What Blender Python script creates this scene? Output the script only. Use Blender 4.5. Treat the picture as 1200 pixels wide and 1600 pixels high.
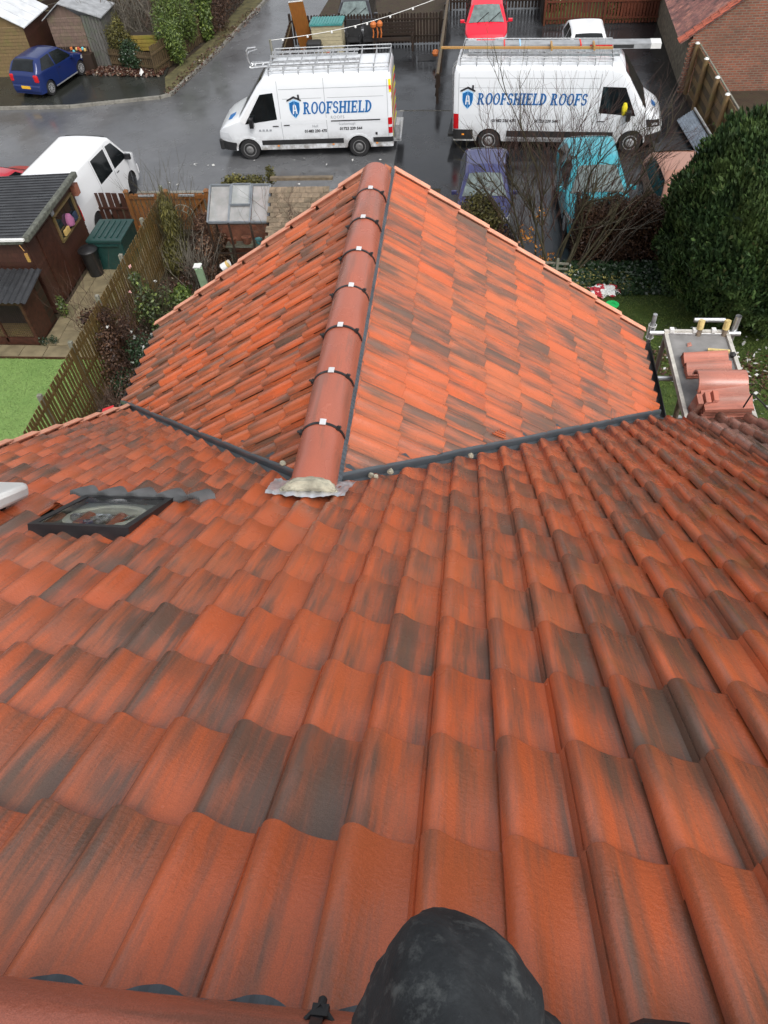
import bpy, bmesh, math, random
import numpy as np
from mathutils import Vector, Matrix, noise
random.seed(7); RNG = np.random.default_rng(7)
R_ = math.radians
sc = bpy.context.scene
col = sc.collection
for o in list(bpy.data.objects): bpy.data.objects.remove(o)

# ------------------------------------------------------------------ camera, sky, sun, exposure
cam = bpy.data.cameras.new('camera'); camo = bpy.data.objects.new('camera', cam); col.objects.link(camo)
cam.sensor_fit = 'VERTICAL'; cam.sensor_height = 36; cam.sensor_width = 27; cam.lens = 25.96
cam.clip_start = 0.02; cam.clip_end = 600
CR = Vector((0.99425, 0.09070, -0.05689)); CU = Vector((-0.03358, 0.76875, 0.63867)); CF = Vector((-0.10166, 0.63309, -0.76737))
m = Matrix((CR, CU, -CF)).transposed().to_4x4(); m.translation = (0, 0, 11.7)
camo.matrix_world = m
sc.camera = camo
sc.render.resolution_x = 768; sc.render.resolution_y = 1024
SUN_EL, SUN_AZ = R_(52), R_(150)          # azimuth clockwise from +Y: soft overcast light from the right, a little behind the camera
world = bpy.data.worlds.new('World'); sc.world = world; world.use_nodes = True
wn = world.node_tree; wn.nodes.clear()
sky = wn.nodes.new('ShaderNodeTexSky'); sky.sky_type = 'NISHITA'; sky.sun_disc = False
sky.sun_elevation = SUN_EL; sky.sun_rotation = SUN_AZ; sky.air_density = 1.0; sky.dust_density = 4.0; sky.ozone_density = 1.0
hs = wn.nodes.new('ShaderNodeHueSaturation'); hs.inputs['Saturation'].default_value = 0.22; hs.inputs['Value'].default_value = 1.1
bg = wn.nodes.new('ShaderNodeBackground'); bg.inputs['Strength'].default_value = 0.15
wo = wn.nodes.new('ShaderNodeOutputWorld')
wn.links.new(sky.outputs[0], hs.inputs['Color']); wn.links.new(hs.outputs[0], bg.inputs[0]); wn.links.new(bg.outputs[0], wo.inputs[0])
sl = bpy.data.lights.new('sun', 'SUN'); sl.energy = 0.9; sl.angle = R_(24); sl.color = (1.0, 0.965, 0.92)
so = bpy.data.objects.new('sun', sl); col.objects.link(so)
sd = Vector((math.sin(SUN_AZ)*math.cos(SUN_EL), math.cos(SUN_AZ)*math.cos(SUN_EL), math.sin(SUN_EL)))
so.rotation_euler = sd.to_track_quat('Z', 'Y').to_euler(); so.location = (0, -10, 40)
vs = sc.view_settings; vs.view_transform = 'Standard'; vs.look = 'None'; vs.gamma = 1; vs.use_curve_mapping = False; vs.exposure = 0.42

# ------------------------------------------------------------------ helpers
def tag(o, label=None, cat=None, group=None, kind=None):
    if label: o['label'] = label
    if cat: o['category'] = cat
    if group: o['group'] = group
    if kind: o['kind'] = kind
    return o
def empty(name, loc=(0, 0, 0), rz=0, label=None, cat=None, group=None, kind=None):
    o = bpy.data.objects.new(name, None); col.objects.link(o); o.empty_display_size = .2
    o.location = loc; o.rotation_euler = (0, 0, rz); return tag(o, label, cat, group, kind)
def adopt(o, root):            # child built in world coordinates of an unrotated thing
    o.parent = root; o.matrix_parent_inverse = Matrix.Translation(-Vector(root.location)) if root.type == 'EMPTY' and not root.parent else Matrix.Identity(4)
    return o
def link(name, me, parent=None, local=False, loc=None, rot=None):
    o = bpy.data.objects.new(name, me); col.objects.link(o)
    if parent is not None:
        if local: o.parent = parent
        else: adopt(o, parent)
    if loc is not None: o.location = loc
    if rot is not None: o.rotation_euler = rot
    return o
def copy_tree(o, parent=None):
    c = o.copy(); col.objects.link(c)
    if parent is not None: c.parent = parent
    for ch in [x for x in bpy.data.objects if x.parent == o]: copy_tree(ch, c)
    return c

class MB:
    """collects shapes, then links them as ONE mesh object"""
    def __init__(s): s.v = []; s.f = []; s.mi = []; s.m = 0
    def face(s, pts):
        b = len(s.v); s.v += [tuple(p) for p in pts]; s.f.append(tuple(range(b, b+len(pts)))); s.mi.append(s.m); return s
    def add(s, vs, fs):
        b = len(s.v); s.v += [tuple(p) for p in vs]
        for f in fs: s.f.append(tuple(b+i for i in f)); s.mi.append(s.m)
        return s
    def box(s, c, d, rz=0, mat=None, taper=1):
        x, y, z = d[0]/2, d[1]/2, d[2]/2
        vs = [Vector((sx*x*(taper if sz > 0 else 1), sy*y*(taper if sz > 0 else 1), sz*z)) for sz in (-1, 1) for sy in (-1, 1) for sx in (-1, 1)]
        if mat is not None: vs = [mat @ v for v in vs]
        if rz:
            M_ = Matrix.Rotation(rz, 3, 'Z'); vs = [M_ @ v for v in vs]
        c = Vector(c); vs = [v + c for v in vs]
        return s.add(vs, [(0, 2, 3, 1), (4, 5, 7, 6), (0, 1, 5, 4), (2, 6, 7, 3), (0, 4, 6, 2), (1, 3, 7, 5)])
    def bar(s, a, b, w, h, up=(0, 0, 1)):
        a, b = Vector(a), Vector(b); d = (b-a); L = d.length; d.normalize()
        u = Vector(up); r = d.cross(u)
        if r.length < 1e-4: r = d.cross(Vector((1, 0, 0)))
        r.normalize(); u = r.cross(d)
        vs = []
        for p in (a, b):
            for sx, sy in ((-1, -1), (1, -1), (1, 1), (-1, 1)): vs.append(p + r*sx*w/2 + u*sy*h/2)
        return s.add(vs, [(0, 1, 2, 3), (7, 6, 5, 4), (0, 4, 5, 1), (1, 5, 6, 2), (2, 6, 7, 3), (3, 7, 4, 0)])
    def tube(s, pts, r, n=8, r2=None, cap=True):
        pts = [Vector(p) for p in pts]; k = len(pts)
        rs = r if isinstance(r, (list, tuple)) else [r + ((r2 if r2 is not None else r)-r)*i/(k-1) for i in range(k)]
        b = len(s.v); ref = None
        for i, p in enumerate(pts):
            d = (pts[min(i+1, k-1)] - pts[max(i-1, 0)]).normalized()
            if ref is None:
                ref = d.cross(Vector((0, 0, 1)) if abs(d.z) < .9 else Vector((1, 0, 0))).normalized()
            u = (ref - d*ref.dot(d))
            if u.length < 1e-5: u = d.orthogonal()
            u.normalize(); ref = u; w = d.cross(u)
            for j in range(n):
                t = 2*math.pi*j/n; s.v.append(tuple(p + (u*math.cos(t) + w*math.sin(t))*rs[i]))
        for i in range(k-1):
            for j in range(n):
                s.f.append((b+i*n+j, b+i*n+(j+1) % n, b+(i+1)*n+(j+1) % n, b+(i+1)*n+j)); s.mi.append(s.m)
        if cap:
            s.f.append(tuple(b+j for j in range(n))[::-1]); s.mi.append(s.m)
            s.f.append(tuple(b+(k-1)*n+j for j in range(n))); s.mi.append(s.m)
        return s
    def lathe(s, prof, n=20, c=(0, 0, 0), ax='Z'):
        b = len(s.v); k = len(prof)
        for r, h in prof:
            for j in range(n):
                t = 2*math.pi*j/n; x, y = r*math.cos(t), r*math.sin(t)
                p = (x, y, h) if ax == 'Z' else (x, h, y) if ax == 'Y' else (h, x, y)
                s.v.append((p[0]+c[0], p[1]+c[1], p[2]+c[2]))
        for i in range(k-1):
            for j in range(n):
                s.f.append((b+i*n+j, b+i*n+(j+1) % n, b+(i+1)*n+(j+1) % n, b+(i+1)*n+j)); s.mi.append(s.m)
        s.f.append(tuple(b+j for j in range(n))); s.mi.append(s.m)
        s.f.append(tuple(b+(k-1)*n+j for j in range(n))); s.mi.append(s.m)
        return s
    def prism(s, poly, z0, z1):
        n = len(poly); vs = [(p[0], p[1], z0) for p in poly] + [(p[0], p[1], z1) for p in poly]
        return s.add(vs, [tuple(range(n))[::-1], tuple(range(n, 2*n))] + [(i, (i+1) % n, n+(i+1) % n, n+i) for i in range(n)])
    def mesh(s, name, mats, smooth=False, angle=35):
        me = bpy.data.meshes.new(name); me.from_pydata(s.v, [], s.f); 
        for m_ in (mats if isinstance(mats, (list, tuple)) else [mats]): me.materials.append(m_)
        me.polygons.foreach_set('material_index', s.mi)
        bm = bmesh.new(); bm.from_mesh(me); bmesh.ops.recalc_face_normals(bm, faces=bm.faces); bm.to_mesh(me); bm.free()
        if smooth:
            me.polygons.foreach_set('use_smooth', [True]*len(me.polygons)); me.set_sharp_from_angle(angle=R_(angle))
        me.update(); return me
    def build(s, name, mats, parent=None, smooth=False, local=False, bevel=0, angle=35):
        o = link(name, s.mesh(name, mats, smooth, angle), parent, local)
        if bevel:
            md = o.modifiers.new('bevel', 'BEVEL'); md.width = bevel; md.segments = 2; md.limit_method = 'ANGLE'; md.angle_limit = R_(40)
        return o

# ------------------------------------------------------------------ materials
class NT:
    def __init__(s, name):
        s.m = bpy.data.materials.new(name); s.m.use_nodes = True; s.t = s.m.node_tree; s.n = s.t.nodes; s.p = s.n['Principled BSDF']
    def node(s, ty, **kw):
        n = s.n.new(ty)
        for k, v in kw.items():
            if k.startswith('_'): setattr(n, k[1:], v)
            else:
                k2 = k.replace('__', ' ')
                n.inputs[int(k2[1:]) if k2[0] == 'i' and k2[1:].isdigit() else k2].default_value = v
        return n
    def l(s, a, b): s.t.links.new(a, b)
    def coords(s, kind='Object', scale=(1, 1, 1), rnd=True):
        tc = s.node('ShaderNodeTexCoord'); mp = s.node('ShaderNodeMapping'); mp.inputs['Scale'].default_value = scale
        s.l(tc.outputs[kind], mp.inputs[0])
        if rnd:
            oi = s.node('ShaderNodeObjectInfo'); mu = s.node('ShaderNodeMath', _operation='MULTIPLY', i1=37.0); s.l(oi.outputs['Random'], mu.inputs[0])
            cx = s.node('ShaderNodeCombineXYZ'); s.l(mu.outputs[0], cx.inputs[0]); s.l(mu.outputs[0], cx.inputs[2])
            s.l(cx.outputs[0], mp.inputs['Location'])
        return mp.outputs[0]
    def noise(s, vec, scale=5, detail=4, rough=.55):
        n = s.node('ShaderNodeTexNoise'); n.inputs['Scale'].default_value = scale; n.inputs['Detail'].default_value = detail; n.inputs['Roughness'].default_value = rough
        s.l(vec, n.inputs['Vector']); return n.outputs['Fac']
    def ramp(s, fac, stops, interp='LINEAR'):
        r = s.node('ShaderNodeValToRGB'); r.color_ramp.interpolation = interp; e = r.color_ramp.elements
        while len(e) < len(stops): e.new(.5)
        for i, (p, c) in enumerate(stops):
            e[i].position = p; e[i].color = (*c, 1) if isinstance(c, tuple) else (c, c, c, 1)
        s.l(fac, r.inputs[0]); return r.outputs[0]
    def mix(s, fac, a, b, mode='MIX'):
        n = s.node('ShaderNodeMix', _data_type='RGBA', _blend_type=mode); 
        for sock, v in ((n.inputs[0], fac), (n.inputs[6], a), (n.inputs[7], b)):
            if isinstance(v, (int, float)): sock.default_value = v
            elif isinstance(v, tuple): sock.default_value = (*v, 1)
            else: s.l(v, sock)
        return n.outputs[2]
    def bump(s, h, strength=.3, dist=.01, prev=None):
        b = s.node('ShaderNodeBump'); b.inputs['Strength'].default_value = strength; b.inputs['Distance'].default_value = dist
        s.l(h, b.inputs['Height']); 
        if prev is not None: s.l(prev, b.inputs['Normal'])
        return b.outputs[0]
    def out(s, color=None, rough=None, normal=None, metal=None):
        p = s.p
        for k, v in (('Base Color', color), ('Roughness', rough), ('Normal', normal), ('Metallic', metal)):
            if v is None: continue
            if isinstance(v, (int, float)): p.inputs[k].default_value = v
            elif isinstance(v, tuple): p.inputs[k].default_value = (*v, 1)
            else: s.l(v, p.inputs[k])
        return s.m
M = {}
def simple(name, c, rough=.5, metal=0, var=.15, scale=6, bump=0, bscale=60, spec=None, coat=0, rnd=True):
    t = NT(name); v = t.coords(rnd=rnd); n = t.noise(v, scale, 5)
    d = tuple(x*(1-var) for x in c); h = tuple(min(1, x*(1+var)) for x in c)
    cc = t.ramp(n, [(.3, d), (.7, h)])
    nm = t.bump(t.noise(v, bscale, 3), bump, .004) if bump else None
    if spec is not None: t.p.inputs['Specular IOR Level'].default_value = spec
    if coat: t.p.inputs['Coat Weight'].default_value = coat; t.p.inputs['Coat Roughness'].default_value = .06
    M[name] = t.out(cc, rough, nm, metal); return M[name]

def tile_mat(name, base, dark, dirt):
    t = NT(name)
    oi = t.node('ShaderNodeObjectInfo'); tc = t.node('ShaderNodeTexCoord')
    sep = t.node('ShaderNodeSeparateColor'); t.l(oi.outputs['Color'], sep.inputs[0])
    off = t.node('ShaderNodeVectorMath', _operation='SCALE'); off.inputs['Scale'].default_value = 61.0
    cx = t.node('ShaderNodeCombineXYZ'); 
    for i in range(3): t.l(oi.outputs['Random'], cx.inputs[i])
    t.l(cx.outputs[0], off.inputs[0])
    add = t.node('ShaderNodeVectorMath', _operation='ADD'); t.l(tc.outputs['Object'], add.inputs[0]); t.l(off.outputs[0], add.inputs[1])
    def mapped(sc_):
        mp = t.node('ShaderNodeMapping'); mp.inputs['Scale'].default_value = sc_; t.l(add.outputs[0], mp.inputs[0]); return mp.outputs[0]
    streak = t.noise(mapped((24, 1.3, 5)), 1, 5, .62)
    broad = t.noise(mapped((5.5, 1.7, 2)), 1, 2, .5)
    fine = t.noise(mapped((130, 9, 30)), 1, 2, .5)
    grain = t.noise(mapped((420, 420, 420)), 1, 2, .5)
    # object colour red channel = how much of the tile is brushed dark
    def mth(op, a, b):
        n = t.node('ShaderNodeMath', _operation=op)
        for i, v in enumerate((a, b)):
            if isinstance(v, (int, float)): n.inputs[i].default_value = v
            else: t.l(v, n.inputs[i])
        return n.outputs[0]
    s1 = mth('ADD', mth('MULTIPLY', mth('SUBTRACT', streak, .5), 1.25), mth('ADD', .585, mth('MULTIPLY', mth('SUBTRACT', broad, .5), 1.3)))
    s2 = mth('ADD', s1, mth('MULTIPLY', mth('SUBTRACT', fine, .5), .34))
    s3 = mth('ADD', s2, mth('MULTIPLY', mth('SUBTRACT', sep.outputs[0], .5), .42))
    dk = t.ramp(s3, [(.64, 0.0), (.84, .8), (1.05, 1.0)])
    md = t.ramp(s3, [(.42, 0.0), (.60, .8), (.74, 1.0)])
    bcol = t.mix(t.noise(mapped((9, 2.5, 5)), 1, 3, .5), tuple(x*.84 for x in base), tuple(min(1, x*1.16) for x in base))
    bcol = t.mix(md, bcol, tuple(x*.42+y*.58 for x, y in zip(base, (.16, .085, .062))))
    # green channel = hue shift of the clay towards pink
    bcol = t.mix(mth('MULTIPLY', sep.outputs[1], .5), bcol, (base[0]*.95, base[1]*1.5, base[2]*2.0))
    dcol = t.mix(mth('MULTIPLY', streak, 1.0), dark, tuple(x*1.7 for x in dark))
    c = t.mix(dk, bcol, dcol)
    # blotches of dirt (blue channel)
    bl = t.ramp(t.noise(mapped((7, 7, 7)), 1, 6, .7), [(.5, 0.0), (.68, 1.0)])
    c = t.mix(mth('MULTIPLY', bl, sep.outputs[2]), c, dirt)
    c = t.mix(.13, c, t.ramp(grain, [(.35, .0), (.65, 1.0)]), 'OVERLAY')
    wet = t.noise(mapped((4, 3, 4)), 1, 4, .6)
    rough = t.ramp(wet, [(.35, .15), (.7, .38)])
    comb = t.noise(mapped((80, 110, 80)), 1, 3, .6)
    nm = t.bump(grain, .28, .0014); nm = t.bump(comb, .42, .003, nm)
    t.p.inputs['Specular IOR Level'].default_value = .45; t.p.inputs['Coat Weight'].default_value = .22; t.p.inputs['Coat Roughness'].default_value = .22
    M[name] = t.out(c, rough, nm); return M[name]
tile_mat('clay_tile', (.56, .118, .040), (.100, .060, .043), (.26, .10, .032))
tile_mat('old_tile', (.34, .15, .10), (.075, .05, .038), (.045, .04, .03))
tile_mat('ridge_clay', (.40, .112, .066), (.22, .08, .05), (.3, .12, .08))
simple('cap_clay', (.74, .34, .22), .5, var=.18, scale=9, bump=.3)
simple('cut_edge', (.30, .12, .07), .7, var=.3)
simple('membrane', (.018, .018, .02), .55)
simple('roll_grey', (.075, .09, .105), .5, var=.3)
simple('grp_grey', (.075, .088, .10), .3, var=.15)
simple('grp_dark', (.055, .065, .075), .4, var=.2)
simple('black_plastic', (.016, .016, .018), .32, var=.2)
simple('black_matt', (.02, .02, .021), .6, var=.3)
simple('mortar', (.36, .34, .26), .8, var=.45, scale=14, bump=.8, bscale=70)
simple('lead_sheet', (.60, .60, .62), .3, metal=.55, var=.3, scale=18, bump=.6, bscale=25)
simple('zinc_plate', (.78, .78, .78), .3, metal=.3, var=.1)
simple('white_pvc', (.72, .72, .70), .35, var=.06)
simple('galv', (.58, .59, .60), .3, metal=.75, var=.2, scale=12)
simple('apron_metal', (.16, .165, .17), .45, metal=.4, var=.3)
simple('galv_dull', (.42, .43, .44), .5, metal=.5, var=.3, scale=20)
simple('brown_timber', (.050, .017, .010), .45, var=.4, scale=9, bump=.4)
simple('brick_plain', (.27, .10, .06), .8, var=.3, scale=8, bump=.5)
simple('dark_denim', (.030, .034, .036), .85, var=.35, scale=12)
simple('skin', (.52, .30, .22), .5, var=.08)
simple('hair', (.05, .03, .02), .6, var=.2)
simple('boot', (.02, .02, .022), .6, var=.2)
simple('jacket', (.03, .035, .045), .8, var=.2, bump=.4)
simple('moss', (.08, .10, .02), .9, var=.4, scale=30)
# ------------------------------------------------------------------ the house with its new roof
A = 0.60334; SA, CA, TA = math.sin(A), math.cos(A), math.tan(A)
GA, TW = .32245, .30                     # gauge of the courses, cover width of a tile
X0, S0 = -0.2010, 1.1465
XR, ZR, YG, WR, WL, YE, ZM, YJ = -.7716, 8.7817, 6.2476, 2.51, 2.47, 4.984, 10.5324, 2.5407
XVERGE, XPARTY = -3.06, 1.905
house = empty('tiled_house', (0, 2, 0), label='house with new orange clay tile roof and rear wing running towards the parked vans', cat='house')
HALF = [(0, .014), (.002, .023), (.008, .031), (.016, .0355), (.026, .0368), (.036, .0345), (.047, .0285), (.060, .020), (.075, .0125), (.092, .006), (.110, .0015), (.126, -.001), (.1385, -.0015), (.1425, .007), (.1465, .0155)]
PROF = HALF + [(x+.150, z-.001) for x, z in HALF[:-2]] + [(.2965, -.002), (.306, -.004)]
def tile_mesh(name, prof=PROF, L=.40, th=.021, tilt=.024, x1=None):
    p = prof if x1 is None else [q for q in prof if q[0] <= x1]
    n = len(p); v = []; f = []
    rows = [(-L, 0), (-L*.5, 0), (-.006, 0), (0, -.003), (.0025, -.009)]
    for (y, dz) in rows:
        for (x, z) in p: v.append((x, y, z + dz + tilt*y/GA))
    for (x, z) in p: v.append((x, .001, z - th + .0))
    nr = len(rows)+1
    for r in range(nr-1):
        for i in range(n-1): f.append((r*n+i, r*n+i+1, (r+1)*n+i+1, (r+1)*n+i))
    # side drops
    b = len(v)
    for (y, dz) in rows[:3]: v.append((p[0][0], y, p[0][1]-.010 + tilt*y/GA))
    v.append((p[0][0], 0, p[0][1]-.010))
    for r in range(3): f.append((r*n, (r+1)*n, b+r+1, b+r))
    b = len(v)
    for (y, dz) in rows[:3]: v.append((p[-1][0], y, p[-1][1]-.010 + tilt*y/GA))
    v.append((p[-1][0], 0, p[-1][1]-.010))
    for r in range(3): f.append((r*n+n-1, b+r, b+r+1, (r+1)*n+n-1))
    me = bpy.data.meshes.new(name); me.from_pydata(v, [], f); me.materials.append(M['clay_tile'])
    me.polygons.foreach_set('use_smooth', [True]*len(me.polygons)); me.set_sharp_from_angle(angle=R_(33)); me.update()
    return me
TILE = tile_mesh('roof_tile')
OLDP = [(x*.92, max(0, z)*1.45) for x, z in [(0, .0), (.004, .017), (.014, .031), (.028, .038), (.045, .040), (.062, .038), (.078, .030), (.090, .016), (.098, .004), (.12, 0), (.17, -.002), (.215, 0), (.24, .003)]]
def cut_mesh(me, Mw, planes):
    bm = bmesh.new(); bm.from_mesh(me); bm.transform(Mw)
    for co, no in planes:       # keeps the side the normal points away from
        bmesh.ops.bisect_plane(bm, geom=bm.verts[:]+bm.edges[:]+bm.faces[:], plane_co=co, plane_no=no, clear_outer=True)
    if not bm.faces: bm.free(); return None
    bm.transform(Mw.inverted()); m2 = bpy.data.meshes.new('roof_tile_cut'); bm.to_mesh(m2); bm.free()
    for mm in me.materials: m2.materials.append(mm) if len(m2.materials) < len(me.materials) else None
    return m2
CRi, CUi, CFi = CR, CU, CF
def project(p):
    d = Vector(p) - Vector((0, 0, 11.7)); z = d.dot(CFi)
    if z < .05: return None
    return (600 + 1153.9*d.dot(CRi)/z, 800 - 1153.9*d.dot(CUi)/z, z)
cand = []         # (matrix, mesh, size seen, colour)
def slope_frame(origin, down, across):
    # tile frame: x across, y down the slope, z out of the roof
    xx, yy = Vector(across).normalized(), Vector(down).normalized(); zz = xx.cross(yy)
    m = Matrix((xx, yy, zz)).transposed().to_4x4(); m.translation = origin; return m
def put_tile(mat, planes=(), mesh=None, rgb=None, slack=.6):
    j = Matrix.Translation((random.uniform(-.0012, .0012), random.uniform(-.004, .004), random.uniform(-.0005, .0012))) @ Matrix.Rotation(random.uniform(-.004, .004), 4, 'Z') @ Matrix.Rotation(random.uniform(-.004, .005), 4, 'Y')
    mw = mat @ j; me = mesh or TILE
    cs = [mw @ Vector((x, y, .01)) for x in (0, .3) for y in (-.32, 0)]
    need = False
    for co, no in planes:
        dd = [(c - Vector(co)).dot(Vector(no)) for c in cs]
        if min(dd) > .0: return
        if max(dd) > -.09: need = True
    frac = 1
    if need:
        me = cut_mesh(me, mw, planes)
        if me is None: return
        frac = min(1, len(me.vertices)/len(TILE.vertices))
    pr = [project(c) for c in cs]
    size = 0
    if all(pr):
        xs = [q[0] for q in pr]; ys = [q[1] for q in pr]
        if max(xs) > 0 and min(xs) < 1200 and max(ys) > 0 and min(ys) < 1600: size = (max(xs)-min(xs))*(max(ys)-min(ys))*frac
    cand.append((mw, me, size, rgb))
def tile_rgb(dark=.5, spread=.36, pink=.3, dirt=0.0):
    r = random.gauss(dark, spread*.55)
    if random.random() < .08: r += .25
    return (max(0, min(1.25, r)), max(0, random.gauss(pink, .2)), max(0, dirt*random.uniform(.2, 1.2)))
# main slope, falling towards +Y
dn = Vector((0, CA, -SA)); nrm = Vector((0, SA, CA))
apex_s = 1.168*SA
for c in range(-11, 8):
    for k in range(0, 18):
        x = X0 + c*TW; s = S0 + k*GA
        y = s*CA - .9615*SA; z = 11.7 - .9615*CA - s*SA
        y, z = (Vector((0, 0, 11.7)) - nrm*.9615 + dn*s)[1:]
        if x > 2.0: continue
        f = slope_frame(Vector((x, y, z)), dn, (1, 0, 0))
        pl = []
        xc = x + .15
        if x < XVERGE: pl.append(((XVERGE, 0, 0), (-1, 0, 0)))
        if x + .3 > XPARTY: pl.append(((XPARTY, 0, 0), (1, 0, 0)))
        if y > YJ - .1:
            if xc > XR + .02: pl.append(((XR, YJ - .012, 0), (-.7071, .7071, 0)))
            elif xc < XR - .02: pl.append(((XR, YJ - .012, 0), (.7071, .7071, 0)))
            if abs(xc-XR) < .2 and y > YJ + .35: continue
        pl.append(((0, .02, 0), (0, -1, 0)))
        q = max(0, min(1, (x + .6)/1.8))*max(0, min(1, (y-.6)/1.5))
        if -4.03 < (x-X0)/TW*1 - .0 + 1.3 < -4.0: pass
        put_tile(f, pl, rgb=tile_rgb(.53 + .07*q, .32, .25 - .25*q, .15 + 1.0*q))
        # hole for the sun tunnel
        if -1.87 < xc < -1.31 and 1.93 < y-.10 < 2.2: cand.pop() if cand else None
# wing, right slope falling towards +X ; left slope falling towards -X
LS = 3.048
for side in (1, -1):
    dnw = Vector((side*CA, 0, -SA)); W_ = WR if side == 1 else WL; Ls = W_/CA
    for r in range(0, 10):
        s = Ls - r*GA
        for c in range(0, 14):
            if side == 1: yy = YG - c*TW; ac = (0, -1, 0)
            else: yy = YG - (c+1)*TW; ac = (0, 1, 0)
            org = Vector((XR + side*s*CA, yy, ZR - s*SA))
            f = slope_frame(org, dnw, ac)
            pl = [((XR, YJ + .045, 0), (side*.7071, -.7071, 0)), ((XR + side*.045, 0, 0), (-side, 0, 0))]
            put_tile(f, pl, rgb=tile_rgb(.57, .28, .45, .3))
cand.sort(key=lambda q: -q[2])
NT_ = 300
for i, (mw, me, sz, rgb) in enumerate(cand[:NT_]):
    o = bpy.data.objects.new('roof_tile', me); col.objects.link(o); adopt(o, house); o.matrix_world = mw
    o.matrix_basis = mw; o.color = (*rgb, 1)
# the rest (small slivers and what lies outside the picture) in one part per colour tone is one part
bm = bmesh.new()
for (mw, me, sz, rgb) in cand[NT_:]:
    n0 = len(bm.verts); bm.from_mesh(me); bm.verts.ensure_lookup_table()
    bmesh.ops.transform(bm, matrix=mw, verts=bm.verts[n0:])
me = bpy.data.meshes.new('roof_tiles'); bm.to_mesh(me); bm.free(); me.materials.append(M['clay_tile'])
o = link('roof_tile', me, house); o['kind'] = 'stuff'; o.color = (.5, .35, .2, 1)
print('tiles', len(cand), 'seen', sum(1 for q in cand if q[2] > 0))
# roof deck under the tiles (black membrane), walls
def deck(name, pts, mat, th=.04, parent=house):
    mb = MB(); n = (Vector(pts[1])-Vector(pts[0])).cross(Vector(pts[2])-Vector(pts[0])).normalized()
    if n.z < 0: n = -n
    lo = [Vector(p)-n*th for p in pts]; k = len(pts)
    mb.add([*pts, *lo], [tuple(range(k)), tuple(range(k, 2*k))[::-1]] + [(i, (i+1) % k, k+(i+1) % k, k+i) for i in range(k)])
    return mb.build(name, mat, parent)
dz = -.055/CA
zmy = lambda y: ZM - y*TA + dz
deck('roof_deck', [(XVERGE+.05, 0, zmy(0)), (XPARTY, 0, zmy(0)), (XPARTY, YE-.03, zmy(YE-.03)), (XVERGE+.05, YE-.03, zmy(YE-.03))], M['membrane'])
deck('roof_deck', [(XVERGE+.05, 0, zmy(0)), (XPARTY, 0, zmy(0)), (XPARTY, -5, zmy(5)), (XVERGE+.05, -5, zmy(5))], M['brick_plain'])
zw = lambda d: ZR - abs(d)*TA + dz
deck('roof_deck', [(XR, YJ+.05, zw(0)), (XR, YG-.05, zw(0)), (XR+WR-.03, YG-.05, zw(WR-.03)), (XR+WR-.03, YJ+WR-.0, zw(WR-.03))], M['membrane'])
deck('roof_deck', [(XR, YJ+.05, zw(0)), (XR, YG-.05, zw(0)), (XR-WL+.03, YG-.05, zw(WL-.03)), (XR-WL+.03, YJ+WL, zw(WL-.03))], M['membrane'])
wl = MB()
def gable_prism(mb, x0, x1, y0, y1, ze, axis, zr):
    if axis == 'Y':   # ridge along Y
        xm = (x0+x1)/2; s5 = [(x0, 0), (x1, 0), (x1, ze), (xm, zr), (x0, ze)]
        vs = [(p[0], y0, p[1]) for p in s5] + [(p[0], y1, p[1]) for p in s5]
    else:
        ym = (y0+y1)/2; s5 = [(y0, 0), (y1, 0), (y1, ze), (ym, zr), (y0, ze)]
        vs = [(x0, p[0], p[1]) for p in s5] + [(x1, p[0], p[1]) for p in s5]
    mb.add(vs, [(0, 1, 2, 3, 4), (9, 8, 7, 6, 5)] + [(i, (i+1) % 5, 5+(i+1) % 5, 5+i) for i in range(5)])
gable_prism(wl, XVERGE+.08, XPARTY-.01, -4.7, 4.7, 7.05, 'X', 10.25)
gable_prism(wl, XR-2.3, XR+2.3, 4.72, 6.15, 7.0, 'Y', 8.5)
wl.build('wall', M['brick_plain'], house)
# gutter along the right wing eave and along the main eave
for (a, b) in (((XR+WR+.04, YG-.02, 6.98), (XR+WR+.04, YE+.12, 6.98)), ((XR-WL-.04, YG-.02, 6.98), (XR-WL-.04, YE+.1, 6.98)), ((1.0, YE+.05, 7.0), (XPARTY, YE+.05, 7.0))):
    a, b = Vector(a), Vector(b); d = (b-a).normalized(); r = d.cross(Vector((0, 0, 1))); mb = MB(); vs = []
    for p in (a, b):
        for k in range(9):
            t = math.pi + math.pi*k/8
            vs.append(p + r*math.cos(t)*.055 + Vector((0, 0, 1))*math.sin(t)*.055)
    mb.add(vs, [(k, k+1, 10+k, 9+k) for k in range(8)])
    o = mb.build('gutter', M['black_plastic'], house, smooth=True)
    md = o.modifiers.new('t', 'SOLIDIFY'); md.thickness = .004
# verge caps: one per course, lapped
def verge_caps(frame_fn, n, flip, start):
    for i in range(n):
        f = frame_fn(i)
        mb = MB(); L = GA + .02
        t0, t1 = .030, .044
        w = .052
        # top strip and drop, in the tile frame (x across outwards to -x if flip)
        sgn = flip
        pts = [(sgn*-.006, t0), (sgn*-.010, t0+.010), (sgn*(-.002+w), t0+.012), (sgn*(.006+w), t0+.004), (sgn*(.006+w), -.10), (sgn*(w-.006), -.10), (sgn*(w-.006), t0)]
        vs = [(p[0], -L, p[1]-.012) for p in pts] + [(p[0], .012, p[1]+.010) for p in pts]
        k = len(pts)
        mb.add(vs, [tuple(range(k)), tuple(range(k, 2*k))[::-1]] + [(q, (q+1) % k, k+(q+1) % k, k+q) for q in range(k)])
        me = mb.mesh('verge_cap', M['cap_clay'])
        o = link('verge_cap', me, house); o.matrix_basis = f
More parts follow.
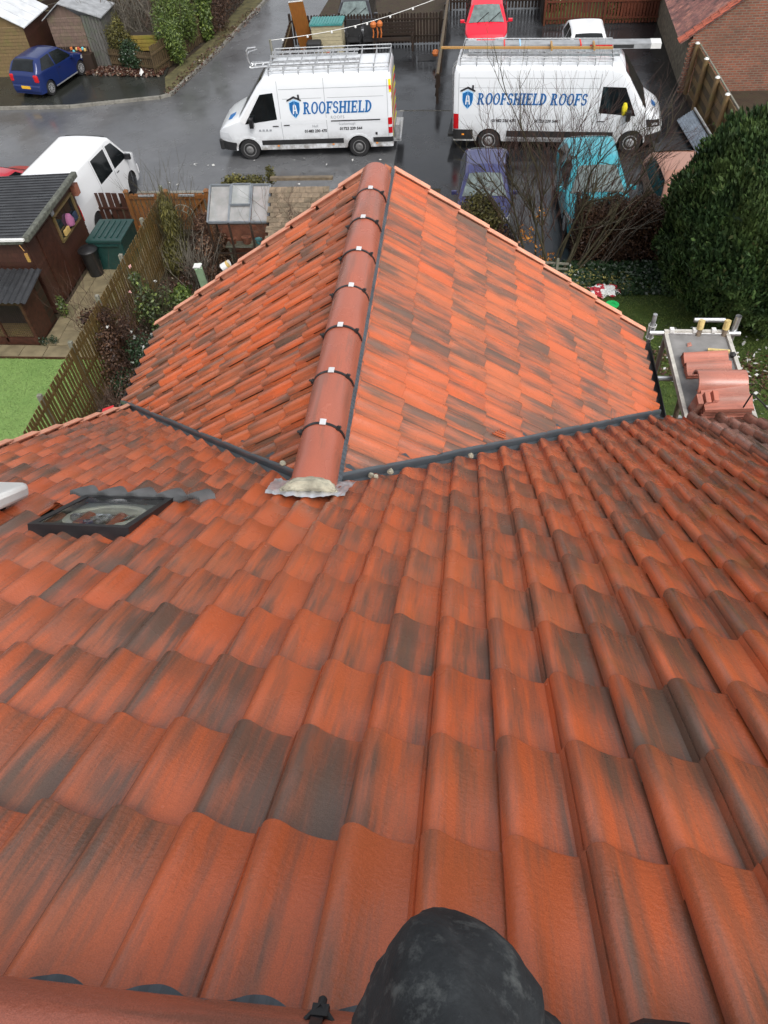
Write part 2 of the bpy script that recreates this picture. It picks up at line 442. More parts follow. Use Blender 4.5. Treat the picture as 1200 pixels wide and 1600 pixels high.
for side in (1, -1):
    dnw = Vector((side*CA, 0, -SA)); W_ = WR if side == 1 else WL; Ls = W_/CA
    def ff(i, side=side, dnw=dnw, Ls=Ls):
        s = Ls - i*GA
        return slope_frame(Vector((XR + side*s*CA, YG + .0, ZR - s*SA)), dnw, (0, -side, 0))
    verge_caps(ff, 9, -1 if side == 1 else 1, 0)
def fm(i):
    s = S0 + (17-i)*GA; y, z = (Vector((0, 0, 11.7)) - nrm*.9615 + dn*s)[1:]
    return slope_frame(Vector((XVERGE, y, z)), dn, (1, 0, 0))
verge_caps(fm, 18, -1, 0)
# half-round ridge tiles on the wing, each with its strap, plate and bolts
def ridge_mesh(L, r=.122, seed=0, th=.016, sag=.03):
    mb = MB(); n = 22; vs = []
    for (y, rr) in ((0, r), (.004, r+.002), (L*.5, r), (L, r)):
        for k in range(n+1):
            t = math.pi*k/n; vs.append((math.cos(t)*rr, y, math.sin(t)*rr*1.0))
    k0 = len(vs)
    for y in (0, L):
        for k in range(n+1):
            t = math.pi*k/n; vs.append((math.cos(t)*(r-th), y, math.sin(t)*(r-th)))
    fs = []
    for a in range(3):
        for k in range(n): fs.append((a*(n+1)+k, a*(n+1)+k+1, (a+1)*(n+1)+k+1, (a+1)*(n+1)+k))
    for k in range(n):
        fs.append((k, k+1, k0+k+1, k0+k)); fs.append((3*(n+1)+k, 3*(n+1)+k+1, k0+n+1+k+1, k0+n+1+k))
    mb.add(vs, fs); return mb.mesh('ridge_tile', M['ridge_clay'], True, 50)
RM = ridge_mesh(.4365)
def arc_band(r0, r1, y0, y1, t0, t1, n=16):
    mb = MB(); vs = []
    for k in range(n+1):
        t = t0 + (t1-t0)*k/n
        for (rr, y) in ((r0, y0), (r1, y0), (r1, y1), (r0, y1)): vs.append((math.cos(t)*rr, y, math.sin(t)*rr))
    fs = [(k*4+q, k*4+(q+1) % 4, (k+1)*4+(q+1) % 4, (k+1)*4+q) for k in range(n) for q in range(4)] + [(0, 1, 2, 3), (n*4+3, n*4+2, n*4+1, n*4)]
    mb.add(vs, fs); return mb
band = arc_band(.123, .1285, -.008, .008, .12, math.pi-.12).mesh('strap', M['black_plastic'], True)
pm = arc_band(.131, .1345, -.018, .026, math.pi/2-.13, math.pi/2+.13, 4).mesh('plate', M['zinc_plate'])
bl = MB()
bl.box((0, 0, 0), (.020, .026, .015)); bl.lathe([(.008, .008), (.008, .018), (.003, .022)], 8, (0, 0, 0)); BOLT = bl.mesh('bolt', M['black_matt'])
RZ = ZR + .030
clips = [5.50, 5.065, 4.635, 4.20, 3.765, 3.33, 2.895]
ys = [5.50+.4365] + clips + [2.47]
for i in range(len(ys)-1):
    y0 = ys[i+1]; L = ys[i]-y0
    me = RM if i not in (len(ys)-2,) else ridge_mesh(L)
    o = link('ridge_tile', me, house, loc=(XR, y0, RZ + random.uniform(-.002, .003))); o.rotation_euler = (random.uniform(-.004, .004), random.uniform(-.012, .012), random.uniform(-.006, .006))
    o.color = (random.uniform(-.1, .22), random.uniform(.2, .7), .15, 1)
    if i < len(ys)-2:
        c = link('strap', band, o, local=True)
        c2 = link('plate', pm, o, local=True); c2.rotation_euler = (0, random.uniform(-.08, .08)+.05, 0)
        for t in (.75, 2.75):
            b_ = link('bolt', BOLT, o, local=True, loc=(math.cos(t)*.130, 0, math.sin(t)*.130)); b_.rotation_euler = (0, math.pi/2-t, 0)
# end cap disc of the ridge
mb = MB(); mb.add([(XR, YG-.31, RZ)] + [(XR+math.cos(math.pi*k/16)*.12, YG-.31, RZ+math.sin(math.pi*k/16)*.12) for k in range(17)], [(0, k+1, k+2) for k in range(16)]); mb.build('ridge_end', M['cap_clay'], house)
# ridge roll: grey ribbed skirt along both sides of the ridge
def ribbed(path0, path1, out, n, amp, mat, name, parent=house):
    mb = MB(); vs = []
    a, b = Vector(path0), Vector(path1); o1 = Vector(out)
    for i in range(n+1):
        p = a.lerp(b, i/n); w = amp*(1 if i % 2 else 0)
        for q in range(3):
            pp = p + o1*(q/2); vs.append((pp.x, pp.y, pp.z + w - (.004 if q == 2 else 0)))
    mb.add(vs, [(i*3+q, i*3+q+1, (i+1)*3+q+1, (i+1)*3+q) for i in range(n) for q in range(2)])
    return mb.build(name, mat, parent)
for side in (1, -1):
    ribbed((XR+side*.105, 2.52, ZR-.105*TA+.050), (XR+side*.105, YG-.02, ZR-.105*TA+.050), (side*.024, 0, -.024*TA-.006), 200, .006, M['roll_grey'], 'ridge_roll')
# valley troughs with their upstands
for side in (1, -1):
    W_ = (WR if side == 1 else WL) + .03
    def vp(dx, off, h):      # point along the valley, off = distance towards the wing, h = height
        X = XR + side*dx; Y = YJ + dx
        # offset perpendicular in plan, towards the wing interior (away from main slope)
        X -= side*off*.7071; Y += off*.7071
        z = max(ZM - Y*TA, ZR - abs(X-XR)*TA)
        return (X, Y, z + h)
    mb = MB(); 
    # trough sheet
    vs = []; N = 14; a0 = .10
    for i in range(N+1):
        d = a0 + (W_-a0)*i/N
        for off, h in ((-.16, -.028), (-.05, -.022), (0, -.02), (.05, -.022), (.12, -.02)): vs.append(vp(d, off, h))
    mb.add(vs, [(i*5+q, i*5+q+1, (i+1)*5+q+1, (i+1)*5+q) for i in range(N) for q in range(4)])
    mb.build('valley_trough', M['grp_dark'], house, smooth=True)
    mb = MB(); vs = []
    for i in range(N+1):
        d = a0 + (W_-a0)*i/N + (.02 if i == N else 0)
        wv = .004*math.sin(i*1.7)
        for off, h in ((.026, -.02), (.024, .020+wv), (.026, .030+wv), (.034, .034+wv), (.042, .030+wv), (.044, -.02)): vs.append(vp(d, off, h))
    mb.add(vs, [(i*6+q, i*6+q+1, (i+1)*6+q+1, (i+1)*6+q) for i in range(N) for q in range(5)] + [tuple(range(6)), tuple(N*6+q for q in range(6))[::-1]])
    mb.build('valley_upstand', M['grp_grey'], house, smooth=True, angle=60)
# torn membrane corner and red tape at the lower end of the left valley
ex = XR-WL-.02; ey = YJ+WL-.02; ez = ZM-ey*TA
mb = MB(); mb.add([(ex-.10, ey-.04, ez+.015), (ex+.12, ey-.12, ez+.05), (ex+.20, ey-.24, ez+.09), (ex-.02, ey-.20, ez+.05)], [(0, 1, 2, 3)]); mb.build('membrane_flap', M['grp_grey'], house)
simple('red_tape', (.6, .01, .015), .4)
mb = MB(); mb.add([(ex-.12, ey-.07, ez+.03), (ex-.02, ey-.03, ez+.045), (ex-.0, ey-.08, ez+.05), (ex-.10, ey-.15, ez+.045)], [(0, 1, 2, 3)]); mb.build('tape', M['red_tape'], house)
# mortar bedding at the end of the wing ridge and the lead saddle
bm = bmesh.new(); bmesh.ops.create_icosphere(bm, subdivisions=5, radius=1)
for v in bm.verts:
    p = v.co.copy(); t = p.x
    q = Vector((p.x*.150, p.y*.050 - abs(p.x)**2*.035, p.z*.036 + (1-t**4)*.030))
    nn = noise.noise(p*3.1)*.022 + noise.noise(p*9)*.009 + noise.noise(p*22)*.004
    v.co = q*(1+nn*5)
me = bpy.data.meshes.new('mortar'); bm.to_mesh(me); bm.free(); me.materials.append(M['mortar']); me.polygons.foreach_set('use_smooth', [True]*len(me.polygons))
o = link('mortar_bedding', me, house, loc=(XR+.008, 2.455, ZM-2.455*TA+.045)); o.rotation_euler = (-.35, .0, 0)
mb = MB(); vs = []; nx, ny = 34, 10
for j in range(ny+1):
    for i in range(nx+1):
        u, v_ = i/nx*2-1, j/ny
        x = XR - .01 + u*(.205 + .02*v_) + .01*noise.noise(Vector((v_*4, u*3, 0)))
        y = 2.345 + v_*.24 + abs(u)*.05 + .022*noise.noise(Vector((u*6, 3, 0)))
        z = max(ZM - y*TA, ZR - abs(x-XR)*TA-.02) + .046 + .014*noise.noise(Vector((u*8, v_*4, 1))) + .007*noise.noise(Vector((u*24, v_*12, 4)))
        if j == 0: z -= .012
        vs.append((x, y, z))
mb.add(vs, [(j*(nx+1)+i, j*(nx+1)+i+1, (j+1)*(nx+1)+i+1, (j+1)*(nx+1)+i) for j in range(ny) for i in range(nx)])
mb.build('lead_saddle', M['lead_sheet'], house, smooth=True, angle=60)
# crumbs of mortar beside the valley
for (x, y) in ((-.40, 2.86), (.06, 3.28), (-1.02, 2.85), (-.47, 2.74), (-.50, 2.77)):
    bm = bmesh.new(); bmesh.ops.create_icosphere(bm, subdivisions=2, radius=.018)
    for v in bm.verts: v.co *= 1+.5*noise.noise(v.co*60+Vector((x, y, 0))*9)
    me = bpy.data.meshes.new('crumb'); bm.to_mesh(me); bm.free(); me.materials.append(M['mortar'])
    link('mortar_crumb', me, house, loc=(x, y, max(ZM-y*TA, ZR-abs(x-XR)*TA)+.04))
# broken slivers of tile lying by the right valley
for q in range(4):
    mb = MB(); mb.box((0, 0, 0), (.11-.02*q, .010, .008)); o = mb.build('tile_sliver', M['clay_tile'], house); o.color = (.2, .3, 0, 1)
    y = 3.66+q*.024; x = .25+q*.01; o.location = (x, y, ZR-abs(x-XR)*TA+.045); o.rotation_euler = (0, A, .2)
# main ridge tile in the lower left corner
mr = ridge_mesh(.46, r=.108)
for k, (x0, L) in enumerate(((-.165-.46, .46), (-.165-.92, .46), (-.165-1.38, .46), (-.165-1.84, .46), (-.165-2.3, .46), (-.165-2.76, .46), (-.155, .46), (.305, .46), (.765, .46), (1.225, .46))):
    o = link('ridge_tile', mr, house, loc=(x0+(0 if x0 > -.16 else 0), .0, ZM-.045)); o.rotation_euler = (0, 0, -math.pi/2); o.location.x = x0; o.color = (.25, .0, 0, 1)
    o.matrix_basis = Matrix.Translation((x0, 0, ZM-.045)) @ Matrix.Rotation(-math.pi/2, 4, 'Z')
# strap at the joint
b2 = arc_band(.109, .114, -.008, .008, .02, math.pi-.02).mesh('strap', M['black_plastic'], True)
o = link('ridge_strap', b2, house); o.matrix_basis = Matrix.Translation((-.162, 0, ZM-.045)) @ Matrix.Rotation(-math.pi/2, 4, 'Z')
mb = MB(); mb.box((0, .0, 0), (.022, .016, .018)); mb.lathe([(.006, 0), (.006, .020), (.003, .023)], 10, (0, 0, 0), 'Y'); mb.tube([(-.018, -.01, .0), (0, .008, .008), (.018, -.01, .0)], .0045, 6)
o = mb.build('strap_bolt', M['black_matt'], house); o.matrix_basis = Matrix.Translation((-.160, .100, ZM+.005)) @ Matrix.Rotation(-.5, 4, 'X')
# ribbed ridge roll draped over the tiles: follows the rolls and pans
mb = MB(); vs = []; N = 900
for i in range(N+1):
    x = XVERGE + (1.9-XVERGE)*i/N
    u = ((x-X0) % TW); zz = np.interp(u, [p[0] for p in PROF], [p[1] for p in PROF])
    u2 = (u % .15)
    ext = 0
    low = 1 if .055 < u2 < .135 else 0
    rib = .0022*math.sin(x*900)
    for q, yy in enumerate((.080, .100, .106 + .016*math.sin(min(1, max(0, (u2-.05)/.09))*math.pi))):
        vs.append((x, yy, ZM - yy*TA + zz*1.0/CA + .006 + rib + (.012 if q == 0 else 0)))
mb.add(vs, [(i*3+q, i*3+q+1, (i+1)*3+q+1, (i+1)*3+q) for i in range(N) for q in range(2)])
mb.build('ridge_roll', M['roll_grey'], house)

# sun tunnel: black square frame, glass, reflective dome below, pleated apron
def on_main(x, y, h=0): return Vector((x, y, ZM - y*TA)) + nrm*h
fr = slope_frame(on_main(-1.605, 1.995, .0), dn, (1, 0, 0))
st = MB(); hw, hh = .225, .25
def ring(mb, w, h, w2, h2, z0, z1, z2):
    vs = []
    for (a_, b_, z) in ((w, h, z0), (w, h, z1), (w2, h2, z1), (w2, h2, z2)):
        vs += [(-a_, -b_, z), (a_, -b_, z), (a_, b_, z), (-a_, b_, z)]
    mb.add(vs, [(r*4+k, r*4+(k+1) % 4, (r+1)*4+(k+1) % 4, (r+1)*4+k) for r in range(3) for k in range(4)])
ring(st, hw, hh, hw-.032, hh-.032, -.03, .048, .038)
o = st.build('sun_tunnel', M['black_plastic'], house); o.matrix_basis = fr
t = NT('sun_glass'); t.p.inputs['Transmission Weight'].default_value = 1.0; t.p.inputs['IOR'].default_value = 1.2; M['sun_glass'] = t.out((.93, .95, .93), .02)
simple('blind_cream', (.50, .50, .42), .6, var=.15)
simple('foil', (.75, .76, .78), .12, metal=1.0, var=.15, scale=20, bump=1.0, bscale=14)
simple('tunnel_floor', (.16, .18, .165), .35, var=.5, scale=12)
mb = MB(); mb.box((0, 0, .010), (2*(hw-.03), 2*(hh-.03), .006)); g_ = mb.build('tunnel_panel', M['tunnel_floor'], o, local=True)
mb = MB(); mb.lathe([(.185, .014), (.180, .018), (.152, .019), (.148, .014), (.0, .014)], 40); g_ = mb.build('tunnel_ring', M['blind_cream'], o, local=True, smooth=True)
mb = MB(); vs = []; n = 26
for j in range(9):
    for i in range(n+1):
        ang = math.pi*1.0*i/n; rr = .148*j/8
        vs.append((math.cos(ang)*rr*1.0-.01, math.sin(ang)*rr*-.9 + .005, .022 + .006*noise.noise(Vector((i*.9, j*1.3, 0)))))
mb.add(vs, [(j*(n+1)+i, j*(n+1)+i+1, (j+1)*(n+1)+i+1, (j+1)*(n+1)+i) for j in range(8) for i in range(n)])
mb.build('foil_tube', M['foil'], o, local=True, smooth=True)
mb = MB(); mb.box((0, 0, .042), (2*(hw-.036), 2*(hh-.036), .005)); mb.build('glass_pane', M['sun_glass'], o, local=True)
# pleated apron below (downslope) the frame
mb = MB(); vs = []; N = 120
for i in range(N+1):
    x = -.30 + .66*i/N
    wv = .011*(1 if i % 2 else -1) + .014*math.sin(x*41.9+1)
    e = .025*math.sin(x*41.9+1)
    for q, (yy, zz) in enumerate(((hh-.01, .046), (hh+.04, .050), (hh+.085+e, .046))): vs.append((x + .06*q*.4, yy, zz + wv))
mb.add(vs, [(i*3+q, i*3+q+1, (i+1)*3+q+1, (i+1)*3+q) for i in range(N) for q in range(2)])
a_ = mb.build('pleated_apron', M['apron_metal'], o, local=True)
# white roof vent at the left edge
fr = slope_frame(on_main(-2.26, 1.97, .0), dn, (1, 0, 0))
mb = MB(); mb.prism([(-.21, -.18), (.19, -.18), (.215, -.15), (.215, .15), (.19, .20), (-.21, .20), (-.235, .15), (-.235, -.15)], .055, .125)
o = mb.build('roof_vent', M['white_pvc'], house, bevel=.02, smooth=True); o.matrix_basis = fr
mb = MB(); mb.box((0, 0, .02), (.24, .22, .08)); mb.build('vent_neck', M['black_matt'], o, local=True)

# ------------------------------------------------------------------ neighbour's old roof beyond the party line
nb = empty('old_tiled_house', (4, 2, 0), label='adjoining house with weathered brown roof tiles at the right edge', cat='house')
OT = tile_mesh('old_roof_tile', OLDP, .40, .026, .03); OT.materials.clear(); OT.materials.append(M['old_tile'])
rest = bmesh.new()
for c in range(0, 12):
    for k in range(-1, 19):
        x = XPARTY + .03 + c*.235; s = S0 + .12 + k*.300
        y, z = (Vector((0, 0, 11.7)) - nrm*.9615 + dn*s)[1:]
        if y > 5.05: continue
        f = slope_frame(Vector((x, y, z+.010)), dn, (1, 0, 0)) @ Matrix.Translation((0, random.uniform(-.012, .012), random.uniform(0, .005))) @ Matrix.Rotation(random.uniform(-.02, .02), 4, 'Z')
        p_ = project(f @ Vector((.1, -.15, 0)))
        if p_ and 0 < p_[0] < 1230 and 0 < p_[1] < 1600:
            o = bpy.data.objects.new('roof_tile', OT); col.objects.link(o); adopt(o, nb); o.matrix_basis = f
            o.color = (random.uniform(.1, .75), random.uniform(.2, 1), random.uniform(.5, 1.2), 1)
        else:
            n0 = len(rest.verts); rest.from_mesh(OT); rest.verts.ensure_lookup_table(); bmesh.ops.transform(rest, matrix=f, verts=rest.verts[n0:])
me = bpy.data.meshes.new('roof_tiles'); rest.to_mesh(me); rest.free(); me.materials.append(M['old_tile']); o = link('roof_tile', me, nb); o['kind'] = 'stuff'; o.color = (.4, .5, .9, 1)
deck('roof_deck', [(XPARTY, 0, zmy(0)-.01), (4.7, 0, zmy(0)-.01), (4.7, YE, zmy(YE)-.01), (XPARTY, YE, zmy(YE)-.01)], M['membrane'], parent=nb)
deck('roof_deck', [(XPARTY, 0, zmy(0)-.01), (4.7, 0, zmy(0)-.01), (4.7, -5, zmy(5)-.01), (XPARTY, -5, zmy(5)-.01)], M['brick_plain'], parent=nb)
mb = MB(); gable_prism(mb, XPARTY+.02, 4.6, -4.6, 4.6, 7.0, 'X', 10.2); mb.build('wall', M['brick_plain'], nb)
# ------------------------------------------------------------------ ground, roads, paving
def asphalt(name, base, lo, hi, wetlo=.08):
    t = NT(name); v = t.coords('Object', rnd=False)
    big = t.noise(v, .35, 5, .6); mid = t.noise(v, 2.2, 5, .6); fine = t.noise(v, 60, 3, .7)
    c = t.ramp(big, [(.3, tuple(x*lo for x in base)), (.7, tuple(x*hi for x in base))])
    c = t.mix(t.ramp(mid, [(.35, .0), (.75, .45)]), c, tuple(x*.6 for x in base))
    c = t.mix(.35, c, t.ramp(fine, [(.3, .2), (.7, .8)]), 'OVERLAY')
    r = t.ramp(t.noise(v, .7, 6, .62), [(.40, wetlo), (.56, .26), (.8, .42)])
    nm = t.bump(fine, .22, .004); nm = t.bump(mid, .25, .02, nm)
    t.p.inputs['Specular IOR Level'].default_value = .5
    M[name] = t.out(c, r, nm)
asphalt('road_asphalt', (.110, .112, .116), .7, 1.35, .07)
asphalt('yard_asphalt', (.022, .023, .025), .75, 1.3, .07)
asphalt('drive_asphalt', (.028, .030, .026), .7, 1.35, .16)
t = NT('soil'); v = t.coords('Object', rnd=False)
M['soil'] = t.out(t.ramp(t.noise(v, 3, 8, .7), [(.3, (.018, .012, .007)), (.5, (.045, .028, .015)), (.72, (.035, .04, .012))]), .85, t.bump(t.noise(v, 12, 6, .7), .8, .05))
t = NT('lawn'); v = t.coords('Object', rnd=False)
c = t.ramp(t.noise(v, 1.3, 6, .65), [(.3, (.030, .048, .008)), (.5, (.055, .095, .012)), (.72, (.085, .125, .018))])
c = t.mix(.5, c, t.ramp(t.noise(v, 45, 4, .7), [(.3, .15), (.7, .85)]), 'OVERLAY')
M['lawn'] = t.out(c, .8, t.bump(t.noise(v, 60, 4, .7), .9, .03))
t = NT('artificial_grass'); v = t.coords('Object', rnd=False)
c = t.ramp(t.noise(v, 1.6, 5, .6), [(.3, (.15, .26, .065)), (.7, (.21, .33, .09))])
c = t.mix(.35, c, t.ramp(t.noise(v, 80, 4, .7), [(.3, .2), (.7, .8)]), 'OVERLAY')
M['artificial_grass'] = t.out(c, .7, t.bump(t.noise(v, 90, 3, .7), .8, .012))
simple('slab', (.20, .165, .10), .45, var=.3, scale=3, bump=.4, bscale=40)
simple('slab_dark', (.15, .13, .075), .4, var=.35, scale=4, bump=.4)
simple('kerb', (.20, .19, .165), .5, var=.35, scale=5, bump=.5)
simple('verge_moss', (.085, .075, .03), .85, var=.5, scale=4, bump=.9, bscale=25)
def sheet(name, pts, z, mat, kind='structure', th=None):
    mb = MB()
    if th: mb.prism(pts, z-th, z)
    else: mb.face([(p[0], p[1], z) for p in pts])
    o = mb.build(name, mat); o['kind'] = kind; return o
sheet('ground', [(-250, -150), (250, -150), (250, 300), (-250, 300)], 0, M['soil'])
sheet('road', [(-60, 23.2), (-2.6, 23.2), (-2.6, 29.25), (-7.6, 29.4), (-8.0, 31), (-7.2, 44), (-6.0, 70), (-9.5, 70), (-10.4, 42.7), (-11.3, 35.5), (-12.11, 31.1), (-12.56, 30.8), (-16.1, 30.1), (-60, 30.1)], .006, M['road_asphalt'])
sheet('yard', [(-2.6, 23.2), (-.95, 23.2), (-.95, 17.7), (5.6, 17.7), (5.6, 21), (7.9, 21), (7.68, 31.6), (8.15, 37.9), (2.95, 37.9), (2.95, 43), (-1.3, 43), (-1.3, 36.2), (-8.0, 36.2), (-8.0, 31), (-7.6, 29.4), (-2.6, 29.25)], .012, M['yard_asphalt'])
sheet('driveway', [(-60, 30.22), (-16.1, 30.22), (-12.62, 30.92), (-12.4, 31.2), (-12.9, 32.8), (-13.2, 34.9), (-60, 34.9)], .10, M['drive_asphalt'], th=.12)
sheet('pavement', [(-12.4, 31.2), (-12.25, 31.15), (-11.45, 35.5), (-10.55, 42.7), (-9.65, 70), (-10.8, 70), (-11.5, 43), (-12.0, 37), (-12.9, 32.8)], .105, M['verge_moss'], th=.12)
sheet('garden_lawn', [(2.3, 6), (14, 6), (14, 18.0), (5.6, 18.2), (3.9, 17.75), (3.0, 17.0), (2.2, 13)], .02, M['lawn'], th=.05)
sheet('garden_lawn', [(3.1, 38.0), (8.0, 38.0), (8.0, 43), (3.1, 43)], .05, M['lawn'], th=.05)
sheet('garden_lawn', [(-26, 8.5), (-8.95, 8.5), (-8.95, 14.38), (-26, 14.38)], .03, M['artificial_grass'], th=.05)
sheet('garden_path', [(-30, 14.3), (-8.92, 14.3), (-8.92, 20.3), (-11.1, 20.3), (-11.1, 16.2), (-11.2, 14.98), (-30, 14.98)], .008, M['slab_dark'])
# paving slabs
patio = empty('patio', (-10.3, 15, 0), kind='structure')
sm = {}
for (x0, x1, y0, y1, w, d) in ((-11.12, -8.95, 14.95, 19.4, .60, .60), (-14.5, -8.95, 14.44, 14.95, .66, .48)):
    x = x1
    i = 0
    while x > x0 - .01:
        y = y0; j = 0
        while y < y1 - .2:
            ww = min(w, x-x0); 
            if ww > .12:
                mb = MB(); mb.box((0, 0, 0), (ww-.016, d-.016, .05))
                o = link('paving_slab', mb.mesh('paving_slab', M['slab'] if random.random() < .8 else M['slab_dark']), patio); o.matrix_basis = Matrix.Translation((x-ww/2, y+d/2, .022+random.uniform(-.003, .005))) @ Matrix.Rotation(random.uniform(-.008, .008), 4, 'Y')
            y += d; j += 1
        x -= w; i += 1
for (x, y, w, d) in ((-9.5, 9.75, .8, .55), (-9.4, 10.4, .7, .5), (-10.0, 9.3, .8, .6), (-9.3, 9.1, .7, .6), (-10.15, 9.95, .6, .5)):
    mb = MB(); mb.box((0, 0, 0), (w-.02, d-.02, .06), rz=.35); o = link('paving_slab', mb.mesh('paving_slab', M['slab']), patio); o.matrix_basis = Matrix.Translation((x, y, .04))
# kerbs, stone by stone
def kerb_line(pts, z=.11, w=.13, L=.9, name='kerb', loc=None):
    root = empty(name, (pts[0][0], pts[0][1], 0), kind='structure')
    for a, b in zip(pts, pts[1:]):
        a, b = Vector((*a, 0)), Vector((*b, 0)); n = max(1, round((b-a).length/L)); d = (b-a).normalized()
        for i in range(n):
            p, q = a.lerp(b, i/n) + d*.008, a.lerp(b, (i+1)/n) - d*.008
            mb = MB(); mb.bar((p.x, p.y, z/2-.05), (q.x, q.y, z/2-.05), w, z+.1)
            mb.build('kerb_stone', M['kerb'], root)
    return root
kerb_line([(-22, 30.15), (-16.1, 30.15), (-12.56, 30.86), (-12.2, 31.12), (-11.38, 35.5), (-10.47, 42.7), (-10.0, 52)])
kerb_line([(-12.2, 23.18), (-3.0, 23.15)], z=.02, w=.14)
kerb_line([(-2.75, 29.2), (-.8, 29.1)], z=.012, w=.10)
# low boards edging the lawn
mb = MB(); mb.bar((-14.5, 14.40, .03), (-8.95, 14.40, .03), .03, .1); tag(mb.build('lawn_edging', M['brown_timber']), kind='structure')

# ------------------------------------------------------------------ fences
def wood(name, c, grain=1, wet=.5, var=.45):
    t = NT(name); v = t.coords('Object', (10, 10, 1.2)); n = t.noise(v, 2.0, 6, .65); v2 = t.coords('Object', (1.2, 1.2, 1.2), rnd=False)
    c1 = t.ramp(n, [(.3, tuple(x*(1-var) for x in c)), (.7, tuple(x*(1+var) for x in c))])
    oi = t.node('ShaderNodeObjectInfo'); c1 = t.mix(t.ramp(oi.outputs['Random'], [(0, 0.0), (1, .5)]), c1, tuple(x*.55 for x in c))
    c1 = t.mix(t.ramp(t.noise(v2, 2.2, 4, .6), [(.5, 0.0), (.75, .6)]), c1, (c[0]*.7, c[1]*1.05, c[2]*.6))
    M[name] = t.out(c1, wet, t.bump(n, .4, .004))
wood('fence_green_brown', (.125, .078, .026))
wood('fence_orange', (.24, .095, .028), var=.35)
wood('fence_dark', (.030, .018, .012), var=.4)
wood('fence_old', (.105, .072, .038))
wood('fence_red', (.115, .030, .014), var=.3)
wood('rail_grey', (.22, .21, .17))
wood('post_tan', (.22, .14, .065), var=.3)
wood('grey_boards', (.13, .125, .115), var=.4)
wood('shed_tan', (.20, .135, .060), var=.3)
wood('shed_brown', (.058, .022, .014), var=.35)
wood('shed_pink', (.17, .115, .09), var=.4)
wood('new_plank', (.50, .27, .08), var=.2)
wood('board_orange', (.30, .11, .022), var=.2)
def picket_fence(name, a, b, h, pw, pitch, mat, label, post=None, posts_every=1.8, rails=(.3, .75), th=.018, side=1, zoff=.05, pointed=False, railmat=None, group=None, cat='fence', ph=.0, jitter=.01, loc=None):
    a, b = Vector((*a, 0)), Vector((*b, 0)); L = (b-a).length; d = (b-a)/L; nrm_ = Vector((-d.y, d.x, 0))*side; ang = math.atan2(d.y, d.x)
    root = empty(name, ((a+b)/2)[:], label=label, cat=cat, group=group)
    n = int(L/pitch)
    mb = MB(); mb.box((0, 0, h/2), (pw, th, h)) if not pointed else mb.add([(-pw/2, -th/2, 0), (pw/2, -th/2, 0), (pw/2, -th/2, h-pw*.6), (0, -th/2, h), (-pw/2, -th/2, h-pw*.6), (-pw/2, th/2, 0), (pw/2, th/2, 0), (pw/2, th/2, h-pw*.6), (0, th/2, h), (-pw/2, th/2, h-pw*.6)], [(0, 1, 2, 3, 4), (9, 8, 7, 6, 5), (0, 5, 6, 1), (1, 6, 7, 2), (2, 7, 8, 3), (3, 8, 9, 4), (4, 9, 5, 0)])
    me = mb.mesh('picket', M[mat])
    for i in range(n+1):
        p = a + d*(i*pitch) + nrm_*.03
        o = bpy.data.objects.new('picket', me); col.objects.link(o); adopt(o, root)
        o.matrix_basis = Matrix.Translation((p.x, p.y, zoff + random.uniform(-jitter, jitter))) @ Matrix.Rotation(ang + random.uniform(-.03, .03), 4, 'Z') @ Matrix.Rotation(random.uniform(-jitter, jitter)*1.5, 4, 'Y')
    for r in rails:
        mb = MB(); z = zoff + h*r; mb.bar((a.x, a.y, z), (b.x, b.y, z), .035, .07); mb.build('rail', M[railmat or mat], root)
    if post:
        k = max(1, round(L/posts_every))
        for i in range(k+1):
            p = a + d*(L*i/k) - nrm_*.03
            mb = MB(); mb.box((p.x, p.y, (h+.12+ph)/2), (.09, .09, h+.12+ph), rz=ang); mb.build('post', M[post], root)
    return root
picket_fence('picket_fence', (-8.78, 9.2), (-8.78, 19.9), 1.72, .074, .128, 'fence_green_brown', 'long gapped timber fence between the patio and the shrub bed beside the new roof', post='rail_grey', side=-1, rails=(.18, .5, .86))
# gapped fence + gates by the road
picket_fence('slatted_fence', (-11.9, 20.72), (-10.30, 20.66), 1.22, .16, .205, 'shed_brown', 'short dark brown gapped fence between the large shed and the gate', post=None, rails=(.22, .62), zoff=.02)
def gate(x0, x1, y, h, name, label, diag):
    root = empty(name, ((x0+x1)/2, y, 0), label=label, cat='gate', group='brown timber gates by the road')
    n = int((x1-x0)/.155)
    me = MB().box((0, 0, h/2), (.115, .02, h)).mesh('board', M['fence_orange'])
    for i in range(n):
        o = bpy.data.objects.new('board', me); col.objects.link(o); adopt(o, root); o.matrix_basis = Matrix.Translation((x0+.09+i*(x1-x0-.1)/n, y+.03, .06))
    for z in (.14, h-.03): MB().bar((x0, y, z), (x1, y, z), .04, .11).build('rail', M['fence_orange'], root)
    MB().bar((x0+.05 if diag > 0 else x1-.05, y-.025, .16), (x1-.05 if diag > 0 else x0+.05, y-.025, h-.06), .03, .11, up=(0, 1, 0)).build('brace', M['fence_orange'], root)
    MB().box(((x0+x1)/2, y-.02, h+.02), (.5, .05, .05)).build('latch', M['galv_dull'], root)
    return root
gate(-10.22, -9.10, 20.68, 1.15, 'timber_gate', 'left leaf of the brown timber gates, braced towards the right', 1)
gate(-8.98, -7.85, 20.68, 1.15, 'timber_gate', 'right leaf of the brown timber gates, nearest the greenhouse', 1)
for x, lab in ((-10.27, 'gate post between the dark gapped fence and the gates'), (-9.04, 'middle gate post between the two brown gate leaves'), (-7.79, 'gate post next to the greenhouse')):
    root = empty('gate_post', (x, 20.68, 0), label='timber ' + lab, cat='post', group='gate posts')
    MB().box((x, 20.68, .65), (.11, .11, 1.3)).build('post', M['fence_orange'], root); MB().box((x, 20.68, 1.32), (.15, .15, .05), taper=.6).build('cap', M['fence_orange'], root)
